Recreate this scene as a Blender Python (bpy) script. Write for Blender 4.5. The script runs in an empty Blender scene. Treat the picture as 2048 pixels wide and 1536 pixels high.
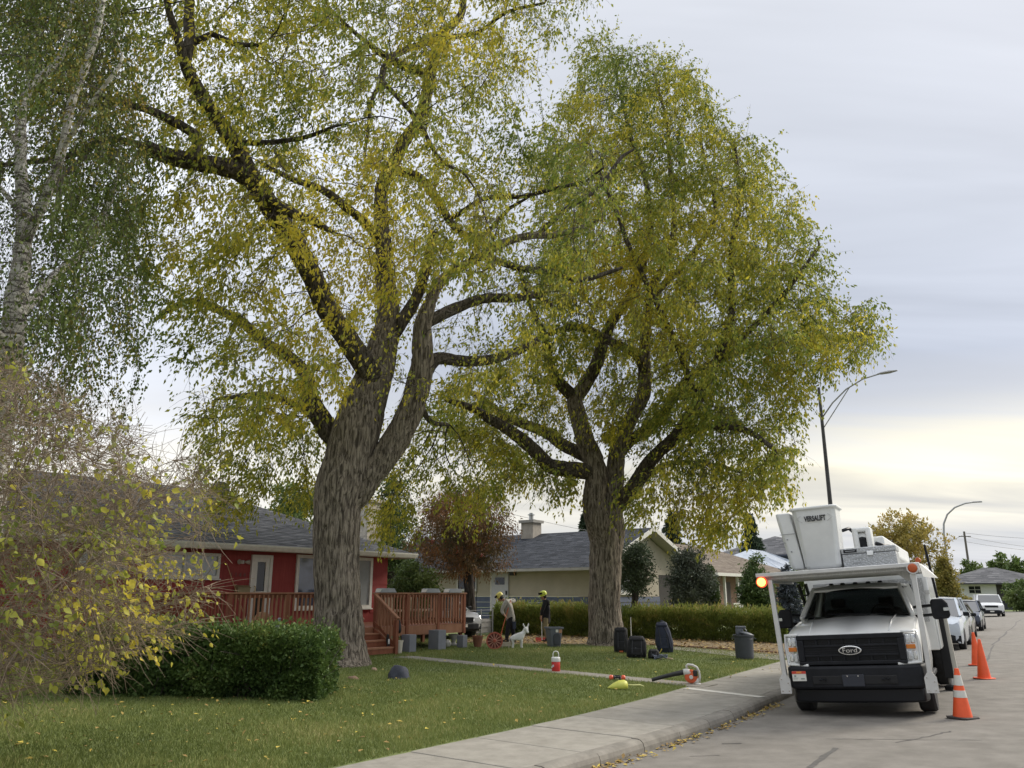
import bpy, bmesh, math, random
import numpy as np
from mathutils import Vector, Matrix, noise as mnoise

R = math.radians
rng = np.random.default_rng(7)
random.seed(7)
scene = bpy.context.scene
COL = scene.collection

# ---------------------------------------------------------------- camera
FPX, PITCH, CAM_H = 1600.0, R(14.7), 1.85          # focal length in pixels of the 2048-wide photograph
cam_d = bpy.data.cameras.new('camera')
cam_d.sensor_width = 36.0
cam_d.lens = 36.0 * FPX / 2048.0
cam_d.clip_end = 3000.0
cam = bpy.data.objects.new('camera', cam_d)
COL.objects.link(cam)
cam.location = (0, 0, CAM_H)
cam.rotation_euler = (R(90) + PITCH, 0, 0)
scene.camera = cam
scene.render.resolution_x, scene.render.resolution_y = 1024, 768

# ---------------------------------------------------------------- light
SUN_AZ, SUN_EL = R(66), R(36)                       # azimuth from +Y towards +X
sun_d = bpy.data.lights.new('sun', 'SUN')
sun_d.energy = 2.1
sun_d.angle = R(22)
sun_d.color = (1.0, 0.92, 0.79)
sun = bpy.data.objects.new('sun', sun_d)
COL.objects.link(sun)
sun_dir = Vector((math.sin(SUN_AZ) * math.cos(SUN_EL), math.cos(SUN_AZ) * math.cos(SUN_EL), math.sin(SUN_EL)))
sun.rotation_euler = sun_dir.to_track_quat('Z', 'Y').to_euler()

world = bpy.data.worlds.new('World')
scene.world = world
world.use_nodes = True
wt = world.node_tree
wt.nodes.clear()
def wn(t, **k):
    n = wt.nodes.new(t)
    for a, b in k.items(): setattr(n, a, b)
    return n
def wl(a, b): wt.links.new(a, b)
w_out = wn('ShaderNodeOutputWorld')
w_bg = wn('ShaderNodeBackground')
w_bg.inputs['Strength'].default_value = 1.0
wl(w_bg.outputs[0], w_out.inputs[0])
sky = wn('ShaderNodeTexSky')
sky.sky_type = 'NISHITA'
sky.sun_disc = False
sky.sun_elevation = SUN_EL
sky.sun_rotation = SUN_AZ
sky.dust_density = 2.0
sky_s = wn('ShaderNodeVectorMath', operation='SCALE')
sky_s.inputs['Scale'].default_value = 0.10
wl(sky.outputs[0], sky_s.inputs[0])
tc = wn('ShaderNodeTexCoord')
sep = wn('ShaderNodeSeparateXYZ')
wl(tc.outputs['Generated'], sep.inputs[0])
# cloud deck: project the view direction on a flat layer, stretch it into long streaks
zc = wn('ShaderNodeMath', operation='MAXIMUM'); wl(sep.outputs['Z'], zc.inputs[0]); zc.inputs[1].default_value = 0.0
zp = wn('ShaderNodeMath', operation='ADD'); wl(zc.outputs[0], zp.inputs[0]); zp.inputs[1].default_value = 0.12
dv = wn('ShaderNodeVectorMath', operation='DIVIDE')
cz = wn('ShaderNodeCombineXYZ')
for k in range(3): wl(zp.outputs[0], cz.inputs[k])
wl(tc.outputs['Generated'], dv.inputs[0]); wl(cz.outputs[0], dv.inputs[1])
mp = wn('ShaderNodeMapping'); mp.inputs['Rotation'].default_value = (0, 0, R(38)); mp.inputs['Scale'].default_value = (0.32, 1.5, 0.0)
wl(dv.outputs[0], mp.inputs[0])
nz = wn('ShaderNodeTexNoise'); nz.inputs['Scale'].default_value = 1.15; nz.inputs['Detail'].default_value = 5.0; nz.inputs['Roughness'].default_value = 0.5; nz.inputs['Distortion'].default_value = 0.5
wl(mp.outputs[0], nz.inputs['Vector'])
# height of the cloud deck's tone, wobbled by the streaks
zw = wn('ShaderNodeMath', operation='MULTIPLY_ADD')
nsub = wn('ShaderNodeMath', operation='SUBTRACT'); wl(nz.outputs['Fac'], nsub.inputs[0]); nsub.inputs[1].default_value = 0.5
wl(nsub.outputs[0], zw.inputs[0]); zw.inputs[1].default_value = 0.14; wl(sep.outputs['Z'], zw.inputs[2])
rmp = wn('ShaderNodeValToRGB')
cr = rmp.color_ramp.elements
cr.remove(cr[0])
SKY_RAMP = [(0.0, (.42, .445, .50)), (0.045, (.44, .46, .505)), (0.085, (.52, .505, .475)), (0.135, (.59, .56, .49)), (0.195, (.42, .43, .46)), (0.27, (.335, .36, .42)), (0.38, (.42, .445, .50)), (0.60, (.54, .56, .605)), (1.0, (1.30, 1.32, 1.36))]
cr[0].position = 1.0; cr[0].color = (*SKY_RAMP[-1][1], 1)
for p, c in SKY_RAMP[:-1]:
    e = cr.new(p); e.color = (*c, 1)
wl(zw.outputs[0], rmp.inputs['Fac'])
# streak contrast
sm = wn('ShaderNodeMapRange'); sm.inputs['From Min'].default_value = 0.3; sm.inputs['From Max'].default_value = 0.7; sm.inputs['To Min'].default_value = 0.80; sm.inputs['To Max'].default_value = 1.17
wl(nz.outputs['Fac'], sm.inputs['Value'])
cs = wn('ShaderNodeVectorMath', operation='SCALE'); wl(rmp.outputs['Color'], cs.inputs[0]); wl(sm.outputs[0], cs.inputs['Scale'])
# thin bright break in the cloud where the low sun stands behind it
dot = wn('ShaderNodeVectorMath', operation='DOT_PRODUCT')
gv = Vector((math.sin(R(36)) * math.cos(R(8)), math.cos(R(36)) * math.cos(R(8)), math.sin(R(8))))
dot.inputs[1].default_value = gv
wl(tc.outputs['Generated'], dot.inputs[0])
gl = wn('ShaderNodeMapRange'); gl.interpolation_type = 'SMOOTHSTEP'; gl.inputs['From Min'].default_value = 0.92; gl.inputs['From Max'].default_value = 1.0; gl.inputs['To Max'].default_value = 1.0
wl(dot.outputs['Value'], gl.inputs['Value'])
band = wn('ShaderNodeMapRange'); band.interpolation_type = 'SMOOTHSTEP'; band.inputs['From Min'].default_value = 0.075; band.inputs['From Max'].default_value = 0.0
zd = wn('ShaderNodeMath', operation='SUBTRACT'); wl(zw.outputs[0], zd.inputs[0]); zd.inputs[1].default_value = 0.148
za = wn('ShaderNodeMath', operation='ABSOLUTE'); wl(zd.outputs[0], za.inputs[0]); wl(za.outputs[0], band.inputs['Value'])
gm = wn('ShaderNodeMath', operation='MULTIPLY'); wl(gl.outputs[0], gm.inputs[0]); wl(band.outputs[0], gm.inputs[1])
gcol = wn('ShaderNodeVectorMath', operation='SCALE'); gcol.inputs[0].default_value = (.20, .17, .08); wl(gm.outputs[0], gcol.inputs['Scale'])
ad = wn('ShaderNodeVectorMath', operation='ADD'); wl(cs.outputs[0], ad.inputs[0]); wl(gcol.outputs[0], ad.inputs[1])
# thinner, whiter cloud away from the street side of the sky
dot2 = wn('ShaderNodeVectorMath', operation='DOT_PRODUCT'); dot2.inputs[1].default_value = Vector((-.80, .42, .42)).normalized()
wl(tc.outputs['Generated'], dot2.inputs[0])
wh = wn('ShaderNodeMapRange'); wh.interpolation_type = 'SMOOTHSTEP'; wh.inputs['From Min'].default_value = 0.45; wh.inputs['From Max'].default_value = 1.0; wh.inputs['To Max'].default_value = 0.30
wl(dot2.outputs['Value'], wh.inputs['Value'])
whc = wn('ShaderNodeVectorMath', operation='SCALE'); whc.inputs[0].default_value = (1, 1, 1); wl(wh.outputs[0], whc.inputs['Scale'])
ad2 = wn('ShaderNodeVectorMath', operation='ADD'); wl(ad.outputs[0], ad2.inputs[0]); wl(whc.outputs[0], ad2.inputs[1])
mx = wn('ShaderNodeMix', data_type='RGBA'); mx.inputs[0].default_value = 0.90
wl(sky_s.outputs[0], mx.inputs[6]); wl(ad2.outputs[0], mx.inputs[7])
wl(mx.outputs[2], w_bg.inputs['Color'])

vs = scene.view_settings
vs.view_transform = 'Standard'
vs.look = 'None'
vs.exposure = 0.68
vs.gamma = 1.0
vs.use_curve_mapping = False

# ---------------------------------------------------------------- pixel -> place helpers
cP, sP = math.cos(PITCH), math.sin(PITCH)
C0 = np.array([0, 0, CAM_H])
TH = R(37.6)                                        # bearing of the street
U = np.array([math.sin(TH), math.cos(TH)])          # along the street
N = np.array([-math.cos(TH), math.sin(TH)])         # from the street towards the houses
ROTU = R(90) - TH                                   # rotation that turns local x into U, local y into N
def ray(px, py):
    a, b = (px - 1024) / FPX, (768 - py) / FPX
    return np.array([a, cP - b * sP, sP + b * cP])
def kerb(s):                                        # distance of the kerb line from the camera's street line
    t = max(0.0, s - 9.6)
    return 5.36 + (0.2 + 0.10 * (t - 4) if t > 4 else 0.0125 * t * t)
SW = 1.79                                           # kerb + sidewalk width
def road_z(s, l):
    d = kerb(s) - l
    return 0.04 * (min(d, 10.4 - d, 5.0) - 2.0) if d < 9.9 else -0.06
def lawn_z(s, l):
    d = l - kerb(s) - SW
    return 0.07 + 0.022 * min(max(d, 0.0), 12.0)
def ground_z(x, y):
    s, l = x * U[0] + y * U[1], x * N[0] + y * N[1]
    k = kerb(s)
    if l < k: return road_z(s, l)
    return 0.07 if l < k + SW else lawn_z(s, l)
def S(s, l, z=None):
    p = s * U + l * N
    if z is None: z = ground_z(p[0], p[1])
    return np.array([p[0], p[1], z])
def sl(p): return float(p[0] * U[0] + p[1] * U[1]), float(p[0] * N[0] + p[1] * N[1])
def G(px, py):                                      # where the view ray meets the ground
    d = ray(px, py); z = 0.15
    for _ in range(25):
        p = C0 + d * ((z - CAM_H) / d[2]); z = 0.5 * z + 0.5 * ground_z(p[0], p[1])
    return np.array([p[0], p[1], ground_z(p[0], p[1])])
def onL(px, py, l):
    d = ray(px, py); t = l / (d[:2] @ N); return C0 + t * d
def onS(px, py, s):
    d = ray(px, py); t = s / (d[:2] @ U); return C0 + t * d
def atD(px, py, D):
    d = ray(px, py); return C0 + d * (D / math.hypot(d[0], d[1]))
def project(p):
    q = np.asarray(p, float) - C0
    z = q[..., 1] * cP + q[..., 2] * sP
    y = -q[..., 1] * sP + q[..., 2] * cP
    return 1024 + FPX * q[..., 0] / z, 768 - FPX * y / z

# ---------------------------------------------------------------- materials
MATS = {}
def mat(name, col=None, rough=0.6, metal=0.0, var=0.0, scale=6.0, col2=None, bump=0.0, bscale=None, stretch=(1, 1, 1), spec=0.5, coat=0.0, emit=None, estr=0.0, detail=4.0, alpha=None, trans=0.0):
    if name in MATS: return MATS[name]
    m = bpy.data.materials.new(name); m.use_nodes = True
    nt = m.node_tree; b = nt.nodes['Principled BSDF']
    b.inputs['Roughness'].default_value = rough
    b.inputs['Metallic'].default_value = metal
    b.inputs['Specular IOR Level'].default_value = spec
    b.inputs['Coat Weight'].default_value = coat
    b.inputs['Transmission Weight'].default_value = trans
    b.inputs['Base Color'].default_value = (*col, 1)
    if emit: b.inputs['Emission Color'].default_value = (*emit, 1); b.inputs['Emission Strength'].default_value = estr
    if var > 0 or col2 or bump > 0:
        t = nt.nodes.new('ShaderNodeTexCoord'); mp_ = nt.nodes.new('ShaderNodeMapping'); mp_.inputs['Scale'].default_value = stretch
        nt.links.new(t.outputs['Object'], mp_.inputs[0])
        n1 = nt.nodes.new('ShaderNodeTexNoise'); n1.inputs['Scale'].default_value = scale; n1.inputs['Detail'].default_value = detail; n1.inputs['Roughness'].default_value = 0.62
        nt.links.new(mp_.outputs[0], n1.inputs['Vector'])
        if var > 0 or col2:
            rp = nt.nodes.new('ShaderNodeValToRGB')
            c2 = col2 or tuple(min(1, c * (1 + var)) for c in col)
            c1 = col if col2 else tuple(c * (1 - var) for c in col)
            rp.color_ramp.elements[0].position = 0.32; rp.color_ramp.elements[0].color = (*c1, 1)
            rp.color_ramp.elements[1].position = 0.68; rp.color_ramp.elements[1].color = (*c2, 1)
            nt.links.new(n1.outputs['Fac'], rp.inputs[0]); nt.links.new(rp.outputs[0], b.inputs['Base Color'])
        if bump > 0:
            n2 = n1
            if bscale:
                n2 = nt.nodes.new('ShaderNodeTexNoise'); n2.inputs['Scale'].default_value = bscale; n2.inputs['Detail'].default_value = 5
                nt.links.new(mp_.outputs[0], n2.inputs['Vector'])
            bp = nt.nodes.new('ShaderNodeBump'); bp.inputs['Strength'].default_value = min(1, bump); bp.inputs['Distance'].default_value = 0.02
            nt.links.new(n2.outputs['Fac'], bp.inputs['Height']); nt.links.new(bp.outputs[0], b.inputs['Normal'])
    MATS[name] = m
    return m
def attr_mat(name, stops, rough=0.6, attr='val', translucent=0.0, spec=0.3, bump=0.0, bscale=40.0, stretch=(1, 1, 1), noise_mix=0.0, nscale=8.0):
    """colour from a per-piece attribute through a ramp"""
    if name in MATS: return MATS[name]
    m = bpy.data.materials.new(name); m.use_nodes = True
    nt = m.node_tree; b = nt.nodes['Principled BSDF']
    b.inputs['Roughness'].default_value = rough; b.inputs['Specular IOR Level'].default_value = spec
    a = nt.nodes.new('ShaderNodeAttribute'); a.attribute_name = attr
    rp = nt.nodes.new('ShaderNodeValToRGB')
    els = rp.color_ramp.elements
    while len(els) > 1: els.remove(els[0])
    els[0].position = stops[0][0]; els[0].color = (*stops[0][1], 1)
    for p, c in stops[1:]:
        e = els.new(p); e.color = (*c, 1)
    src = a.outputs['Fac']
    t = nt.nodes.new('ShaderNodeTexCoord'); mp_ = nt.nodes.new('ShaderNodeMapping'); mp_.inputs['Scale'].default_value = stretch
    nt.links.new(t.outputs['Object'], mp_.inputs[0])
    if noise_mix > 0:
        n1 = nt.nodes.new('ShaderNodeTexNoise'); n1.inputs['Scale'].default_value = nscale; n1.inputs['Detail'].default_value = 5
        nt.links.new(mp_.outputs[0], n1.inputs['Vector'])
        ma = nt.nodes.new('ShaderNodeMath'); ma.operation = 'MULTIPLY_ADD'; ma.inputs[1].default_value = noise_mix * 2; nt.links.new(n1.outputs['Fac'], ma.inputs[0])
        sb = nt.nodes.new('ShaderNodeMath'); sb.operation = 'SUBTRACT'; sb.inputs[1].default_value = noise_mix
        nt.links.new(src, sb.inputs[0]); nt.links.new(sb.outputs[0], ma.inputs[2]); src = ma.outputs[0]
    nt.links.new(src, rp.inputs[0]); nt.links.new(rp.outputs[0], b.inputs['Base Color'])
    if bump > 0:
        n2 = nt.nodes.new('ShaderNodeTexNoise'); n2.inputs['Scale'].default_value = bscale; n2.inputs['Detail'].default_value = 4
        nt.links.new(mp_.outputs[0], n2.inputs['Vector'])
        bp = nt.nodes.new('ShaderNodeBump'); bp.inputs['Strength'].default_value = bump; bp.inputs['Distance'].default_value = 0.02
        nt.links.new(n2.outputs['Fac'], bp.inputs['Height']); nt.links.new(bp.outputs[0], b.inputs['Normal'])
    if translucent > 0:
        tr = nt.nodes.new('ShaderNodeBsdfTranslucent'); mxs = nt.nodes.new('ShaderNodeMixShader'); mxs.inputs[0].default_value = translucent
        nt.links.new(rp.outputs[0], tr.inputs['Color'])
        o = nt.nodes['Material Output']
        nt.links.new(b.outputs[0], mxs.inputs[1]); nt.links.new(tr.outputs[0], mxs.inputs[2]); nt.links.new(mxs.outputs[0], o.inputs['Surface'])
    MATS[name] = m
    return m

# ---------------------------------------------------------------- mesh helpers
class MB:
    def __init__(s): s.v = []; s.f = []; s.a = []
    def add(s, vs_, fs, val=0.5):
        o = len(s.v); s.v += [tuple(map(float, v)) for v in vs_]
        for f in fs: s.f.append(tuple(o + i for i in f)); s.a.append(val)
        return s
    def box(s, c, d, rot=None, val=0.5, taper=(1, 1)):
        hx, hy, hz = d[0] / 2, d[1] / 2, d[2] / 2; tx, ty = taper
        p = [(-hx, -hy, -hz), (hx, -hy, -hz), (hx, hy, -hz), (-hx, hy, -hz), (-hx * tx, -hy * ty, hz), (hx * tx, -hy * ty, hz), (hx * tx, hy * ty, hz), (-hx * tx, hy * ty, hz)]
        if rot is not None: p = [tuple(rot @ Vector(q)) for q in p]
        p = [(q[0] + c[0], q[1] + c[1], q[2] + c[2]) for q in p]
        return s.add(p, [(0, 3, 2, 1), (4, 5, 6, 7), (0, 1, 5, 4), (1, 2, 6, 5), (2, 3, 7, 6), (3, 0, 4, 7)], val)
    def bb(s, x0, x1, y0, y1, z0, z1, val=0.5):
        return s.box(((x0 + x1) / 2, (y0 + y1) / 2, (z0 + z1) / 2), (abs(x1 - x0), abs(y1 - y0), abs(z1 - z0)), val=val)
    def bar(s, a, b, w, h=None, val=0.5, up=(0, 0, 1)):       # rectangular bar from a to b
        a, b = Vector(a), Vector(b); d = (b - a).normalized(); upv = Vector(up)
        if abs(d.dot(upv)) > 0.98: upv = Vector((0, 1, 0))
        x = d.cross(upv).normalized(); y = x.cross(d); h = h or w
        p = []
        for q in (a, b):
            for i, j in ((-1, -1), (1, -1), (1, 1), (-1, 1)): p.append(q + x * (i * w / 2) + y * (j * h / 2))
        return s.add(p, [(3, 2, 1, 0), (4, 5, 6, 7), (0, 1, 5, 4), (1, 2, 6, 5), (2, 3, 7, 6), (3, 0, 4, 7)], val)
    def tube(s, pts, rad, n=8, val=0.5, cap=True):
        pts = [Vector(p) for p in pts]
        if not hasattr(rad, '__len__'): rad = [rad] * len(pts)
        o = len(s.v); ref = None
        for i, p in enumerate(pts):
            d = (pts[min(i + 1, len(pts) - 1)] - pts[max(i - 1, 0)])
            d = d.normalized() if d.length > 1e-9 else Vector((0, 0, 1))
            if ref is None:
                ref = Vector((1, 0, 0)) if abs(d.x) < 0.8 else Vector((0, 1, 0))
            x = (ref - d * ref.dot(d)).normalized(); y = d.cross(x); ref = x
            for k in range(n):
                t = 2 * math.pi * k / n
                s.v.append(tuple(p + (x * math.cos(t) + y * math.sin(t)) * rad[i]))
        for i in range(len(pts) - 1):
            for k in range(n):
                a, b = o + i * n + k, o + i * n + (k + 1) % n
                s.f.append((a, b, b + n, a + n)); s.a.append(val)
        if cap:
            s.f.append(tuple(o + k for k in reversed(range(n)))); s.a.append(val)
            e = o + (len(pts) - 1) * n
            s.f.append(tuple(e + k for k in range(n))); s.a.append(val)
        return s
    def lathe(s, prof, n=20, c=(0, 0, 0), axis='z', val=0.5):
        o = len(s.v)
        for r_, h in prof:
            for k in range(n):
                t = 2 * math.pi * k / n; a, b = r_ * math.cos(t), r_ * math.sin(t)
                p = (a, b, h) if axis == 'z' else ((a, h, b) if axis == 'y' else (h, a, b))
                s.v.append((p[0] + c[0], p[1] + c[1], p[2] + c[2]))
        for i in range(len(prof) - 1):
            for k in range(n):
                a, b = o + i * n + k, o + i * n + (k + 1) % n
                s.f.append((a, b, b + n, a + n)); s.a.append(val)
        s.f.append(tuple(o + k for k in reversed(range(n)))); s.a.append(val)
        e = o + (len(prof) - 1) * n
        s.f.append(tuple(e + k for k in range(n))); s.a.append(val)
        return s
    def prism(s, poly, a, b, axis='x', val=0.5):    # polygon extruded along an axis
        def P(q, h): return (h, q[0], q[1]) if axis == 'x' else ((q[0], h, q[1]) if axis == 'y' else (q[0], q[1], h))
        n = len(poly); vs_ = [P(q, a) for q in poly] + [P(q, b) for q in poly]
        fs = [tuple(range(n))[::-1], tuple(range(n, 2 * n))] + [(i, (i + 1) % n, n + (i + 1) % n, n + i) for i in range(n)]
        return s.add(vs_, fs, val)
    def loft(s, rings, val=0.5, closed=True, caps=True):
        o = len(s.v); n = len(rings[0])
        for r_ in rings: s.v += [tuple(map(float, q)) for q in r_]
        for i in range(len(rings) - 1):
            for k in range(n if closed else n - 1):
                a, b = o + i * n + k, o + i * n + (k + 1) % n
                s.f.append((a, b, b + n, a + n)); s.a.append(val)
        if caps and closed:
            s.f.append(tuple(o + k for k in reversed(range(n)))); s.a.append(val)
            e = o + (len(rings) - 1) * n
            s.f.append(tuple(e + k for k in range(n))); s.a.append(val)
        return s
    def xf(s, M, start=0):
        for i in range(start, len(s.v)): s.v[i] = tuple(M @ Vector(s.v[i]))
        return s
    def mesh(s, name):
        me = bpy.data.meshes.new(name); me.from_pydata(s.v, [], s.f)
        a = me.attributes.new('val', 'FLOAT', 'FACE'); a.data.foreach_set('value', np.array(s.a, np.float32))
        bm = bmesh.new(); bm.from_mesh(me); bmesh.ops.recalc_face_normals(bm, faces=bm.faces); bm.to_mesh(me); bm.free()
        return me
def link(name, me, m, parent=None, smooth=False, bevel=0.0, kind=None, segs=2):
    o = bpy.data.objects.new(name, me); COL.objects.link(o)
    if m is not None and not me.materials: me.materials.append(m)
    if parent is not None: o.parent = parent
    if smooth:
        me.shade_smooth() if smooth is True else me.set_sharp_from_angle(angle=R(smooth))
        if smooth is not True: me.polygons.foreach_set('use_smooth', np.ones(len(me.polygons), bool)); 
    if bevel > 0:
        b = o.modifiers.new('bevel', 'BEVEL'); b.width = bevel; b.segments = segs; b.limit_method = 'ANGLE'; b.angle_limit = R(35)
        me.polygons.foreach_set('use_smooth', np.ones(len(me.polygons), bool)); me.set_sharp_from_angle(angle=R(40)); b.harden_normals = False
    if kind: o['kind'] = kind
    return o
def ob(name, mb, m, parent=None, smooth=False, bevel=0.0, kind=None, segs=2):
    return link(name, mb.mesh(name), m, parent, smooth, bevel, kind, segs)
def tag(o, label, cat, group=None):
    o['label'] = label; o['category'] = cat
    if group: o['group'] = group
    return o
def thing(name, label, cat, loc, rotz=0.0, group=None, rot=None):
    o = bpy.data.objects.new(name, None); COL.objects.link(o)
    o.empty_display_size = 0.1
    o.location = [float(c) for c in loc]; o.rotation_euler = rot or (0, 0, rotz)
    return tag(o, label, cat, group)
def structure(o): o['kind'] = 'structure'; return o
def npmesh(name, verts, faces, val=None, vals=None):
    """quick mesh from numpy arrays; faces (F,k)"""
    me = bpy.data.meshes.new(name)
    verts = np.ascontiguousarray(verts, np.float32); faces = np.ascontiguousarray(faces, np.int32)
    me.vertices.add(len(verts)); me.vertices.foreach_set('co', verts.ravel())
    k = faces.shape[1]
    me.loops.add(faces.size); me.loops.foreach_set('vertex_index', faces.ravel())
    me.polygons.add(len(faces)); me.polygons.foreach_set('loop_start', np.arange(0, faces.size, k, dtype=np.int32))
    me.update(calc_edges=True)
    if vals is not None:
        a = me.attributes.new('val', 'FLOAT', 'FACE'); a.data.foreach_set('value', np.ascontiguousarray(vals, np.float32))
    me.validate()
    return me
def norm(a): return a / np.maximum(np.linalg.norm(a, axis=-1, keepdims=True), 1e-9)
def text_part(name, body, size, m, parent, M, extrude=0.002, align='CENTER', sx=1.0, bold=0.0):
    cu = bpy.data.curves.new(name, 'FONT'); cu.body = body; cu.size = size; cu.extrude = extrude; cu.offset = bold; cu.align_x = align; cu.align_y = 'CENTER'
    tmp = bpy.data.objects.new('tmp_text', cu); COL.objects.link(tmp)
    dg = bpy.context.evaluated_depsgraph_get(); dg.update()
    me = bpy.data.meshes.new_from_object(tmp.evaluated_get(dg))
    bpy.data.objects.remove(tmp)
    me.transform(M @ Matrix.Diagonal((sx, 1, 1, 1)))
    me.materials.clear()
    return link(name, me, m, parent)
# ================================================================ GROUND, ROAD, WALK, LAWN
M_asph = mat('asphalt', (.150, .138, .120), 0.93, col2=(.225, .208, .184), scale=2.2, bump=0.45, bscale=140, detail=9)
M_conc = mat('pavement_concrete', (.19, .175, .148), 0.9, col2=(.28, .26, .222), scale=2.6, bump=0.25, bscale=90, detail=8)
M_kerb = mat('kerb_concrete', (.165, .152, .13), 0.9, col2=(.265, .245, .21), scale=4.5, bump=0.3, bscale=70, detail=8)
M_soil = mat('lawn_soil', (.095, .125, .036), 0.95, col2=(.155, .185, .056), scale=1.7, bump=0.5, bscale=60, detail=8)
M_far = mat('far_ground', (.07, .085, .035), 0.95, col2=(.13, .13, .06), scale=.06, detail=6)
M_litter = mat('leaf_litter_soil', (.13, .095, .055), 0.95, col2=(.27, .20, .105), scale=9, bump=0.6, bscale=45, detail=8)
M_patch = mat('tar_patch', (.085, .08, .074), 0.8, var=.35, scale=12)
M_stain = mat('old_concrete_strip', (.56, .54, .49), 0.85, var=.12, scale=14)

def sheet(name, ss, offs, fz, m, kind='structure', parent=None):
    vs_, fs = [], []
    for s in ss:
        for o_ in offs(s):
            p = S(s, o_, 0.0); vs_.append((p[0], p[1], fz(s, o_)))
    n = len(offs(ss[0]))
    for i in range(len(ss) - 1):
        for j in range(n - 1): fs.append((i * n + j, i * n + j + 1, (i + 1) * n + j + 1, (i + 1) * n + j))
    return ob(name, MB().add(vs_, fs), m, parent, kind=kind, smooth=True)
ob('ground', MB().add([(-1500, -600, -.30), (1500, -600, -.30), (1500, 2200, -.30), (-1500, 2200, -.30)], [(0, 1, 2, 3)]), M_far, kind='structure')
ss = list(np.linspace(-30, 104, 135))
sheet('road', ss, lambda s: [kerb(s) - d for d in np.linspace(-.05, 10.45, 15)], lambda s, l: road_z(s, l), M_asph)
sheet('lawn', list(np.linspace(-30, 104, 100)), lambda s: [kerb(s) + SW + d for d in (-.04, 1, 2, 4, 6, 8, 10, 12, 14, 20, 30, 60, 120)], lambda s, l: lawn_z(s, l) - .004, M_soil)
sheet('verge', list(np.linspace(-30, 104, 60)), lambda s: [kerb(s) - 10.4 - d for d in (0, 5, 20, 60)], lambda s, l: .07, M_soil)
mb = MB(); q = [S(104, 90, .02), S(104, -70, .02), S(300, -70, .4), S(300, 90, .4)]
ob('far_lawn', mb.add(q, [(0, 1, 2, 3)]), M_soil, kind='structure')

# sidewalk: slabs with recessed joints over a bed; kerb stones along the gutter
walk = sheet('sidewalk', list(np.linspace(-30, 104, 100)), lambda s: [kerb(s) + .10, kerb(s) + SW], lambda s, l: .045, M_kerb)
J = 1.2; j0 = 7.30
def slab(s0, s1, a, b, z, dz, t=.12):
    g = .006
    q = [S(s0 + g, kerb(s0) + a, z), S(s1 - g, kerb(s1) + a, z + dz), S(s1 - g, kerb(s1) + b, z + dz), S(s0 + g, kerb(s0) + b, z)]
    lo = [p - np.array([0, 0, t]) for p in q]
    return MB().add(q + lo, [(0, 1, 2, 3), (7, 6, 5, 4), (0, 4, 5, 1), (1, 5, 6, 2), (2, 6, 7, 3), (3, 7, 4, 0)])
M_slabs = [mat('slab_%d' % k, tuple(c * f for c in (.222, .206, .176)), 0.9, col2=tuple(c * f for c in (.315, .295, .255)), scale=3.0 + k, bump=0.25, bscale=90, detail=9) for k, f in enumerate((.92, 1.0, 1.06, .97))]
for k in range(-5, 28):
    s0 = j0 + k * J; random.seed(k + 50)
    ob('slab', slab(s0, s0 + J, .165, SW - .015, .07 + random.uniform(-.004, .004), random.uniform(-.003, .003)), M_slabs[k % 4 if k % 3 else (k + 1) % 4], walk, bevel=.012)
sheet('sidewalk_run', list(np.linspace(j0 + 28 * J, 104, 60)), lambda s: [kerb(s) + .15, kerb(s) + SW], lambda s, l: .07, M_conc)
kb = sheet('kerb', list(np.linspace(-30, 104, 120)), lambda s: [kerb(s) - .02, kerb(s) + .13], lambda s, l: -.06 if l < kerb(s) + .05 else .03, M_kerb)
def kstone(s0, s1, zj):
    g = .007; prof = [(-.035, -.14), (-.03, -.02), (-.012, .03), (.02, .058), (.06, .069), (.158, .070), (.158, -.14)]
    rings = [[S(s + e, kerb(s + e) + a, z + zj) for a, z in prof] for s, e in ((s0, g), ((s0 + s1) / 2, 0), (s1, -g))]
    return MB().loft(rings)
for k in range(-5, 60):
    s0 = j0 + .25 + k * 1.05; random.seed(k)
    ob('kerb_stone', kstone(s0, s0 + 1.05, random.uniform(-.004, .004)), M_kerb, kb)
sheet('kerb_run', list(np.linspace(j0 + .25 + 63, 104, 60)), lambda s: [kerb(s) - .02, kerb(s) + .15], lambda s, l: .072, M_kerb)

def poly_sheet(name, pts, m, kind='structure', parent=None):
    return ob(name, MB().add(pts, [tuple(range(len(pts)))]), m, parent, kind=kind)
def strip_px(name, near, far, m, dz):
    a = [G(*p) + np.array([0, 0, dz]) for p in near]; b = [G(*p) + np.array([0, 0, dz]) for p in far]
    n = len(a); return ob(name, MB().add(a + b, [(i, i + 1, n + i + 1, n + i) for i in range(n - 1)]), m, kind='structure')
# the pale strip across the walk where the path joins it
p0, p1 = G(1372, 1377), G(1524, 1395)
d_ = (p1 - p0); d_ /= np.linalg.norm(d_); w_ = np.array([-d_[1], d_[0], 0]) * .10
ob('path_joint', MB().add([p0 - w_ + [0, 0, .009], p1 - w_ + [0, 0, .009], p1 + w_ + [0, 0, .009], p0 + w_ + [0, 0, .009]], [(0, 1, 2, 3)]), M_stain, kind='structure')
# garden path of concrete flags from the steps to the walk
path = bpy.data.objects.new('garden_path', None); COL.objects.link(path); path['kind'] = 'structure'
PATH_S = 15.85
for k in range(8):
    l0 = 7.2 + k * 1.08; q = []
    for a, b in ((PATH_S - .33, l0 + .006), (PATH_S + .33, l0 + .006), (PATH_S + .33, l0 + 1.07), (PATH_S - .33, l0 + 1.07)):
        p = S(a - .05 * (b - 7) / 8, b); q.append(p + np.array([0, 0, .010]))
    lo = [p - np.array([0, 0, .06]) for p in q]
    ob('flagstone', MB().add(q + lo, [(0, 1, 2, 3), (0, 4, 5, 1), (1, 5, 6, 2), (2, 6, 7, 3), (3, 7, 4, 0)]), M_conc, path)
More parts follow.
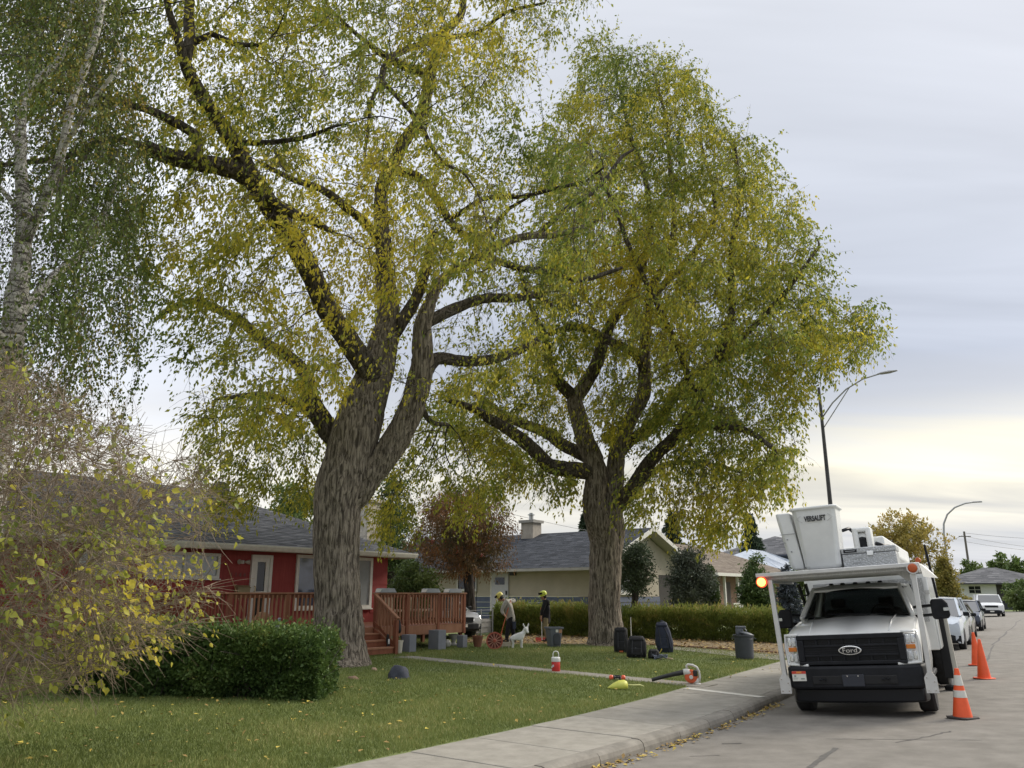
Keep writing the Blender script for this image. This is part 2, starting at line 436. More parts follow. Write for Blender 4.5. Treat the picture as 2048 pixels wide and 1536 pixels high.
# bed of leaf litter under the far hedge and the concrete drive strip beside it
BED_NEAR = [(925, 1285), (1000, 1289), (1060, 1288), (1150, 1289), (1260, 1288), (1350, 1294), (1450, 1301), (1575, 1312)]
strip_px('litter_bed', BED_NEAR, [(925, 1258), (1000, 1262), (1060, 1266), (1150, 1269), (1260, 1271), (1350, 1274), (1450, 1277), (1575, 1283)], M_litter, .004)
strip_px('drive_strip', [(1310, 1296), (1380, 1303), (1450, 1311), (1560, 1321)], [(1310, 1292), (1380, 1297), (1450, 1302), (1585, 1313)], M_conc, .010)
ob('edging_board', MB().tube([G(x, y) + np.array([0, 0, .03]) for x, y in ((1300, 1290), (1380, 1295), (1460, 1300), (1575, 1308))], .022, 5), mat('rusty_edging', (.16, .075, .045), .8, var=.3), kind='structure')
# tar-sealed cracks in the asphalt
def crack(pts, w, m=M_patch, dz=.004):
    pts = [G(*p) for p in pts]; a, b = [], []
    for i, p in enumerate(pts):
        t = pts[min(i + 1, len(pts) - 1)] - pts[max(0, i - 1)]; t = t[:2] / np.linalg.norm(t[:2]); ww = w * .62 * (0.5 + random.random())
        n_ = np.array([-t[1], t[0], 0]) * ww; z = np.array([0, 0, dz]); a.append(p + n_ + z); b.append(p - n_ + z)
    n = len(a); return ob('road_crack', MB().add(a + b, [(i, i + 1, n + i + 1, n + i) for i in range(n - 1)]), m, kind='structure')
random.seed(3)
def jag(a, b, n=14, amp=2.0): return [(a[0] + (b[0] - a[0]) * t + random.uniform(-amp, amp) * 3, a[1] + (b[1] - a[1]) * t + random.uniform(-amp, amp) * .35) for t in np.linspace(0, 1, n)]
crack(jag((1655, 1478), (1960, 1481)), .012); crack(jag((1790, 1486), (1905, 1462)), .02); crack(jag((1620, 1536), (1672, 1496), 8, 1), .05)
crack(jag((1445, 1488), (1485, 1487), 5, .6), .03); crack(jag((1900, 1397), (2048, 1401)), .012); crack(jag((1380, 1513), (1440, 1511), 6, .6), .012)
crack(jag((1955, 1352), (1990, 1290), 10, 1.2), .04); crack(jag((1985, 1290), (2040, 1240), 12, 1.0), .06); crack(jag((1930, 1300), (2048, 1303)), .02)
# ---- grass blades
M_blade = attr_mat('grass_blade', [(0, (.115, .148, .042)), (.35, (.175, .218, .060)), (.7, (.255, .285, .090)), (.88, (.35, .335, .13)), (1, (.48, .42, .20))], .6, translucent=.25)
def in_lawn(s, l):
    k = np.array([kerb(x) for x in s]); ok = l > k + SW + .0
    ok &= ~((np.abs(s - (PATH_S - .05 * (l - 7) / 8)) < .26) & (l < 15.6))
    return ok
bed_pts = np.array([sl(G(*p)) for p in BED_NEAR])
def grass(n):
    s = rng.uniform(1.5, 27, n * 3); l = rng.uniform(7, 21, n * 3)
    x, y = s * U[0] + l * N[0], s * U[1] + l * N[1]
    rr = np.hypot(x, y); keep = rng.random(len(s)) < np.clip((11.0 / rr) ** 1.6, 0, 1)
    px, py = project(np.stack([x, y, np.full_like(x, .2)], 1)); keep &= (px > -260) & (px < 1750) & (py < 1620)
    keep &= in_lawn(s, l)
    order = np.argsort(bed_pts[:, 1]); bs = np.interp(l, bed_pts[order, 1], bed_pts[order, 0]); keep &= s < bs + rng.normal(0, .25, len(s))
    s, l, x, y = s[keep][:n], l[keep][:n], x[keep][:n], y[keep][:n]
    z = np.array([lawn_z(a, b) for a, b in zip(s, l)]) - .004
    n = len(s); base = np.stack([x, y, z], 1)
    # height and tone vary in soft patches
    patch = np.array([mnoise.noise((a * .55, b * .55, 0.3)) + .6 * mnoise.noise((a * 1.9, b * 1.9, 5.3)) for a, b in zip(x, y)])
    h = (.034 + .028 * rng.random(n)) * (1 + .55 * patch)
    ang = rng.uniform(0, 2 * math.pi, n); w = .0035 + .0045 * rng.random(n); lean = rng.uniform(0, .9, n) * h; la = rng.uniform(0, 2 * math.pi, n)
    dx = np.stack([np.cos(ang), np.sin(ang), np.zeros(n)], 1) * w[:, None]
    tip = base + np.stack([np.cos(la) * lean, np.sin(la) * lean, h], 1)
    v = np.stack([base - dx, base + dx, tip], 1).reshape(-1, 3); f = np.arange(3 * n).reshape(-1, 3)
    val = np.clip(.40 + .42 * patch + rng.normal(0, .15, n) + (rng.random(n) < .05) * .4, 0, 1)
    o = link('grass', npmesh('grass', v, f, vals=val), M_blade, kind='stuff'); tag(o, 'short green lawn grass around the trees and the path', 'grass')
grass(330000)
# ================================================================ TREES AND PLANTS
def bark_mat(name, c1, c2, c3, sc=9.0, st=(1, 1, .22)):
    if name in MATS: return MATS[name]
    m = bpy.data.materials.new(name); m.use_nodes = True; nt = m.node_tree; b = nt.nodes['Principled BSDF']
    b.inputs['Roughness'].default_value = .92; b.inputs['Specular IOR Level'].default_value = .2
    t = nt.nodes.new('ShaderNodeTexCoord'); mp_ = nt.nodes.new('ShaderNodeMapping'); mp_.inputs['Scale'].default_value = st
    nt.links.new(t.outputs['Object'], mp_.inputs[0])
    n1 = nt.nodes.new('ShaderNodeTexNoise'); n1.inputs['Scale'].default_value = sc; n1.inputs['Detail'].default_value = 8; n1.inputs['Roughness'].default_value = .65; n1.inputs['Distortion'].default_value = .6
    nt.links.new(mp_.outputs[0], n1.inputs['Vector'])
    n3 = nt.nodes.new('ShaderNodeTexNoise'); n3.inputs['Scale'].default_value = .9; n3.inputs['Detail'].default_value = 3
    nt.links.new(t.outputs['Object'], n3.inputs['Vector'])
    rp = nt.nodes.new('ShaderNodeValToRGB'); e = rp.color_ramp.elements
    e[0].position = .40; e[0].color = (*c1, 1); e[1].position = .60; e[1].color = (*c3, 1); k = e.new(.5); k.color = (*c2, 1)
    nt.links.new(n1.outputs['Fac'], rp.inputs[0])
    mx_ = nt.nodes.new('ShaderNodeMix'); mx_.data_type = 'RGBA'; mx_.blend_type = 'MULTIPLY'; mx_.inputs[0].default_value = .5
    nt.links.new(rp.outputs[0], mx_.inputs[6]); nt.links.new(n3.outputs['Color'], mx_.inputs[7])
    nt.links.new(rp.outputs[0], b.inputs['Base Color'])
    bp = nt.nodes.new('ShaderNodeBump'); bp.inputs['Strength'].default_value = .9; bp.inputs['Distance'].default_value = .03
    nt.links.new(n1.outputs['Fac'], bp.inputs['Height']); nt.links.new(bp.outputs[0], b.inputs['Normal'])
    MATS[name] = m; return m
M_bark = bark_mat('elm_bark', (.060, .050, .040), (.175, .148, .118), (.31, .268, .215), 19.0, (1, 1, .12))
M_limb = bark_mat('elm_limb_silhouette', (.032, .027, .022), (.078, .066, .054), (.15, .128, .105), 16.0, (1, 1, .3))  # bark colour darkened so upper limbs look like silhouettes against the sky
M_branch = bark_mat('elm_branch_bark', (.030, .025, .021), (.055, .046, .040), (.10, .086, .074), 9.0)
M_twig = mat('grey_twig', (.11, .092, .076), .9, var=.35, scale=3)
M_dtwig = mat('dark_twig', (.055, .045, .038), .9, var=.3, scale=3)
M_birch = bark_mat('birch_bark', (.10, .09, .08), (.60, .57, .52), (.78, .75, .70), 7.0, (.5, .5, 2.2))
ELM_STOPS = [(0, (.10, .150, .028)), (.25, (.19, .245, .040)), (.5, (.35, .36, .055)), (.72, (.56, .50, .06)), (1, (.74, .60, .065))]
M_elm = attr_mat('elm_leaf', ELM_STOPS, .55, translucent=.48)
M_birchleaf = attr_mat('birch_leaf', [(0, (.070, .108, .026)), (.45, (.120, .165, .034)), (.75, (.28, .24, .045)), (1, (.52, .37, .05))], .55, translucent=.4)
M_bushleaf = attr_mat('viburnum_leaf', [(0, (.19, .24, .05)), (.5, (.42, .42, .075)), (1, (.70, .58, .075))], .5, translucent=.4)
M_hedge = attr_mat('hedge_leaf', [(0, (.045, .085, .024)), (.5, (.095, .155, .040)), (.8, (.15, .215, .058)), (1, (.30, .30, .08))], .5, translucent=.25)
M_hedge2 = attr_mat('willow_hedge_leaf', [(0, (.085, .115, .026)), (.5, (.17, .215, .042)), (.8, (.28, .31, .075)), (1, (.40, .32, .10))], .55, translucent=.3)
M_conif = attr_mat('conifer_needle', [(0, (.022, .040, .024)), (.5, (.045, .072, .038)), (1, (.085, .115, .058))], .7, translucent=.1)
M_junip = attr_mat('juniper_needle', [(0, (.050, .064, .048)), (.5, (.095, .112, .082)), (1, (.17, .175, .13))], .75, translucent=.1)
M_blue = attr_mat('blue_spruce_needle', [(0, (.045, .054, .066)), (.5, (.09, .105, .125)), (1, (.17, .19, .215))], .75)
M_rowan = attr_mat('rowan_leaf', [(0, (.09, .075, .032)), (.4, (.17, .105, .045)), (.7, (.28, .13, .05)), (.9, (.40, .17, .05)), (1, (.55, .42, .08))], .6, translucent=.3)
M_green = attr_mat('shade_tree_leaf', [(0, (.045, .080, .026)), (.5, (.095, .145, .040)), (1, (.19, .24, .068))], .55, translucent=.3)
M_gold = attr_mat('golden_tree_leaf', [(0, (.16, .16, .04)), (.5, (.36, .29, .075)), (1, (.58, .42, .12))], .55, translucent=.35)

def leaves(name, pos, axis, ln, wd, val, m, parent, fold=.25, origin=(0, 0, 0), kind=None):
    n = len(pos); axis = norm(axis)
    rnd = norm(rng.normal(size=(n, 3))); side = norm(np.cross(axis, rnd)); nrm = np.cross(side, axis)
    ln = np.broadcast_to(ln, (n,))[:, None]; wd = np.broadcast_to(wd, (n,))[:, None]
    b = pos - np.asarray(origin); t = b + axis * ln; mid = b + axis * ln * .42 + nrm * wd * fold
    v = np.stack([b, mid - side * wd / 2, t, mid + side * wd / 2], 1).reshape(-1, 3)
    i = np.arange(n) * 4
    f = np.stack([np.stack([i, i + 1, i + 2], 1), np.stack([i, i + 2, i + 3], 1)], 1).reshape(-1, 3)
    o = link(name, npmesh(name, v, f, vals=np.repeat(np.clip(val, 0, 1), 2)), m, parent, kind=kind)
    return o
def twig_mesh(name, P, r0, r1, m, parent, origin=(0, 0, 0)):
    """P (T,K,3): many thin three-sided tubes"""
    T, K, _ = P.shape; P = P - np.asarray(origin)
    d = norm(P[:, -1] - P[:, 0]); ref = np.where(np.abs(d[:, 2:3]) < .9, np.array([[0, 0, 1.]]), np.array([[1., 0, 0]]))
    x = norm(np.cross(d, ref)); y = np.cross(d, x); V = []
    r0 = np.broadcast_to(r0, (T,)); r1 = np.broadcast_to(r1, (T,))
    for k in range(K):
        r = (r0 + (r1 - r0) * k / (K - 1))[:, None]
        for a in (0, 2.094, 4.189): V.append(P[:, k] + (x * math.cos(a) + y * math.sin(a)) * r)
    V = np.stack(V, 1).reshape(-1, 3); base = (np.arange(T) * K * 3)[:, None]; F_ = []
    for k in range(K - 1):
        for a in range(3):
            b = (a + 1) % 3; F_.append(np.concatenate([base + k * 3 + a, base + k * 3 + b, base + (k + 1) * 3 + b, base + (k + 1) * 3 + a], 1))
    F_ = np.stack(F_, 1).reshape(-1, 4)
    return link(name, npmesh(name, V, F_), m, parent, kind='stuff')

class Skel:
    """tree skeleton: nodes with parents; limbs are traced, the rest grows towards attractors"""
    def __init__(s, wob=.30): s.p = []; s.par = []; s.r = []; s.fix = []; s.wob = wob
    def limb(s, pts, start=None):
        """pts: list of (xyz, radius); start: node index to hang on, or None"""
        pts = [(np.asarray(p, float), r) for p, r in pts]
        if start is None and s.p:
            d = [np.linalg.norm(pts[0][0] - q) for q in s.p]; start = int(np.argmin(d))
        cur = -1 if start is None else start
        # resample with a Catmull-Rom curve
        P = np.array([p for p, _ in pts]); r = np.array([q for _, q in pts])
        if cur >= 0: P = np.vstack([s.p[cur], P]); r = np.concatenate([[min(s.r[cur], r[0])], r])
        ext = np.vstack([2 * P[0] - P[1], P, 2 * P[-1] - P[-2]])
        out = []
        for i in range(len(P) - 1):
            n = max(1, int(np.linalg.norm(P[i + 1] - P[i]) / .32))
            a, b, c, d = ext[i:i + 4]
            for k in range(n):
                t = (k + 1) / n
                q = .5 * (2 * b + (c - a) * t + (2 * a - 5 * b + 4 * c - d) * t * t + (3 * b - a - 3 * c + d) * t ** 3)
                rr_ = r[i] + (r[i + 1] - r[i]) * t
                q = q + s.wob * min(.30, 7 * rr_ * (.10 / max(rr_, .10)) ** 1.6) * np.array([mnoise.noise((q[0] * .8, q[1] * .8, q[2] * .8 + 9 * k_)) for k_ in range(3)])
                out.append((q, rr_))
        if cur < 0: s.p.append(P[0]); s.par.append(-1); s.r.append(r[0]); s.fix.append(1); cur = 0
        for q, rr in out:
            s.p.append(q); s.par.append(cur); s.r.append(rr); s.fix.append(1); cur = len(s.p) - 1
        return cur
    def grow(s, att, step=.45, kill=.55, infl=6.0, iters=60, grav=0.0, minr=.004, tip_r=.006, from_r=1e9):
        att = np.asarray(att, float); P = np.array(s.p); n0 = len(P); par = list(s.par)
        D = np.full(len(att), 1e9); I = np.zeros(len(att), int)
        def upd(new, off):
            nonlocal D, I
            for c in range(0, len(new), 400):
                q = new[c:c + 400]; dd = ((att[:, None] - q[None]) ** 2).sum(2); j = dd.argmin(1); dm = np.sqrt(dd[np.arange(len(att)), j])
                better = dm < D; D = np.where(better, dm, D); I = np.where(better, j + off + c, I)
        rs = np.array(s.r); ok = np.where(rs < from_r)[0]
        upd_pts = P[ok]
        dd = []
        upd(upd_pts, 0); I = ok[I]
        kids = {}
        for it in range(iters):
            act = (D < infl) & (D > kill)
            if not act.any(): break
            idx = I[act]; vec = norm(att[act] - P[idx])
            un, inv = np.unique(idx, return_inverse=True)
            dirs = np.zeros((len(un), 3)); np.add.at(dirs, inv, vec)
            dirs = norm(dirs)
            prev = np.array([P[u] - P[par[u]] if par[u] >= 0 else (0, 0, 1.) for u in un]); prev = norm(prev)
            dirs = norm(dirs + .35 * prev + rng.normal(0, .16, dirs.shape) + np.array([0, 0, grav]))
            new = P[un] + dirs * step
            # do not grow the same way twice
            good = []
            for k, u in enumerate(un):
                ks = kids.setdefault(int(u), [])
                if len(ks) < 4 and all(np.dot(dirs[k], q) < .93 for q in ks): ks.append(dirs[k]); good.append(k)
            if not good: break
            new = new[good]; off = len(P); P = np.vstack([P, new]); par += [int(un[k]) for k in good]
            upd(new, off)
        s.p = list(P); s.par = par; s.fix += [0] * (len(P) - n0)
        # pipe model for the grown part
        kidn = [[] for _ in par]
        for i, q in enumerate(par):
            if q >= 0: kidn[q].append(i)
        r = np.zeros(len(par)); r[:n0] = s.r
        for i in range(len(par) - 1, n0 - 1, -1):
            g = [r[k] ** 2.3 for k in kidn[i] if k >= n0]
            r[i] = max(tip_r, (sum(g)) ** (1 / 2.3) * 1.02 if g else tip_r)
        for i in range(n0, len(par)):
            q = par[i]; r[i] = max(minr, min(r[i], r[q] * .92))
        s.r = list(r); s.kids = kidn; s.n0 = n0
    def mesh(s, mbs, origin=(0, 0, 0), thick=.10, rough=True):
        """mbs: (thick MB, thin MB); writes the limbs as tubes"""
        kids = [[] for _ in s.par]; 
        for i, q in enumerate(s.par):
            if q >= 0: kids[q].append(i)
        org = Vector(origin); stack = [(0, None)]
        while stack:
            i, start = stack.pop()
            chain = [] if start is None else [start]
            rad = []; chain.append(i)
            while kids[i]:
                ks = sorted(kids[i], key=lambda k: -s.r[k]); 
                for k in ks[1:]: stack.append((k, i))
                i = ks[0]; chain.append(i)
            rad = [s.r[c] for c in chain]
            if start is not None: rad[0] = rad[1] * 1.12
            pts = [Vector(s.p[c]) - org for c in chain]
            if len(pts) < 2: continue
            if start is None and thick < .5 and max(rad) > .3:      # the stem turns into a limb above its main fork
                cut = next((k for k in range(len(rad)) if rad[k] < max(.24, .42 * sorted(rad)[len(rad) // 2 * 0 + int(len(rad) * .9)])), len(rad))
                if 4 < cut < len(rad) - 2: mbs_l = mbs[2] if len(mbs) > 2 else mbs[0]; bark_tube(mbs[0], pts[:cut], rad[:cut]); bark_tube(mbs_l, pts[cut - 2:], rad[cut - 2:]); continue
            rm = max(rad); big = rm > thick
            tgt = (mbs[2] if len(mbs) > 2 and rm < .34 else mbs[0]) if big else mbs[1]
            if big and rough: bark_tube(tgt, pts, rad)
            else: tgt.tube(pts, rad, 7 if rm > .04 else (5 if rm > .015 else 4), cap=False)
def bark_tube(mb, pts, rad):
    """limb with furrowed bark: fine rings, ridged along the grain"""
    n = 56 if max(rad) > .3 else (36 if max(rad) > .16 else 18)
    # resample along the length
    P, Rr = [pts[0]], [rad[0]]; step = .055 if max(rad) > .3 else .09
    for a, b, ra, rb in zip(pts[:-1], pts[1:], rad[:-1], rad[1:]):
        m_ = max(1, int((b - a).length / step))
        for k in range(1, m_ + 1): P.append(a.lerp(b, k / m_)); Rr.append(ra + (rb - ra) * k / m_)
    if len(P) > 8:                                       # smooth the kinks
        for _ in range(3): P = [P[0]] + [(P[i - 1] + P[i] * 2 + P[i + 1]) / 4 for i in range(1, len(P) - 1)] + [P[-1]]
    o = len(mb.v); ref = None; L = 0.0
    for i, p in enumerate(P):
        d = (P[min(i + 1, len(P) - 1)] - P[max(i - 1, 0)]).normalized()
        if i: L += (p - P[i - 1]).length
        if ref is None: ref = Vector((1, 0, 0)) if abs(d.x) < .8 else Vector((0, 1, 0))
        x = (ref - d * ref.dot(d)).normalized(); y = d.cross(x); ref = x
        for k in range(n):
            t = 2 * math.pi * k / n; c_, s_ = math.cos(t), math.sin(t); r = Rr[i]
            f = 1.0 / .075
            g = mnoise.noise((c_ * r * f, s_ * r * f, L * f * .16)); g2 = mnoise.noise((c_ * r * f * .3, s_ * r * f * .3, L * 1.4 + 7))
            lump = mnoise.noise((c_ * 1.3, s_ * 1.3, L * .9 + 3))
            ridge = 1 - min(1, abs(g) * 2.6) ** .8
            rr = r * (1 + .06 * lump + .03 * g2) + min(.046, r * .16) * (.5 - ridge)
            mb.v.append(tuple(p + (x * c_ + y * s_) * rr))
    for i in range(len(P) - 1):
        for k in range(n):
            a, b = o + i * n + k, o + i * n + (k + 1) % n
            mb.f.append((a, b, b + n, a + n)); mb.a.append(.5)

def in_poly(px, py, poly):
    poly = np.asarray(poly, float); inside = np.zeros(len(px), bool); j = len(poly) - 1
    for i in range(len(poly)):
        xi, yi = poly[i]; xj, yj = poly[j]
        c = ((yi > py) != (yj > py)) & (px < (xj - xi) * (py - yi) / (yj - yi + 1e-9) + xi); inside ^= c; j = i
    return inside
def edge_dist(px, py, poly):
    poly = np.asarray(poly, float); d = np.full(len(px), 1e9); p = np.stack([px, py], 1)
    for a, b in zip(poly, np.roll(poly, -1, 0)):
        ab = b - a; t = np.clip(((p - a) @ ab) / (ab @ ab), 0, 1); d = np.minimum(d, np.linalg.norm(p - (a + t[:, None] * ab), axis=1))
    return d
def rays(px, py):
    a, b = (px - 1024) / FPX, (768 - py) / FPX
    return np.stack([a, cP - b * sP, sP + b * cP], 1)
def crown_points(n, poly, D, depth, edge=1.6, rnd=.8, bias=0.0):
    """n points in a crown: outline from the photograph, rounded in depth about distance D"""
    poly = np.asarray(poly, float); out = []; tot = 0
    while tot < n:
        px = rng.uniform(poly[:, 0].min(), poly[:, 0].max(), n); py = rng.uniform(poly[:, 1].min(), poly[:, 1].max(), n)
        ok = in_poly(px, py, poly); px, py = px[ok], py[ok]
        e = edge_dist(px, py, poly) * D / FPX
        T = np.minimum(depth, edge * .5 + np.sqrt(np.maximum(0, e) * depth * rnd))
        off = rng.uniform(-1, 1, len(px)) * T + bias
        r = rays(px, py); h = np.hypot(r[:, 0], r[:, 1]); out.append(C0 + r * ((D + off) / h)[:, None]); tot += len(px)
    return np.vstack(out)[:n]
def twigs_on(sk, nodes, per, length, droop, K=4, spread=.9, wind=(-.10, 0, 0)):
    idx = np.repeat(np.asarray(nodes), per); n = len(idx); P = np.array(sk.p); par = np.array(sk.par)
    base = P[idx]; d0 = norm(P[idx] - P[np.maximum(par[idx], 0)])
    back = rng.random(n)[:, None]; base = base - (P[idx] - P[np.maximum(par[idx], 0)]) * back
    d = norm(d0 * .5 + rng.normal(0, spread, (n, 3)) * .6 + np.array([0, 0, .05]))
    L = length * rng.uniform(.55, 1.25, n); pts = [base]; cur = base.copy(); dd = d.copy()
    for k in range(K - 1):
        dd = norm(dd + np.array([wind[0], wind[1], -droop]) * (.5 + rng.random(n)[:, None]) + rng.normal(0, .10, (n, 3)))
        cur = cur + dd * (L / (K - 1))[:, None]; pts.append(cur.copy())
    return np.stack(pts, 1)
def leaves_on(T, per, jit=.03, hang=.7, wind=(-.18, 0, 0)):
    n, K, _ = T.shape
    t = rng.uniform(.12, 1.0, (n, per)) * (K - 1); k = np.minimum(t.astype(int), K - 2); fr = (t - k)[..., None]
    i = np.arange(n)[:, None]; pos = T[i, k] * (1 - fr) + T[i, k + 1] * fr; d = norm(T[i, k + 1] - T[i, k])
    pos = pos.reshape(-1, 3) + rng.normal(0, jit, (n * per, 3)); d = d.reshape(-1, 3)
    ax = norm(d * .55 + rng.normal(0, .42, d.shape) + np.array([wind[0], wind[1], -hang]))
    return pos, ax
def finish_tree(root, sk, org, m_trunk, m_branch, m_twig, thick=.10):
    a, b, c = MB(), MB(), MB(); sk.mesh((a, b, c) if m_trunk is M_bark else (a, b), org, thick)
    if c.f: link('limbs', a_mesh(c, 'limbs'), M_limb, root, smooth=True, kind='stuff')
    if a.f: link('trunk', a_mesh(a, 'trunk'), m_trunk, root, smooth=True)
    if b.f: link('branches', a_mesh(b, 'branches'), m_branch, root, smooth=True, kind='stuff')
def a_mesh(mb, name):
    me = bpy.data.meshes.new(name); me.from_pydata(mb.v, [], mb.f); return me

# ---------------------------------------------------------------- the two big elms
def limb_px(sk, D0, rows, start='near'):
    """rows: (px, py, distance offset, width in px)"""
    pts = []
    for px, py, do, w in rows:
        D = D0 + do; p = atD(px, py, D); dep = (p - C0) @ np.array([0, cP, sP]); pts.append((p, max(.008, .5 * w * dep / FPX)))
    return sk.limb(pts)
def big_elm(name, label, base_px, D0, limbs, crowns, open_poly, nleaf, twig_len, yellow, cat='tree', open_keep=.25, leaf=.105, seed=1, n_att=1700, leafbias=None):
    global rng
    rng = np.random.default_rng(seed)
    base = G(*base_px); root = thing(name, label, cat, base, group='street elms on the lawn')
    sk = Skel()
    for rows in limbs: limb_px(sk, D0, rows)
    att = np.vstack([crown_points(int(n_att * c[1]), c[0], D0 + c[2], c[3], bias=0) for c in crowns])
    att = att[att[:, 2] > 2.6]
    px, py = project(att); dist = np.hypot(att[:, 0], att[:, 1])
    blocked = in_poly(px, py, open_poly) & (dist < D0 + 1.0)
    att = att[~blocked | (rng.random(len(att)) < open_keep)]
    sk.grow(att, step=.40, kill=.5, infl=9.0, iters=70, tip_r=.0065, from_r=.26)
    finish_tree(root, sk, base, M_bark, M_branch, M_twig)
    P = np.array(sk.p); r = np.array(sk.r)
    nodes = np.where(((np.arange(len(P)) >= sk.n0) & (r < .03)) | (r < .055))[0]
    kid = np.zeros(len(P), int)
    for q in sk.par:
        if q >= 0: kid[q] += 1
    nT = nleaf // 11; per = np.where(kid[nodes] == 0, 4, 1)
    nodes = np.repeat(nodes, per); nodes = rng.choice(nodes, nT)
    T = twigs_on(sk, nodes, 1, twig_len, .40)
    pos, ax = leaves_on(T, 11)
    px, py = project(pos); dist = np.hypot(pos[:, 0], pos[:, 1])
    blk = in_poly(px, py, open_poly) & (dist < D0 + .8)
    lat = np.array([mnoise.noise((a * .35, b * .35, c * .35)) for a, b, c in pos[::11]]); lat = np.repeat(lat, 11)
    keep = (~blk | (rng.random(len(pos)) < open_keep)) & (pos[:, 2] > 2.2)
    gap = np.repeat(np.array([mnoise.noise((a * .75 + 40, b * .75, c * .75)) for a, b, c in T[:, 1]]), 11)
    keep &= ~((gap < -.10) & (rng.random(len(pos)) < .80))
    pos, ax, lat = pos[keep], ax[keep], lat[keep]
    px, py = px[keep], py[keep]
    val = yellow(px, py, pos) + .45 * lat + rng.normal(0, .15, len(pos))
    twig_mesh('twigs', T[::2], .0045, .002, M_twig, root, base)
    ln = leaf * rng.uniform(.65, 1.25, len(pos))
    leaves('crown', pos, ax, ln, ln * .46, val, M_elm, root, origin=base, kind='stuff')
    print(name, 'nodes', len(P), 'leaves', len(pos))
    return root

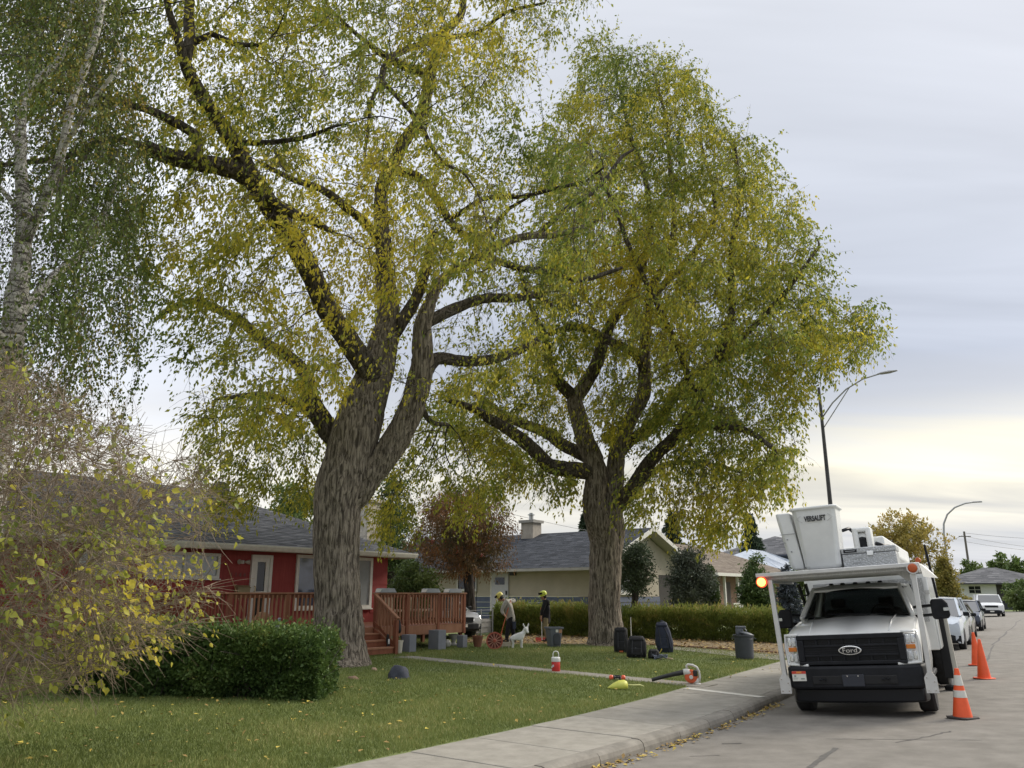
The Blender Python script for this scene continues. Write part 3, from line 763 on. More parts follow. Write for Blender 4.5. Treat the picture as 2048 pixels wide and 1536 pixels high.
D1 = float(np.hypot(*G(676, 1328)[:2]))
elm1_limbs = [
 [(678, 1345, 0, 150), (677, 1318, 0, 116), (676, 1280, 0, 98), (675, 1200, 0, 91), (674, 1120, 0, 88), (674, 1050, 0, 92), (680, 985, 0, 100), (692, 930, 0, 98), (708, 870, 0, 94), (726, 815, .1, 86), (745, 765, .2, 74), (764, 705, .3, 60), (776, 645, .4, 46), (770, 560, .6, 36), (766, 480, .8, 30), (762, 415, 1.0, 27), (762, 372, 1.1, 26), (783, 338, 1.2, 25), (812, 281, 1.3, 24), (832, 252, 1.4, 23), (849, 212, 1.5, 22), (862, 172, 1.6, 21), (866, 120, 1.7, 19), (881, 72, 1.8, 17), (906, 49, 1.9, 16), (926, 20, 2.0, 14), (922, -60, 2.2, 10), (940, -160, 2.4, 6)],
 [(705, 1000, -.05, 58), (740, 955, -.1, 55), (778, 903, -.15, 53), (811, 848, -.2, 50), (834, 790, -.25, 47), (845, 720, -.3, 43), (846, 652, -.3, 36), (858, 604, -.2, 23), (880, 566, 0, 20), (905, 540, .2, 18), (967, 509, .5, 17), (1018, 481, .8, 15), (1065, 472, 1.0, 15), (1104, 474, 1.2, 13), (1143, 464, 1.5, 11), (1190, 447, 1.8, 8)],
 [(847, 648, -.3, 24), (908, 618, .3, 22), (970, 597, .9, 19), (1030, 594, 1.4, 16), (1074, 591, 1.8, 13), (1104, 612, 2.1, 9)],
 [(852, 748, -.25, 28), (872, 718, 0, 25), (921, 725, .6, 22), (982, 720, 1.2, 19), (1043, 700, 1.8, 15), (1075, 676, 2.2, 9)],
 [(790, 668, .3, 30), (806, 640, .3, 26), (838, 590, .3, 22), (858, 520, .4, 19), (864, 462, .5, 15)],
 [(742, 748, -.2, 44), (706, 690, -.5, 42), (655, 612, -.7, 41), (612, 532, -.9, 41), (571, 458, -1.1, 41), (534, 402, -1.3, 40), (504, 357, -1.5, 37), (468, 292, -1.9, 31), (440, 250, -2.2, 28), (410, 205, -2.6, 27), (388, 165, -2.9, 25), (371, 128, -3.2, 23), (366, 98, -3.3, 18), (340, 36, -3.5, 14), (325, -40, -3.8, 9)],
 [(372, 118, -3.2, 24), (384, 87, -3.2, 22), (377, 47, -3.1, 20), (379, 0, -3.0, 17), (400, -80, -2.8, 10)],
 [(388, 88, -3.2, 15), (424, 69, -3.4, 13), (468, 86, -3.6, 11), (525, 90, -3.9, 8)],
 [(508, 360, -1.5, 36), (470, 338, -1.7, 36), (428, 328, -2.0, 34), (373, 317, -2.2, 33), (330, 309, -2.3, 32), (288, 292, -2.4, 30)],
 [(390, 318, -2.4, 26), (394, 296, -2.4, 22), (393, 268, -2.4, 20), (344, 243, -2.5, 18), (300, 222, -2.6, 15), (235, 203, -2.8, 12), (160, 190, -3.0, 9), (70, 182, -3.3, 6)],
 [(288, 292, -2.4, 14), (220, 280, -2.6, 14), (120, 310, -2.9, 12), (0, 330, -3.2, 9)],
 [(482, 286, -2.6, 13), (573, 281, -3.0, 10), (628, 270, -3.3, 9), (668, 255, -3.6, 6)],
 [(533, 394, -2.0, 22), (584, 430, -2.0, 20), (628, 448, -2.2, 17), (652, 460, -2.3, 12)],
 [(766, 498, .8, 20), (737, 450, .4, 18), (694, 412, 0, 17), (650, 379, -.4, 15), (592, 357, -.8, 12), (533, 328, -1.2, 9)],
 [(670, 880, .2, 42), (640, 835, .4, 40), (618, 790, .7, 36), (612, 756, 1.0, 28), (590, 722, 1.4, 22), (540, 690, 2.0, 21), (500, 660, 2.4, 20), (440, 625, 2.9, 17), (375, 604, 3.3, 12), (310, 640, 3.7, 8)],
 [(783, 340, 1.2, 20), (838, 352, .9, 18), (860, 384, .7, 17), (878, 410, .6, 16), (905, 450, .6, 14), (952, 485, .8, 10)],
 [(862, 152, 1.6, 20), (822, 137, 1.3, 18), (782, 117, .9, 16), (744, 94, .5, 11), (700, 60, 0, 7)],
 [(872, 80, 1.7, 14), (830, 92, .2, 13), (783, 112, -.8, 12), (766, 135, -1.0, 12), (760, 166, -1.2, 10), (742, 215, -1.3, 8), (735, 286, -1.4, 6), (730, 330, -1.4, 4)],
 [(764, 160, -1.2, 10), (812, 212, -1.6, 9), (843, 252, -1.8, 9), (866, 295, -2.0, 8), (889, 329, -2.2, 7), (924, 344, -2.4, 5), (950, 378, -2.5, 4)],
 [(884, 76, 1.8, 10), (949, 63, 1.4, 9), (1012, 26, 1.0, 7), (1090, 9, .6, 5)],
 [(1080, 470, 1.1, 12), (1127, 423, 1.4, 11), (1182, 384, 1.8, 10), (1221, 349, 2.1, 9), (1245, 313, 2.4, 7), (1264, 298, 2.6, 5)],
 [(967, 512, .5, 15), (1038, 536, 1.2, 14), (1096, 540, 1.8, 12), (1159, 558, 2.4, 11), (1206, 548, 2.8, 9), (1245, 538, 3.2, 6)],
 [(940, 520, .3, 10), (958, 482, .2, 10), (983, 454, .1, 9), (1018, 419, 0, 8), (1057, 395, -.2, 5)],
 [(900, 435, .6, 9), (960, 397, 0, 10), (1038, 395, -.3, 9), (1104, 380, -.6, 8), (1174, 362, -1, 6), (1206, 337, -1.2, 4)],
 [(640, 835, .4, 22), (560, 800, 2.0, 14), (500, 790, 3.2, 11), (430, 800, 4.0, 7)],
 [(835, 785, -.25, 14), (860, 840, 1.2, 10), (900, 850, 2.2, 7)],
]
E1_main = [(1190, -10), (1160, -250), (1000, -420), (600, -460), (250, -400), (60, -200), (20, 100), (90, 330), (200, 470), (300, 560), (350, 640), (395, 715), (380, 850), (470, 880), (560, 850), (640, 820), (760, 800), (870, 820), (960, 770), (1060, 720), (1110, 640), (1180, 560), (1240, 480), (1250, 330), (1130, 260), (1070, 200), (1080, 110), (1130, 60)]
crowns1 = [(E1_main, 1.0, -0.9, 5.5),
           ([(390, 820), (420, 1050), (455, 1040), (520, 980), (640, 1010), (640, 850), (520, 780)], .13, 3.0, 2.0),
           ([(745, 850), (740, 1030), (775, 1085), (835, 1020), (850, 880), (900, 820)], .07, 3.4, 1.6),
           ([(880, 870), (840, 960), (905, 990), (935, 1040), (990, 1000), (1000, 940), (960, 890)], .06, 3.2, 1.4)]
open1 = [(610, 1345), (625, 960), (650, 900), (672, 855), (740, 690), (800, 600), (870, 590), (985, 575), (1080, 580), (1090, 615), (930, 650), (870, 690), (985, 700), (1060, 700), (990, 745), (880, 745), (850, 850), (790, 930), (735, 1000), (735, 1345)]
def yel1(px, py, p):
    v = .52 + .22 * np.exp(-(((px - 700) / 190) ** 2 + ((py - 560) / 260) ** 2)) + .22 * np.exp(-(((px - 930) / 90) ** 2 + ((py - 1010) / 60) ** 2))
    return v - .16 * (px < 330) - .10 * ((px > 980) & (py > 250))
big_elm('elm_tree', 'big spreading elm with deeply furrowed trunk standing before the red house and deck', (676, 1328), D1, elm1_limbs, crowns1, open1, 250000, .95, yel1, seed=11, leaf=.118, n_att=3000)

D2 = float(np.hypot(*G(1212, 1290)[:2]))
elm2_limbs = [
 [(1214, 1304, 0, 104), (1214, 1284, 0, 78), (1212, 1240, 0, 64), (1210, 1180, 0, 62), (1210, 1120, 0, 63), (1206, 1075, 0, 58), (1196, 1040, -.2, 50), (1188, 1000, -.25, 45), (1190, 960, -.2, 42), (1186, 920, -.1, 40), (1170, 878, 0, 36), (1156, 830, .1, 33), (1148, 795, .2, 30), (1164, 775, .2, 27), (1192, 728, .2, 25), (1206, 682, .2, 22), (1235, 626, .3, 19), (1262, 590, .4, 16), (1290, 520, .6, 14), (1300, 440, .8, 12), (1290, 350, 1.0, 10), (1262, 270, 1.0, 8), (1240, 180, 1.2, 6), (1220, 100, 1.4, 4)],
 [(1216, 1110, .15, 52), (1222, 1060, .2, 48), (1222, 1010, .2, 44), (1226, 965, .3, 40), (1236, 895, .4, 30), (1261, 846, .4, 28), (1290, 790, .4, 26), (1287, 728, .3, 23), (1292, 660, .2, 20), (1296, 600, 0, 17), (1330, 520, -.4, 14), (1350, 440, -.8, 11), (1340, 340, -1.2, 9), (1330, 240, -1.5, 7), (1310, 150, -1.6, 4)],
 [(1184, 945, -.2, 34), (1150, 941, -.5, 32), (1098, 930, -.9, 28), (1063, 896, -1.3, 26), (1017, 860, -1.8, 23), (981, 838, -2.2, 20), (940, 812, -2.6, 15), (890, 800, -3.0, 9)],
 [(1186, 920, -.1, 28), (1164, 908, .3, 26), (1119, 885, .8, 23), (1088, 860, 1.2, 21), (1007, 834, 1.8, 17), (951, 788, 2.3, 12), (900, 770, 2.6, 8)],
 [(1146, 792, .2, 26), (1114, 763, -.2, 23), (1098, 720, -.6, 18), (1086, 660, -1.0, 14), (1060, 600, -1.4, 10), (1040, 540, -1.8, 7)],
 [(1228, 1024, .3, 32), (1261, 981, 0, 30), (1296, 931, -.4, 27), (1352, 872, -.9, 24), (1395, 800, -1.2, 20), (1436, 720, -1.4, 17), (1466, 610, -1.5, 14), (1462, 500, -1.5, 12), (1480, 400, -1.4, 9), (1470, 300, -1.3, 6)],
 [(1226, 930, .3, 26), (1250, 890, .9, 24), (1311, 845, 1.5, 21), (1370, 765, 2.1, 18), (1470, 705, 2.8, 15), (1590, 685, 3.3, 11), (1690, 675, 3.6, 8), (1750, 668, 3.8, 4)],
 [(1292, 760, .4, 19), (1271, 707, -.2, 18), (1222, 682, -.8, 17), (1164, 654, -1.4, 16), (1098, 667, -2.0, 10)],
 [(1352, 872, -.9, 18), (1420, 850, -1.8, 15), (1490, 860, -2.6, 12), (1550, 900, -3.2, 8)],
 [(1436, 720, -1.4, 14), (1520, 640, -2.0, 11), (1590, 560, -2.4, 8), (1640, 490, -2.6, 5)],
 [(1296, 600, 0, 15), (1375, 520, 1.0, 12), (1430, 420, 1.8, 9), (1400, 280, 2.0, 6)],
 [(1395, 800, -1.2, 14), (1330, 640, -3.0, 12), (1280, 540, -4.0, 10), (1230, 420, -4.6, 8), (1180, 300, -5.0, 5)],
 [(1261, 981, 0, 12), (1330, 930, 1.6, 12), (1420, 930, 2.8, 9), (1500, 950, 3.4, 6)],
]
E2_main = [(1200, 60), (1260, 80), (1345, 100), (1415, 150), (1430, 250), (1525, 262), (1545, 345), (1610, 400), (1635, 520), (1675, 585), (1740, 605), (1768, 665), (1735, 715), (1650, 745), (1610, 810), (1570, 880), (1520, 870), (1470, 950), (1420, 940), (1330, 950), (1280, 900), (1150, 860), (1060, 950), (1000, 950), (930, 880), (870, 850), (880, 760), (980, 740), (1060, 640), (1060, 500), (1090, 420), (1060, 310), (1120, 210), (1155, 120)]
crowns2 = [(E2_main, 1.0, -.8, 6.0),
           ([(1400, 930), (1395, 1050), (1440, 1070), (1480, 1030), (1510, 1050), (1530, 980), (1570, 950), (1595, 960), (1610, 880), (1540, 850)], .13, -2.0, 2.2),
           ([(1000, 880), (970, 950), (1010, 985), (1070, 960), (1090, 990), (1165, 970), (1160, 910), (1080, 890)], .07, -1.0, 2.0),
           ([(1235, 950), (1245, 1030), (1290, 1045), (1330, 1010), (1370, 1080), (1385, 980), (1330, 920)], .09, -2.4, 1.6)]
open2 = [(1170, 1310), (1172, 1000), (1150, 955), (1060, 915), (960, 830), (985, 815), (1080, 870), (1140, 870), (1100, 760), (1140, 760), (1190, 700), (1235, 620), (1255, 640), (1215, 730), (1180, 800), (1215, 900), (1260, 840), (1275, 700), (1310, 700), (1310, 790), (1270, 880), (1350, 860), (1330, 910), (1250, 1010), (1250, 1310)]
def yel2(px, py, p):
    v = .43 + .20 * np.exp(-(((px - 1070) / 110) ** 2 + ((py - 850) / 160) ** 2)) + .16 * np.exp(-(((px - 1250) / 260) ** 2 + ((py - 480) / 240) ** 2))
    return v + .08 * (py > 960)
big_elm('elm_tree', 'tall elm with paired stems growing in front of the beige stucco house', (1212, 1290), D2, elm2_limbs, crowns2, open2, 250000, 1.05, yel2, seed=23, leaf=.138, n_att=3200)
# ---------------------------------------------------------------- the birch by the left edge
rng = np.random.default_rng(5)
DB = 15.2
bb_ = atD(-60, 1395, DB); bb_[2] = ground_z(bb_[0], bb_[1])
birch = thing('birch_tree', 'white barked weeping birch rising behind the twiggy bush', 'tree', bb_)
sk = Skel(.18)
for rows in [
 [(-60, 1405, 0, 60), (-48, 1300, 0, 50), (-20, 1050, 0, 47), (8, 840, 0, 45), (20, 740, 0, 44), (27, 660, 0, 43), (28, 600, 0, 40), (40, 524, .1, 33), (46, 456, .2, 27), (43, 365, .3, 24), (39, 255, .4, 20), (44, 205, .5, 17), (68, 160, .6, 14), (118, 118, .8, 11), (140, 40, 1.0, 8), (150, -100, 1.2, 5)],
 [(52, 470, 0, 20), (68, 440, -.1, 19), (96, 378, -.3, 17), (123, 296, -.5, 16), (141, 205, -.7, 15), (169, 137, -.8, 14), (191, 77, -.9, 13), (205, 0, -1.0, 11), (215, -120, -1.1, 7)],
 [(34, 625, 0, 24), (82, 574, .4, 19), (109, 547, .7, 17), (160, 510, 1.2, 13), (215, 420, 1.8, 10), (250, 300, 2.2, 7)],
 [(39, 300, .4, 12), (27, 280, .3, 11), (0, 228, 0, 10), (-40, 120, -.3, 7)],
 [(44, 440, .2, 12), (20, 400, .4, 10), (-30, 340, .8, 8), (-120, 250, 1.2, 5)],
 [(27, 700, 0, 14), (-60, 600, -.5, 12), (-160, 480, -1.0, 8)],
 [(123, 296, -.5, 10), (180, 210, -1.2, 8), (250, 120, -1.8, 6)],
 [(96, 378, -.3, 9), (150, 330, .6, 8), (215, 300, 1.4, 5)]]: limb_px(sk, DB, rows)
att = np.vstack([crown_points(1100, [(-320, -300), (-420, 200), (-360, 600), (-200, 760), (60, 800), (200, 760), (300, 640), (330, 480), (300, 200), (260, -60), (200, -300)], DB, 3.4)])
sk.grow(att, step=.35, kill=.5, infl=7.0, iters=70, tip_r=.0045, from_r=.15)
finish_tree(birch, sk, bb_, M_birch, M_dtwig, M_dtwig, .045)
P = np.array(sk.p); r = np.array(sk.r); nodes = np.where((np.arange(len(P)) >= sk.n0) & (r < .02))[0]
nodes = rng.choice(nodes, 6200)
T = twigs_on(sk, nodes, 1, 1.75, .75, K=6, spread=.7, wind=(-.08, 0, 0))
pos, ax = leaves_on(T, 19, jit=.03, hang=.8, wind=(-.12, 0, 0))
px, py = project(pos)
keep = (pos[:, 2] > 1.8) & ~(in_poly(px, py, [(0, 700), (0, 250), (60, 230), (160, 180), (205, 60), (225, 60), (150, 320), (80, 470), (130, 520), (60, 640), (50, 700)]) & (np.hypot(pos[:, 0], pos[:, 1]) < DB + .3) & (rng.random(len(pos)) < .75))
keep &= ~((px > 330) & (py > 690) & (rng.random(len(pos)) < .9))
lat = np.repeat(np.array([mnoise.noise((a * .6, b * .6, c * .35)) for a, b, c in pos[::19]]), 19)
keep &= ~((lat < -.28) & (rng.random(len(pos)) < .7))
val = .34 + .75 * np.maximum(0, lat - .12) + .10 * lat + rng.normal(0, .12, len(pos))
twig_mesh('twigs', T[::2], .0035, .0015, M_dtwig, birch, bb_)
ln = .062 * rng.uniform(.7, 1.25, keep.sum())
leaves('crown', pos[keep], ax[keep], ln, ln * .68, val[keep], M_birchleaf, birch, origin=bb_, kind='stuff')

# ---------------------------------------------------------------- sprawling bush in the left foreground
rng = np.random.default_rng(8)
DS = 9.6
sb = atD(-190, 1500, DS + .6); sb[2] = ground_z(sb[0], sb[1])
bush = thing('leggy_bush', 'sprawling leggy shrub of bare tan twigs and large yellow leaves over the lawn', 'shrub', sb)
outline = [(-420, 700), (-100, 690), (60, 730), (150, 790), (250, 860), (370, 890), (440, 990), (425, 1120), (420, 1250), (300, 1320), (190, 1340), (90, 1375), (-20, 1430), (-300, 1480)]
sk = Skel(.25); sk.p = [sb]; sk.par = [-1]; sk.r = [.05]; sk.fix = [1]
tips = crown_points(60, outline, DS, 1.6); tpx, _ = project(tips); tips = tips[(tpx < 240) | (rng.random(len(tips)) < .45)]
for k, t in enumerate(tips):
    b0 = sb + np.array([rng.normal(0, .28), rng.normal(0, .28), .02]); mid = b0 * .55 + t * .45 + np.array([0, 0, .25 + .1 * np.linalg.norm(t - b0) * (t[2] < 2.2)]) + rng.normal(0, .12, 3)
    sk.limb([(b0, .017), (mid, .011), (t * .98 + b0 * .02, .0045)], start=0)
att = crown_points(3800, outline, DS, 1.7); apx, apy = project(att); att = att[(apx < 215) | (rng.random(len(att)) < np.clip(1.0 - (apx - 215) / 130, .22, 1))]
sk.grow(att, step=.20, kill=.22, infl=1.6, iters=30, tip_r=.0036, minr=.003, from_r=.014)
a, b = MB(), MB(); sk.mesh((a, b), sb, 99)
M_stem = mat('bush_stem', (.15, .112, .078), .85, scale=5, col2=(.29, .228, .16))
link('stems', a_mesh(b, 'stems'), M_stem, bush, smooth=True, kind='stuff')
P = np.array(sk.p); r = np.array(sk.r); nodes = np.where((np.arange(len(P)) >= sk.n0))[0]
tw = twigs_on(sk, rng.choice(nodes, 9500), 1, .46, .04, K=4, spread=1.0, wind=(.10, 0, .05))
twig_mesh('twigs', tw, .0034, .0016, M_stem, bush, sb)
# leaves sit in loose clusters
ctr = rng.choice(len(tw), 1450); pos, ax = leaves_on(tw[ctr], 6, jit=.035, hang=.75, wind=(.1, 0, 0))
px, py = project(pos); cl = np.repeat(rng.normal(0, .24, 1450), 6)
val = .22 + cl + rng.normal(0, .10, len(pos)) + .30 * (py > 1120) * (px > 120) + .16 * (px > 250)
keep = (pos[:, 2] > .35) & ~((py < 1010) & (rng.random(len(pos)) < .50))
def big_leaves(name, pos, ax, L, val, m, parent, org):
    """broad pointed leaves with a folded blade, eight faces each"""
    n = len(pos); ax = norm(ax); side = norm(np.cross(ax, norm(rng.normal(size=(n, 3))))); nr = np.cross(side, ax); L = L[:, None]
    rows = [(0, 0, 0), (.22, .26, .06), (.46, .37, .12), (.74, .22, .05), (1.05, 0, -.12)]
    V = []
    for t, w, h in rows:
        c = pos - org + ax * L * t - nr * L * (.10 * t * t)
        if w == 0: V.append(c)
        else: V += [c - side * L * w + nr * L * h, c, c + side * L * w + nr * L * h]
    V = np.stack(V, 1).reshape(-1, 3); i = (np.arange(n) * 11)[:, None]
    tri = [(0, 1, 2), (0, 2, 3), (7, 10, 8), (8, 10, 9)]; quad = [(1, 4, 5, 2), (2, 5, 6, 3), (4, 7, 8, 5), (5, 8, 9, 6)]
    tri += [t for q in quad for t in ((q[0], q[1], q[2]), (q[0], q[2], q[3]))]
    Fc = np.stack([np.concatenate([i + k for k in t], 1) for t in tri], 1).reshape(-1, 3)
    return link(name, npmesh(name, V, Fc, vals=np.repeat(np.clip(val, 0, 1), len(tri))), m, parent, kind='stuff')
big_leaves('foliage', pos[keep], ax[keep], .050 * rng.uniform(.5, 1.7, keep.sum()), val[keep], M_bushleaf, bush, sb)

# ---------------------------------------------------------------- hedges
def hedge(name, label, A, B, thick, h, nl, leaf, m, sd, base_val=.45, top_rag=.06, upright=.2, stems=260, group=None, aspect=.55):
    """hedge along the line A-B (front foot line), thickness to the back"""
    global rng
    rng = np.random.default_rng(sd)
    A, B = np.asarray(A, float)[:2], np.asarray(B, float)[:2]; d = B - A; L = np.linalg.norm(d); d /= L; bk = np.array([-d[1], d[0]])
    if bk @ (A + B) < 0: bk = -bk
    org = np.array([*((A + B) / 2), ground_z(*((A + B) / 2))]); root = thing(name, label, 'hedge', org, group=group)
    n = nl; t = rng.random(n); w = rng.random(n); z = rng.random(n)
    face = rng.random(n)                       # most leaves near the shell
    sh = rng.exponential(.10, n)
    u = t * L; wv = w * thick; zv = z * h
    front = face < .40; top = (face >= .40) & (face < .66); side = (face >= .66) & (face < .82); back = (face >= .82) & (face < .88)
    wv = np.where(front, sh, np.where(back, thick - sh, wv)); zv = np.where(top, h - sh, zv); u = np.where(side, np.where(rng.random(n) < .5, sh, L - sh), u)
    # rounded, uneven outline
    bul = np.array([mnoise.noise((a * 1.1, b * 1.3, c * 1.4)) + .5 * mnoise.noise((a * 3.1, b * 3.3, c * 3.4)) for a, b, c in zip(u[:], wv + zv, zv)])
    rx = np.clip((np.minimum(u, L - u)) / .45, 0, 1); ztop = h * (.78 + .22 * np.sqrt(rx)) * (1 + .10 * np.array([mnoise.noise((a * .9, sd, 0)) for a in u])) 
    ew = np.clip(np.minimum(wv, thick - wv) / .28, 0, 1); ztop = ztop - .14 * (1 - np.sqrt(ew)); zv = np.minimum(zv, ztop) + top_rag * rng.normal(size=n) * (zv > h * .85)
    pull = .10 * (1 - np.clip(zv / (.35 * h), 0, 1))
    wv = wv + np.where(wv < thick / 2, pull - .16 * bul, -pull + .16 * bul); u = u + np.where(u < L / 2, -1, 1) * (np.minimum(u, L - u) < .3) * .10 * bul; zv = zv + .10 * bul * (zv > .3 * h)
    xy = A + d * u[:, None] + bk * wv[:, None]; gz = np.array([ground_z(a, b) for a, b in xy]); pos = np.stack([xy[:, 0], xy[:, 1], gz + np.maximum(zv, .02)], 1)
    out = np.stack([*( (d * ((u - L / 2) / L)[:, None] + bk * ((wv - thick / 2) / thick)[:, None]).T), (zv / h - .45) * .8], 1)
    ax = norm(norm(out) * .5 + rng.normal(0, .5, (n, 3)) + np.array([0, 0, upright]))
    keep = ~((bul < -.30) & (rng.random(n) < .6))
    ln = leaf * rng.uniform(.6, 1.35, n)
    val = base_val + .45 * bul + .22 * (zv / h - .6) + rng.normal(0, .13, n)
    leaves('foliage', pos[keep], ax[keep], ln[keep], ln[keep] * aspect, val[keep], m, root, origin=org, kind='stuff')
    su = rng.uniform(0.05, L - .05, stems); sw_ = rng.uniform(.15, thick - .15, stems); b0 = A + d * su[:, None] + bk * sw_[:, None]; gz = np.array([ground_z(a, b) for a, b in b0])
    K = [np.stack([b0[:, 0], b0[:, 1], gz], 1)]
    for k in range(1, 4):
        K.append(np.stack([b0[:, 0] + rng.normal(0, .10 * k, stems), b0[:, 1] + rng.normal(0, .10 * k, stems), gz + h * .30 * k * rng.uniform(.8, 1.05, stems)], 1))
    twig_mesh('stems', np.stack(K, 1), .011, .004, M_dtwig, root, org)
    return root
hA, hB = G(632, 1404), G(120, 1392)
hedge('clipped_hedge', 'low dark green clipped hedge on the lawn beside the leggy shrub', hA, hB, 1.30, .99, 56000, .072, M_hedge, 31, aspect=.62, top_rag=.11)
hedge('willow_hedge', 'long feathery green hedge running behind the second elm before the beige house', G(982, 1268), G(1575, 1287), 1.3, .98, 80000, .125, M_hedge2, 32, .54, .13, .9, 420, aspect=.28)

# ---------------------------------------------------------------- background trees and shrubs
def plant(name, label, cat, rect, D, nleaf, leaf, m, sd, kind='round', val=.45, spread=.2, trunk=.12, base_px=None, depth=None, asp=.5, hang=.25, dens_edge=.55, group=None, trunk_m=None, zlift=0.0, n_att=260):
    """rect = x0, x1, top, bottom of the crown in the photograph; D = distance"""
    global rng
    rng = np.random.default_rng(sd)
    x0, x1, yt, yb = rect; xc = (x0 + x1) / 2
    base = atD(base_px or xc, 1190, D); base[2] = ground_z(base[0], base[1]); root = thing(name, label, cat, base, group=group)
    ct, cb = atD(xc, yt, D), atD(xc, yb, D); w = np.linalg.norm(atD(x1, (yt + yb) / 2, D) - atD(x0, (yt + yb) / 2, D)) / 2
    zt, zb = ct[2], max(cb[2], base[2] + .05); ctr = np.array([*atD(xc, (yt + yb) / 2, D)[:2], (zt + zb) / 2]); h = (zt - zb) / 2; dp = depth or w
    view = norm(np.array([ctr[0], ctr[1], 0.])); right = np.array([view[1], -view[0], 0])
    if kind == 'cone':
        sk = Skel(.05); sk.limb([(base, trunk), ((base + np.array([ctr[0], ctr[1], zt])) / 2 * np.array([1, 1, 1]), trunk * .6), (np.array([ctr[0], ctr[1], zt - .05]), .015)])
        a = MB(); a.tube([Vector(np.array(q) - base) for q in sk.p], sk.r, 7); ob('trunk', a, trunk_m or M_branch, root, smooth=True)
        nb = max(60, int(nleaf / 60)); f = np.sqrt(rng.random(nb)) if spread < .5 else rng.random(nb); f = 1 - f * .98
        zz = zb + (zt - zb) * (1 - rng.random(nb) ** .75); fr = (zt - zz) / (zt - zb); ang = rng.uniform(0, 6.283, nb)
        rr = w * (fr ** .8) * rng.uniform(.72, 1.08, nb) + .05
        tip = np.stack([ctr[0] + np.cos(ang) * rr, ctr[1] + np.sin(ang) * rr, zz - .22 * rr], 1); st = np.stack([ctr[0] + 0 * ang, ctr[1] + 0 * ang, zz], 1)
        T = np.stack([st, st * .6 + tip * .4 + np.array([0, 0, .02]), st * .25 + tip * .75, tip], 1)
        twig_mesh('branches', T, .018, .004, M_dtwig, root, base)
        per = nleaf // nb; pos, ax = leaves_on(T, per, jit=.06, hang=hang, wind=(0, 0, 0))
        dd = norm(np.repeat(tip - st, per, 0)); ax = norm(dd * .8 + rng.normal(0, .45, ax.shape) + np.array([0, 0, -.15]))
        v = val + .12 * np.repeat(rng.normal(0, 1, nb), per) + rng.normal(0, .14, len(pos))
    else:
        q = norm(rng.normal(size=(n_att, 3))) * (rng.random((n_att, 1)) ** .38)
        if kind == 'flame': q[:, :2] *= (1 - .55 * np.clip(q[:, 2:3], 0, 1))
        nzq = np.array([mnoise.noise((a * 1.6 + sd, b * 1.6, c * 1.6)) for a, b, c in q])[:, None]; q = q * (1 + .30 * nzq)
        att = ctr + right * q[:, :1] * w + view * q[:, 1:2] * dp + np.array([0, 0, 1.]) * q[:, 2:] * h
        sk = Skel(.15); top = ctr + np.array([0, 0, h * .25])
        fork = np.array([*(base[:2] * .5 + ctr[:2] * .5), zb + .12 * (zt - zb)]) if zb > base[2] + .4 else base + np.array([0, 0, .25])
        sk.limb([(base, trunk * 1.25), (fork, trunk), (top * .5 + fork * .5, trunk * .6), (top, trunk * .25)])
        sk.grow(att, step=max(.18, h * .12), kill=max(.2, h * .12), infl=h * 3, iters=40, tip_r=max(.006, h * .004))
        finish_tree(root, sk, base, trunk_m or M_branch, trunk_m or M_dtwig, M_dtwig, trunk * .5)
        P = np.array(sk.p); nodes = np.where(np.arange(len(P)) >= sk.n0)[0]; nt = max(80, nleaf // 12)
        T = twigs_on(sk, rng.choice(nodes, nt), 1, max(.35, h * .28), .12 + hang * .4, K=4, wind=(0, 0, 0))
        pos, ax = leaves_on(T, 12, jit=.05 + h * .02, hang=hang, wind=(-.1, 0, 0))
        lat = np.repeat(np.array([mnoise.noise((a * .9 + sd, b * .9, c * .9)) for a, b, c in pos[::12]]), 12)
        v = val + spread * 2 * lat + rng.normal(0, .12, len(pos))
        twig_mesh('twigs', T[::3], .006, .002, M_dtwig, root, base)
    keep = pos[:, 2] > base[2] + .02
    ln = leaf * rng.uniform(.65, 1.3, keep.sum())
    leaves('crown', pos[keep], ax[keep], ln, ln * asp, v[keep], m, root, origin=base, kind='stuff')
    return root
plant('poplar_tree', 'dark columnar poplar behind the chimney of the red house', 'tree', (742, 828, 930, 1180), 42, 9000, .17, M_green, 41, 'flame', .25, .15, .2)
plant('lilac_shrub', 'rounded green shrub growing between the red house corner and the deck rail', 'shrub', (770, 885, 1118, 1262), 30.5, 9000, .13, M_green, 42, val=.62, trunk=.05)
rw = plant('rowan_tree', 'russet rowan tree hung with red berry clusters before the beige house', 'tree', (826, 1022, 968, 1158), 31.5, 24000, .12, M_rowan, 43, val=.40, spread=.30, trunk=.17, base_px=946, hang=.5, asp=.33, n_att=520, depth=2.2)
P_ = rng.normal(size=(60, 3)); cl = atD(924, 1068, 31.5) + norm(P_) * rng.random((60, 1)) ** .4 * np.array([1.45, 1.45, 1.5])
bp_ = (cl[:, None, :] + rng.normal(0, .055, (60, 16, 3))).reshape(-1, 3); mbx = MB()
for q in bp_: mbx.lathe([(.006, -.016), (.017, 0), (.006, .016)], 5, q - np.array(rw.location))
ob('berries', mbx, mat('red_berry', (.50, .055, .02), .4), rw, kind='stuff')
plant('juniper_shrub', 'bushy dark juniper against the gable wall of the beige house', 'shrub', (1236, 1304, 1080, 1196), 33.0, 8000, .10, M_conif, 44, val=.75, trunk=.12, hang=.0, base_px=1268)
plant('juniper_shrub', 'large grey juniper at the porch corner of the beige house', 'shrub', (1335, 1425, 1085, 1232), 38.0, 14000, .12, M_junip, 45, 'flame', val=.5, trunk=.12, hang=-.3)
plant('cedar_shrub', 'slim bright green pyramidal cedar beside the grey juniper', 'shrub', (1403, 1442, 1132, 1228), 38.5, 7000, .09, M_green, 46, 'cone', val=.35, trunk=.06)
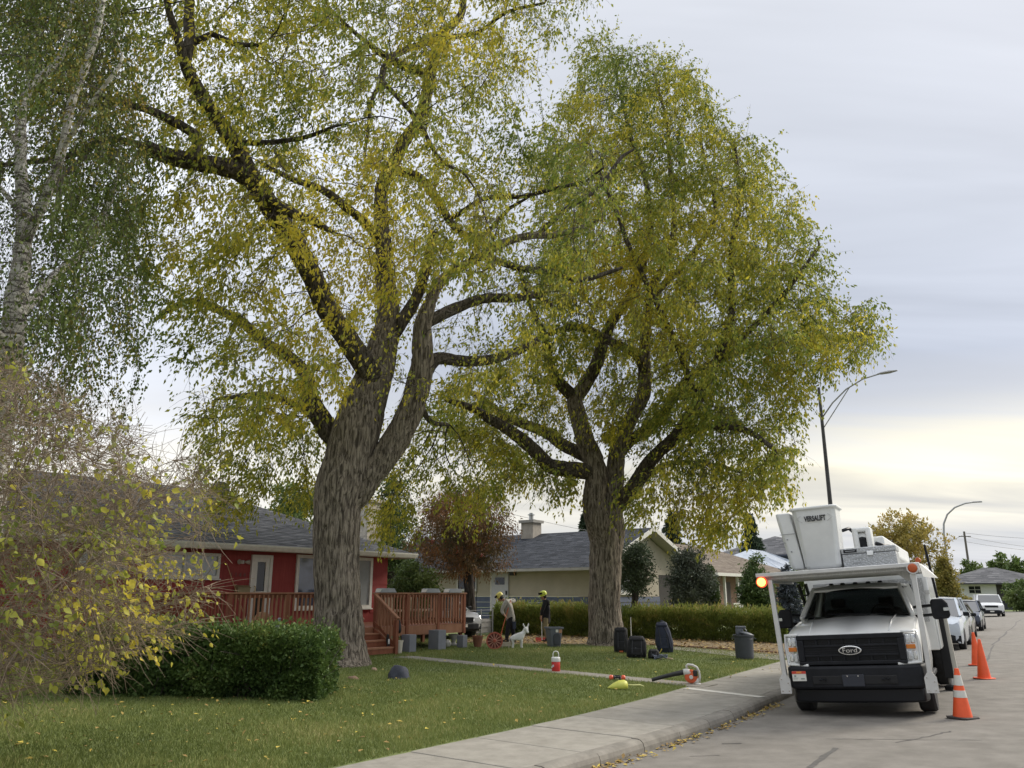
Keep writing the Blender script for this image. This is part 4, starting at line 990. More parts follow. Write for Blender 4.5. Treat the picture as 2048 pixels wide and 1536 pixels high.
plant('leafy_shrub', 'tall leafy shrub standing before the white porch railing', 'shrub', (1478, 1545, 1112, 1228), 39.0, 8000, .13, M_green, 47, 'flame', val=.42, trunk=.07)
plant('blue_spruce', 'small blue spruce at the end of the feathery hedge', 'tree', (1535, 1618, 1130, 1262), 40.0, 12000, .11, M_blue, 48, 'cone', val=.45, trunk=.09)
plant('leafy_shrub', 'olive leafy shrub just behind the blue spruce', 'shrub', (1575, 1660, 1100, 1240), 43.0, 6000, .15, M_green, 49, val=.75, trunk=.07)
plant('spruce_tree', 'dark spruce rising behind the gable peak of the beige house', 'tree', (1305, 1385, 1020, 1150), 58, 9000, .22, M_conif, 50, 'cone', val=.5, trunk=.2)
plant('spruce_tree', 'dark spruce beyond the brown roofed house', 'tree', (1470, 1540, 1030, 1160), 75, 8000, .28, M_conif, 51, 'cone', val=.45, trunk=.2)
plant('spruce_tree', 'dark spruce poking above the roof ridge behind the second elm', 'tree', (1148, 1196, 1025, 1130), 60, 6000, .24, M_conif, 52, 'cone', val=.5, trunk=.2)
plant('backyard_tree', 'olive tree in the yard behind the red house roof', 'tree', (520, 655, 965, 1120), 44, 10000, .18, M_green, 53, val=.7, trunk=.2)
plant('golden_tree', 'sparse golden autumn tree behind the bucket truck', 'tree', (1722, 1888, 1028, 1150), 52, 9000, .17, M_gold, 54, val=.5, trunk=.2, hang=-.3, n_att=360)
plant('golden_shrub', 'tall yellow green shrub beside the curved street lamp', 'shrub', (1868, 1915, 1112, 1222), 66, 6000, .2, M_gold, 55, 'flame', val=.25, trunk=.1, hang=-.2)
plant('far_tree', 'small green tree beside the bare utility pole', 'tree', (1920, 1968, 1125, 1200), 128, 2500, .5, M_green, 56, val=.6, trunk=.2)
plant('far_tree', 'broad round tree behind the white house roof', 'tree', (1955, 2070, 1112, 1190), 135, 5000, .6, M_green, 57, val=.55, trunk=.3)
plant('far_tree', 'small orange autumn tree at the far end of the street', 'tree', (1902, 1930, 1148, 1185), 130, 1200, .5, M_gold, 58, val=.6, trunk=.2)
plant('round_shrub', 'big rounded olive shrub in front of the white house', 'shrub', (2002, 2110, 1160, 1226), 103, 6000, .3, M_green, 59, val=.7, trunk=.2)
plant('low_shrub', 'clipped yellow green shrub below the white house', 'shrub', (1918, 1956, 1194, 1222), 92, 2500, .2, M_gold, 60, val=.15, trunk=.08)
# ================================================================ HOUSES
M_white = mat('white_trim', (.66, .65, .60), .55, var=.08, scale=8)
M_glass = mat('window_glass', (.012, .014, .016), .05, spec=.45)
M_blind = mat('pale_blind_glass', (.30, .32, .32), .12, var=.12, scale=2, spec=.8)
M_bluegl = mat('glass_painted_reflection', (.035, .05, .09), .05, var=.5, scale=1.5, spec=.9)  # dark blue mottling painted in as the pane's reflection
M_red = mat('red_siding', (.23, .018, .017), .62, col2=(.30, .034, .027), scale=18, stretch=(1, 1, .06), bump=.35, bscale=60, detail=6)
M_found = mat('foundation', (.28, .27, .25), .9, var=.15, scale=6)
M_shing = attr_mat('grey_shingle', [(0, (.055, .057, .063)), (.5, (.10, .102, .11)), (1, (.17, .17, .178))], .95, bump=.5, bscale=180)
M_shing2 = attr_mat('dark_shingle', [(0, (.026, .030, .037)), (.5, (.045, .050, .061)), (1, (.078, .084, .098))], .95, bump=.5, bscale=180)
M_shing3 = attr_mat('brown_shingle', [(0, (.12, .095, .075)), (.5, (.17, .14, .11)), (1, (.22, .185, .15))], .95, bump=.4, bscale=160)
M_soffit = mat('soffit_tan', (.46, .43, .37), .8, var=.05)
M_stucco = mat('beige_stucco', (.42, .375, .295), .95, col2=(.50, .45, .36), scale=1.2, bump=.6, bscale=110, detail=8)

M_bluesid = mat('blue_grey_siding', (.085, .105, .16), .7, var=.12, scale=5)
M_tile = mat('cream_chimney_block', (.56, .52, .45), .85, var=.12, scale=7)
M_black = mat('black_iron', (.012, .012, .014), .5)
M_navy = mat('navy_siding', (.028, .036, .058), .75, var=.15, scale=3)
M_brick = mat('brown_brick', (.20, .125, .085), .9, col2=(.27, .175, .12), scale=9, bump=.4)
M_farwhite = mat('far_white_wall', (.66, .66, .65), .8, var=.05)
M_steel_roof = mat('pale_metal_roof', (.42, .46, .52), .5, var=.12, scale=2)

def shingles(root, A, B, Cc, Dd, m, row=.145, tab=.33, lift=.014, seed=1):
    """slope with eave A-B and ridge D-C (B below C); every tab is a small slab"""
    r_ = random.Random(seed); A, B, Cc, Dd = map(Vector, (A, B, Cc, Dd)); nrm = (B - A).cross(Dd - A).normalized()
    if nrm.z < 0: nrm = -nrm
    L = ((Dd - A).length + (Cc - B).length) / 2; hgt = abs(((A + B) / 2 - (Cc + Dd) / 2).length); nr = max(3, int(hgt / row)); mb = MB()
    for i in range(nr):
        v0, v1 = i / nr, min(1, (i + 1.12) / nr)
        a0, b0 = A.lerp(Dd, v0), B.lerp(Cc, v0); a1, b1 = A.lerp(Dd, v1), B.lerp(Cc, v1)
        w = (b0 - a0).length
        if w < .05: continue
        nt = max(1, int(w / tab)); cuts = sorted([0, 1] + [min(.999, max(.001, (k + r_.uniform(-.28, .28)) / nt)) for k in range(1, nt)])
        for u0, u1 in zip(cuts[:-1], cuts[1:]):
            g = .002 / w; lf = lift * r_.uniform(.7, 1.3)
            p = [a0.lerp(b0, u0 + g) + nrm * lf, a0.lerp(b0, u1 - g) + nrm * lf, a1.lerp(b1, u1 - g) + nrm * .003, a1.lerp(b1, u0 + g) + nrm * .003, a0.lerp(b0, u0 + g), a0.lerp(b0, u1 - g)]
            mb.add(p, [(0, 1, 2, 3), (4, 5, 1, 0)], min(1, max(0, r_.gauss(.48, .22))))
    return ob('shingles', mb, m, root, kind='stuff')
def slab_quad(p, t):
    p = [Vector(q) for q in p]; n = (p[1] - p[0]).cross(p[-1] - p[0]).normalized()
    if n.z < 0: n = -n
    lo = [q - n * t for q in p]; k = len(p)
    return p + lo, [tuple(range(k)), tuple(range(2 * k - 1, k - 1, -1))] + [(i, (i + 1) % k, k + (i + 1) % k, k + i) for i in range(k)]
def window(root, x0, x1, z0, z1, y, nx=1, nz=1, fm=M_white, gm=M_glass, fw=.07, axis='x', depth=.07, sill=True, panes=None, sgn=-1):
    """window on a wall facing sgn*(local y) (axis x) or sgn*(local x) (axis y)"""
    def T(mb):
        if axis == 'y': mb.v = [(v[1], v[0], v[2]) for v in mb.v]; mb.f = [f[::-1] for f in mb.f]
        return mb
    ya, yb = y + sgn * depth, y - sgn * .02
    f = MB(); f.bb(x0, x1, ya, yb, z0, z0 + fw).bb(x0, x1, ya, yb, z1 - fw, z1).bb(x0, x0 + fw, ya, yb, z0 + fw, z1 - fw).bb(x1 - fw, x1, ya, yb, z0 + fw, z1 - fw)
    iw, ih = (x1 - x0 - 2 * fw), (z1 - z0 - 2 * fw); mw = fw * .6
    for k in range(1, nx): xm = x0 + fw + iw * k / nx; f.bb(xm - mw / 2, xm + mw / 2, ya + sgn * -.004, yb, z0 + fw, z1 - fw)
    for k in range(1, nz): zm = z0 + fw + ih * k / nz; f.bb(x0 + fw, x1 - fw, ya - sgn * .008, yb, zm - mw / 2, zm + mw / 2)
    w = ob('window', T(f), fm, root)
    for i in range(nx):
        for j in range(nz):
            a, b = x0 + fw + iw * i / nx, x0 + fw + iw * (i + 1) / nx; c, d = z0 + fw + ih * j / nz, z0 + fw + ih * (j + 1) / nz
            g = panes[i] if panes else gm
            ob('pane', T(MB().bb(a + .002, b - .002, y + sgn * .022, y + sgn * .014, c + .002, d - .002)), g, w)
    if sill: ob('sill', T(MB().bb(x0 - .03, x1 + .03, y + sgn * (depth + .04), y + sgn * .0, z0 - .04, z0 - .003)), fm, w)
    return w
def hip_roof(root, x0, x1, y0, y1, ze, zr, oh, m, fm=M_white, along='x', full=('f', 'r', 'l', 'b'), row=.145, tab=.33, fascia=.16, seed=3, soffit=M_soffit):
    X0, X1, Y0, Y1 = x0 - oh, x1 + oh, y0 - oh, y1 + oh
    if along == 'x': hd = (Y1 - Y0) / 2; r0, r1 = Vector((X0 + hd, (Y0 + Y1) / 2, zr)), Vector((X1 - hd, (Y0 + Y1) / 2, zr))
    else: hd = (X1 - X0) / 2; r0, r1 = Vector(((X0 + X1) / 2, Y0 + hd, zr)), Vector(((X0 + X1) / 2, Y1 - hd, zr))
    a, b, c, d = Vector((X0, Y0, ze)), Vector((X1, Y0, ze)), Vector((X1, Y1, ze)), Vector((X0, Y1, ze))
    deck_ = MB()
    if along == 'x': deck_.add([a, b, c, d, r0, r1], [(0, 1, 5, 4), (1, 2, 5), (2, 3, 4, 5), (3, 0, 4)])
    else: deck_.add([a, b, c, d, r0, r1], [(0, 1, 4), (1, 2, 5, 4), (2, 3, 5), (3, 0, 4, 5)])
    roof = ob('roof', deck_, m, root)
    if along == 'x': sl_ = {'f': (a, b, r1, r0), 'r': (b, c, r1, r1), 'l': (d, a, r0, r0), 'b': (c, d, r0, r1)}
    else: sl_ = {'f': (a, b, r0, r0), 'r': (b, c, r1, r0), 'l': (d, a, r0, r1), 'b': (c, d, r1, r1)}
    for k in full: shingles(roof, *sl_[k], m, row, tab, seed=seed + ord(k))
    g = MB(); t = .05
    g.bb(X0, X1, Y0 - t, Y0, ze - fascia, ze + .01).bb(X0, X1, Y1, Y1 + t, ze - fascia, ze + .01).bb(X0 - t, X0, Y0 - t, Y1 + t, ze - fascia, ze + .01).bb(X1, X1 + t, Y0 - t, Y1 + t, ze - fascia, ze + .01)
    ob('fascia', g, fm, root)
    s_ = MB(); zs = ze - fascia + .03
    s_.bb(X0, X1, Y0, y0, zs, zs + .02).bb(X0, X1, y1, Y1, zs, zs + .02).bb(X0, x0, y0, y1, zs, zs + .02).bb(x1, X1, y0, y1, zs, zs + .02)
    ob('soffit', s_, soffit, root)
    return roof
def siding(root, x0, x1, y, z0, z1, course, openings, m, name='siding_board', lip=.022, wob=0.0):
    """courses of boards on the wall facing -y, cut round the openings"""
    n = int(round((z1 - z0) / course)); hh = (z1 - z0) / n
    for i in range(n):
        a, b = z0 + i * hh, z0 + (i + 1) * hh; segs = [(x0, x1)]
        for ox0, ox1, oz0, oz1 in openings:
            if oz0 < b - .02 and oz1 > a + .02:
                nsg = []
                for p, q in segs:
                    if ox1 <= p or ox0 >= q: nsg.append((p, q)); continue
                    if ox0 > p + .02: nsg.append((p, ox0))
                    if ox1 < q - .02: nsg.append((ox1, q))
                segs = nsg
        for p, q in segs:
            vs_ = [(p, y - lip, a), (q, y - lip, a), (q, y - .006, b), (p, y - .006, b), (p, y + .002, a), (q, y + .002, a), (q, y + .002, b), (p, y + .002, b)]
            ob(name, MB().add(vs_, [(0, 1, 2, 3), (4, 5, 1, 0), (1, 5, 6, 2), (0, 3, 7, 4), (3, 2, 6, 7)]), m, root)

# ---------------------------------------------------------------- red house
HS, HL = 3.6, 20.6
hz = .33
red = thing('red_house', 'red sided bungalow with grey shingled hip roof behind the deck', 'house', S(HS, HL, hz), ROTU)
def lx(px, py=1160, l=HL): return sl(onL(px, py, l))[0] - HS
def lz(px, py, l=HL): return float(onL(px, py, l)[2]) - hz
XE = lx(775, 1150); YE = 9.2; ZE = 2.86
ob('wall', MB().bb(0, XE, .02, YE, .3, ZE - .12), M_red, red)
ob('foundation', MB().bb(.03, XE - .03, .05, YE - .05, -.3, .3), M_found, red)
d0, d1 = lx(499), lx(541); dz0, dz1 = .66, lz(520, 1110)
wa0, wa1, waz0, waz1 = lx(288), lx(436), lz(360, 1156), lz(360, 1104)
wb0, wb1, wbz0, wbz1 = lx(590), lx(743), lz(680, 1217), lz(680, 1113)
wc0, wc1, wcz0, wcz1 = lx(150), lx(250), lz(200, 1148), lz(200, 1102)
ops = [(d0, d1, 0, dz1), (wa0, wa1, waz0, waz1), (wb0, wb1, wbz0, wbz1), (wc0, wc1, wcz0, wcz1)]
siding(red, 0, XE, .02, .30, ZE - .12, .29, ops, M_red)
window(red, wa0, wa1, waz0, waz1, .02, 2, 1, gm=M_blind, fw=.075)
window(red, wc0, wc1, wcz0, wcz1, .02, 2, 1, gm=M_blind, fw=.075)
window(red, wb0, wb1, wbz0, wbz1, .02, 3, 1, fw=.10, panes=[M_bluegl, M_blind, M_blind])
# storm door
dr = ob('door', MB().bb(d0, d0 + .09, -.06, .02, dz0, dz1).bb(d1 - .09, d1, -.06, .02, dz0, dz1).bb(d0 + .09, d1 - .09, -.06, .02, dz1 - .09, dz1).bb(d0 + .09, d0 + .22, -.03, .015, dz0, dz1 - .09).bb(d1 - .22, d1 - .09, -.03, .015, dz0, dz1 - .09).bb(d0 + .22, d1 - .22, -.03, .015, dz0, dz0 + .18).bb(d0 + .22, d1 - .22, -.03, .015, dz1 - .2, dz1 - .09).bb(d0 + .22, d1 - .22, -.03, .015, dz0 + .86, dz0 + .93), M_white, red)
ob('pane', MB().bb(d0 + .22, d1 - .22, -.004, .006, dz0 + .93, dz1 - .2), M_glass, dr)
ob('pane', MB().bb(d0 + .22, d1 - .22, -.004, .006, dz0 + .18, dz0 + .86), M_glass, dr)
ob('handle', MB().tube([(d0 + .155, -.035, dz0 + .92), (d0 + .155, -.085, dz0 + .94), (d0 + .155, -.085, dz0 + 1.06), (d0 + .155, -.035, dz0 + 1.08)], .012, 6), mat('brass', (.45, .33, .12), .35, metal=.9), dr)
roof = hip_roof(red, 0, XE, 0, YE, ZE, ZE + 2.14, .62, M_shing, full=('f', 'r'))
# gutter along the front eave
gx0, gx1 = -.62, XE + .66
ob('gutter', MB().prism([(-.76, ZE - .14), (-.68, ZE - .14), (-.672, ZE + .005), (-.80, ZE + .005), (-.80, ZE - .04)], gx0, gx1, 'x'), M_white, red)
# chimney of cream blocks
cx, cy = lx(735, 1080, 22.6), 22.6 - HL
ch = ob('chimney', MB().bb(cx - .33, cx + .33, cy - .33, cy + .33, 0, 4.80).bb(cx - .42, cx + .42, cy - .42, cy + .42, 4.80, 4.90), M_tile, red)
for r_ in range(13):
    za = 2.75 + r_ * .158
    for k in range(3):
        xa = cx - .35 + k * .2345
        ob('block', MB().bb(xa + .004, xa + .2305, cy - .352, cy - .30, za + .004, za + .154), M_tile, ch)
        ya = cy - .30 + k * .21
        ob('block', MB().bb(cx - .352, cx - .335, ya + .004, ya + .206, za + .004, za + .154), M_tile, ch)
# satellite dish on the roof
dp = atD(440, 986, 26.6); M_dish = mat('dish_grey', (.10, .105, .11), .5)
dsh = thing('satellite_dish', 'dark round satellite dish on the ridge of the red house roof', 'dish', dp - np.array([0, 0, .55]))
bm_ = MB().lathe([(0.02, .02), (.12, .025), (.24, .06), (.34, .12), (.335, .135), (.23, .075), (.1, .04), (0.02, .035)], 22); bm_.xf(Matrix.Translation((0, 0, .55)) @ Matrix.Rotation(R(68), 4, 'X'))
ob('reflector', bm_, M_dish, dsh, smooth=True)
ob('mast', MB().tube([(0, .06, -.35), (0, .06, .45)], .025, 8), M_dish, dsh); ob('feed_arm', MB().tube([(0, -.02, .35), (0, -.38, .52)], .014, 6).box((0, -.40, .54), (.05, .08, .05)), M_dish, dsh)
# wall fittings
M_lamp = mat('frosted_porch_lamp', (.45, .42, .36), .3, var=.1)
pl = thing('porch_light', 'small double porch light on the red wall beside the storm door', 'light', S(HS + lx(481), HL - .03, hz + lz(481, 1124)), ROTU)
ob('mount', MB().bb(-.05, .05, -.02, .03, -.05, .05), M_white, pl, bevel=.01)
for sx_ in (-1, 1): ob('lamp_shade', MB().lathe([(.03, 0), (.045, .05), (.07, .13), (.06, .132)], 12).xf(Matrix.Translation((sx_ * .05, -.05, 0)) @ Matrix.Rotation(R(90 * sx_), 4, 'Y') @ Matrix.Rotation(R(20), 4, 'X')), M_lamp, pl)
mbx = thing('mailbox', 'tan wall mailbox beside the storm door of the red house', 'mailbox', S(HS + lx(483), HL - .03, hz + lz(483, 1182)), ROTU)
ob('box', MB().bb(-.21, .21, -.13, .02, -.13, .10), mat('tan_mailbox', (.26, .21, .11), .6, var=.1), mbx, bevel=.01); ob('lid', MB().prism([(-.15, .10), (.02, .16), (.02, .105), (-.15, .085)], -.22, .22, 'x'), mat('tan_mailbox', None), mbx)
num = thing('house_number', 'dark metal house digits on the red wall', 'house number', S(HS + lx(474), HL - .035, hz + lz(474, 1150)), ROTU)
for k, c_ in enumerate('1144'):
    text_part('digit', c_, .17, mat('number_metal', (.12, .06, .05), .5), num, Matrix.Translation((-.21 + k * .14, 0, 0)) @ Matrix.Rotation(R(90), 4, 'X'))

# ---------------------------------------------------------------- cedar deck
DKS, DKL, dz = 11.42, 17.3, .30
M_cedar = mat('cedar_stain', (.165, .052, .024), .7, col2=(.26, .088, .042), scale=5, stretch=(1, 1, .25), bump=.2, bscale=40)
M_cedar2 = mat('cedar_light', (.27, .12, .062), .7, col2=(.36, .175, .10), scale=5, stretch=(1, 1, .25), bump=.2, bscale=40)
deck = thing('cedar_deck', 'red stained wooden deck with baluster railing and steps before the red house', 'deck', S(DKS, DKL, dz), ROTU)
def dx(px, py=1230, l=DKL): return sl(onL(px, py, l))[0] - DKS
DX1 = dx(928); FZ = .655; st0, st1 = 14.80 - DKS, 16.12 - DKS; DY = HL - DKL - .03
for k in range(23): ob('floor_board', MB().bb(0, DX1, .003 + k * .142, .137 + k * .142, FZ - .035, FZ), M_cedar, deck)
ob('rim_board', MB().bb(0, DX1, -.04, 0, FZ - .27, FZ - .002), M_cedar2, deck); ob('rim_board', MB().bb(DX1, DX1 + .04, -.04, DY, FZ - .27, FZ - .002), M_cedar, deck); ob('rim_board', MB().bb(-.04, 0, -.04, DY, FZ - .27, FZ - .002), M_cedar, deck)
for x in (.08, st0 - .1, st1 + .05, dx(812), dx(874), DX1 - .08):
    for y in (.08, 1.7): ob('leg', MB().bb(x - .05, x + .05, y - .05, y + .05, -.3, FZ - .04), M_cedar, deck)
RT = .93
def rail(x0, x1, posts, n_skip=None):
    ob('rail_cap', MB().bb(x0 - .04, x1 + .05, -.085, .06, FZ + RT - .04, FZ + RT), M_cedar2, deck, bevel=.006)
    ob('rail_beam', MB().bb(x0, x1, -.03, .008, FZ + RT - .135, FZ + RT - .042), M_cedar, deck)
    ob('rail_beam', MB().bb(x0, x1, -.03, .008, FZ + .065, FZ + .15), M_cedar, deck)
    for p in posts: ob('post', MB().bb(p - .05, p + .05, -.075, .025, FZ - .30, FZ + RT - .041), M_cedar, deck)
    n = int((x1 - x0) / .128)
    for k in range(n):
        x = x0 + (k + .5) * (x1 - x0) / n
        if min(abs(x - p) for p in posts) < .06: continue
        ob('baluster', MB().bb(x - .02, x + .02, -.071, -.031, FZ + .02, FZ + RT - .06), M_cedar2, deck)
rail(.0, st0, [.05, st0 * .5, st0 - .05]); rail(st1, DX1, [st1 + .05, dx(812), dx(874), DX1 - .05])
# end railing back to the house
ob('rail_cap', MB().bb(DX1 - .10, DX1 + .045, .062, DY, FZ + RT - .04, FZ + RT), M_cedar2, deck); ob('rail_beam', MB().bb(DX1 - .03, DX1 + .008, .03, DY, FZ + .065, FZ + .15), M_cedar, deck)
for k in range(22): ob('baluster', MB().bb(DX1 - .03, DX1 + .01, .10 + k * .145, .14 + k * .145, FZ + .152, FZ + RT - .041), M_cedar, deck)
ob('rail_cap', MB().bb(-.10, .045, .062, DY, FZ + RT - .04, FZ + RT), M_cedar2, deck)
for k in range(22): ob('baluster', MB().bb(-.03, .01, .10 + k * .145, .14 + k * .145, FZ + .05, FZ + RT - .041), M_cedar, deck)
# steps
nst = 4; rise = (FZ + .02) / nst; run = .30
for k in range(nst - 1):
    y = -run * (nst - 1 - k); z = rise * (k + 1)
    ob('step', MB().bb(st0 + .06, st1 - .06, y - .02, y + run - .004, z - .04, z), M_cedar2, deck); ob('riser', MB().bb(st0 + .065, st1 - .065, y + .002, y + .024, z - rise, z - .042), M_cedar, deck)
for x in (st0 + .03, st1 - .03):
    ob('stringer', MB().prism([(-run * 3 - .03, -.05), (-.05, FZ - .22), (-.045, FZ - .02), (-run * 3 - .03, rise - .01)], x - .025, x + .025, 'x'), M_cedar, deck)
for x in (st0 + .02, st1 - .02):
    yb = -run * 3 - .02
    ob('newel_post', MB().bb(x - .05, x + .05, yb - .05, yb + .05, -.03, .86), M_cedar, deck)
    ob('hand_rail', MB().bar((x, yb - .07, .90), (x, -.05, FZ + RT - .05), .10, .045), M_cedar2, deck); ob('rail_beam', MB().bar((x, yb, .20), (x, -.05, FZ + .12), .04, .08), M_cedar, deck)
    for k in range(6):
        t = (k + .7) / 7; y = yb + (-.05 - yb) * t; ob('baluster', MB().bb(x - .02, x + .02, y - .02, y + .02, .20 + (FZ - .08) * t, .87 + (FZ + RT - .95) * t), M_cedar2, deck)

# ---------------------------------------------------------------- beige stucco house
B_S, B_L, bz = 30.3, 18.9, .28
beige = thing('beige_house', 'beige stucco house with dark shingles and blue lower siding behind the feathery hedge', 'house', S(B_S, B_L, bz), ROTU)
def by(px, py=1180): return sl(onS(px, py, B_S))[1] - B_L
def bzz(px, py): return float(onS(px, py, B_S)[2]) - bz
W, LEN, EZ, RZ = 9.2, 14.5, 2.72, 4.52
zb = bzz(1000, 1193)
ob('wall', MB().bb(0, W, 0, LEN, zb, EZ + .02).prism([(.0, EZ), (W, EZ), (W / 2, RZ - .10)], 0, .2, 'y'), M_stucco, beige)
ob('foundation', MB().bb(.04, W - .04, .04, LEN - .04, -.3, .2), M_found, beige)
for k in range(5):
    z = .2 + k * (zb - .2) / 5; z2 = .2 + (k + 1) * (zb - .2) / 5 - .012
    ob('siding_board', MB().add([(-.035, -.035, z), (-.035, LEN, z), (-.015, LEN, z2), (-.015, -.015, z2), (.03, .03, z), (.03, LEN, z), (.03, LEN, z2), (.03, .03, z2)], [(0, 3, 2, 1), (0, 1, 5, 4), (3, 7, 6, 2)]), M_bluesid, beige)
    ob('siding_board', MB().add([(-.035, -.035, z), (6.0, -.035, z), (6.0, -.015, z2), (-.015, -.015, z2), (.03, .03, z), (6, .03, z), (6, .03, z2), (.03, .03, z2)], [(0, 1, 2, 3), (0, 4, 5, 1), (2, 6, 7, 3)]), M_bluesid, beige)
# flat dark panel painted as the shade inside the porch at the street end
ob('porch', MB().bb(6.0, W + .01, -.012, .02, .2, EZ - .25), mat('painted_porch_shade', (.05, .045, .042), .9), beige)
OH = .62
pe0, pe1, pr0, pr1 = (-.62, -OH, EZ - .05), (-.62, LEN + .4, EZ - .05), (W / 2, -OH, RZ + .12), (W / 2, LEN + .4, RZ + .12)
pf0, pf1 = (W + .62, -OH, EZ - .05), (W + .62, LEN + .4, EZ - .05)
v, f = slab_quad([pe0, pr0, pr1, pe1], .14); rf = ob('roof', MB().add(v, f), M_soffit, beige)
v, f = slab_quad([pr0, pf0, pf1, pr1], .14); ob('roof', MB().add(v, f), M_soffit, beige)
shingles(rf, (pe1[0], pe1[1], pe1[2] + .004), (pe0[0], pe0[1], pe0[2] + .004), (pr0[0], pr0[1], pr0[2] + .004), (pr1[0], pr1[1], pr1[2] + .004), M_shing2, .15, .36, seed=9)
shingles(rf, (pf0[0], pf0[1], pf0[2] + .004), (pf1[0], pf1[1], pf1[2] + .004), (pr1[0], pr1[1], pr1[2] + .004), (pr0[0], pr0[1], pr0[2] + .004), M_shing2, .3, .6, seed=10)
for a_, b_ in ((pe0, pr0), (pf0, pr0)):
    ob('barge_board', MB().bar((a_[0], a_[1] - .02, a_[2] - .06), (b_[0], b_[1] - .02, b_[2] - .06), .03, .20), M_white, beige)
ob('gutter', MB().bb(-.74, -.62, -OH, LEN + .4, EZ - .17, EZ - .05), mat('grey_gutter', (.36, .35, .32), .6, var=.1), beige)
dy0, dy1 = by(1018), by(985); dtop = bzz(1000, 1142)
dr = ob('door', MB().bb(-.06, .0, dy0, dy1, .6, dtop), mat('grey_white_door', (.50, .50, .52), .6, var=.05), beige, bevel=.01)
ob('pane', MB().bb(-.075, -.05, dy0 + .22, dy1 - .22, dtop - .62, dtop - .30), M_glass, dr); ob('handle', MB().bb(-.11, -.05, dy0 + .07, dy0 + .13, .98 + .55, 1.16 + .55).bb(-.11, -.05, dy0 + .07, dy0 + .13, .7 + .55, .86 + .55), M_black, dr)
ob('wall_lamp', MB().bb(-.22, 0, by(1033), by(1024), bzz(1028, 1151), bzz(1028, 1143)), M_black, beige, bevel=.02)
ob('downpipe', MB().bb(-.05, .02, dy1 + .02, dy1 + .10, .2, EZ - .1), M_white, beige)
window(beige, by(955), by(915), bzz(935, 1181), bzz(935, 1146), 0, 2, 1, axis='y', gm=M_glass)
window(beige, 1.6, 3.6, zb + .12, zb + 1.15, 0, 2, 1, gm=M_blind)
for k in range(3): ob('iron_post', MB().tube([(-.55 - .0, by(968) + k * .12, .2), (-.55, by(968) + k * .12, EZ - .12)], .016, 5), M_black, beige)
cpos = (4.2, by(1036) + 2.3)
ch = ob('chimney', MB().bb(cpos[0] - .38, cpos[0] + .38, cpos[1] - .38, cpos[1] + .38, 3.6, 5.18), mat('chimney_concrete', (.34, .31, .27), .9, var=.18, scale=4, bump=.3), beige)
ob('cap', MB().bb(cpos[0] - .48, cpos[0] + .48, cpos[1] - .48, cpos[1] + .48, 5.18, 5.32), M_found, ch); ob('flue', MB().lathe([(.12, 5.32), (.12, 5.6), (.19, 5.6), (.19, 5.64), (.10, 5.66), (.10, 5.72)], 12, (cpos[0], cpos[1], 0)), mat('galvanised', (.42, .43, .44), .4, metal=.7), ch)

# ---------------------------------------------------------------- houses further along
def hs(px, py, l): return sl(onL(px, py, l))[0]
br = thing('brown_roof_house', 'low brick house with tan brown hip roof and white porch railing', 'house', S(44.0, 19.6, .27), ROTU)
ob('wall', MB().bb(0, 14, 0, 9, -.3, 2.62), M_brick, br); hip_roof(br, 0, 14, 0, 9, 2.72, 4.75, .7, M_shing3, row=.2, tab=.45, full=('f', 'l'), seed=21)
xs0 = hs(1432, 1170, 19.6) - 44; 
for px, w in ((1449, .13), (1475, .12), (1487, .12)):
    x = hs(px, 1170, 19.2) - 44; ob('porch_post', MB().bb(x - w / 2, x + w / 2, -.46, -.34, 0, 2.55), M_white, br)
window(br, hs(1428, 1170, 19.6) - 44 - .5, hs(1428, 1170, 19.6) - 44 + .6, .7, 2.3, 0, 1, 1); window(br, hs(1472, 1170, 19.6) - 44, hs(1496, 1170, 19.6) - 44, .7, 2.35, 0, 2, 1, gm=M_blind)
x = hs(1453, 1170, 19.6) - 44; ob('door', MB().bb(x - .45, x + .45, -.05, .0, .2, 2.25), mat('dark_door', (.06, .05, .045), .6), br)
x0_, x1_ = hs(1466, 1200, 18.9) - 44, hs(1496, 1200, 18.9) - 44
rl = ob('porch_railing', MB().bb(x0_, x1_, -.75, -.67, 1.0, 1.07).bb(x0_, x1_, -.75, -.67, .15, .22), M_white, br)
for k in range(14): xx = x0_ + (k + .5) * (x1_ - x0_) / 14; ob('slat', MB().bb(xx - .05, xx + .05, -.73, -.69, .221, .999), M_white, rl)
mt = thing('pale_roof_house', 'house with a pale grey sheet metal roof beyond the brown roofed house', 'house', S(62.0, 21.5, .27), ROTU)
ob('wall', MB().bb(0, 12, 0, 9, -.3, 2.7), M_farwhite, mt)
_r = hip_roof(mt, 0, 12, 0, 9, 2.8, 5.2, .6, M_steel_roof, full=())
for k in range(24): ob('roof_seam', MB().bar((-.6 + k * .57, -.6, 2.81), (max(4.5, min(7.5, -.6 + k * .57)), 4.5, 5.21), .03, .03), M_steel_roof, _r)
nv = thing('navy_house', 'dark navy two storey house beyond the pale metal roof', 'house', S(78.0, 25.0, .27), ROTU)
ob('wall', MB().bb(0, 11, 0, 9, -.3, 5.1), M_navy, nv); hip_roof(nv, 0, 11, 0, 9, 5.2, 7.3, .7, M_shing, fm=M_navy, row=.3, tab=.6, full=('f', 'l'), seed=33)
window(nv, 1.5, 3.0, 3.2, 4.6, 0, 2, 1); window(nv, 5.5, 7.0, 3.2, 4.6, 0, 2, 1); window(nv, 2.0, 3.6, 3.2, 4.5, 0, 2, 1, axis='y'); window(nv, 6, 7.5, 3.2, 4.5, 0, 2, 1, axis='y')
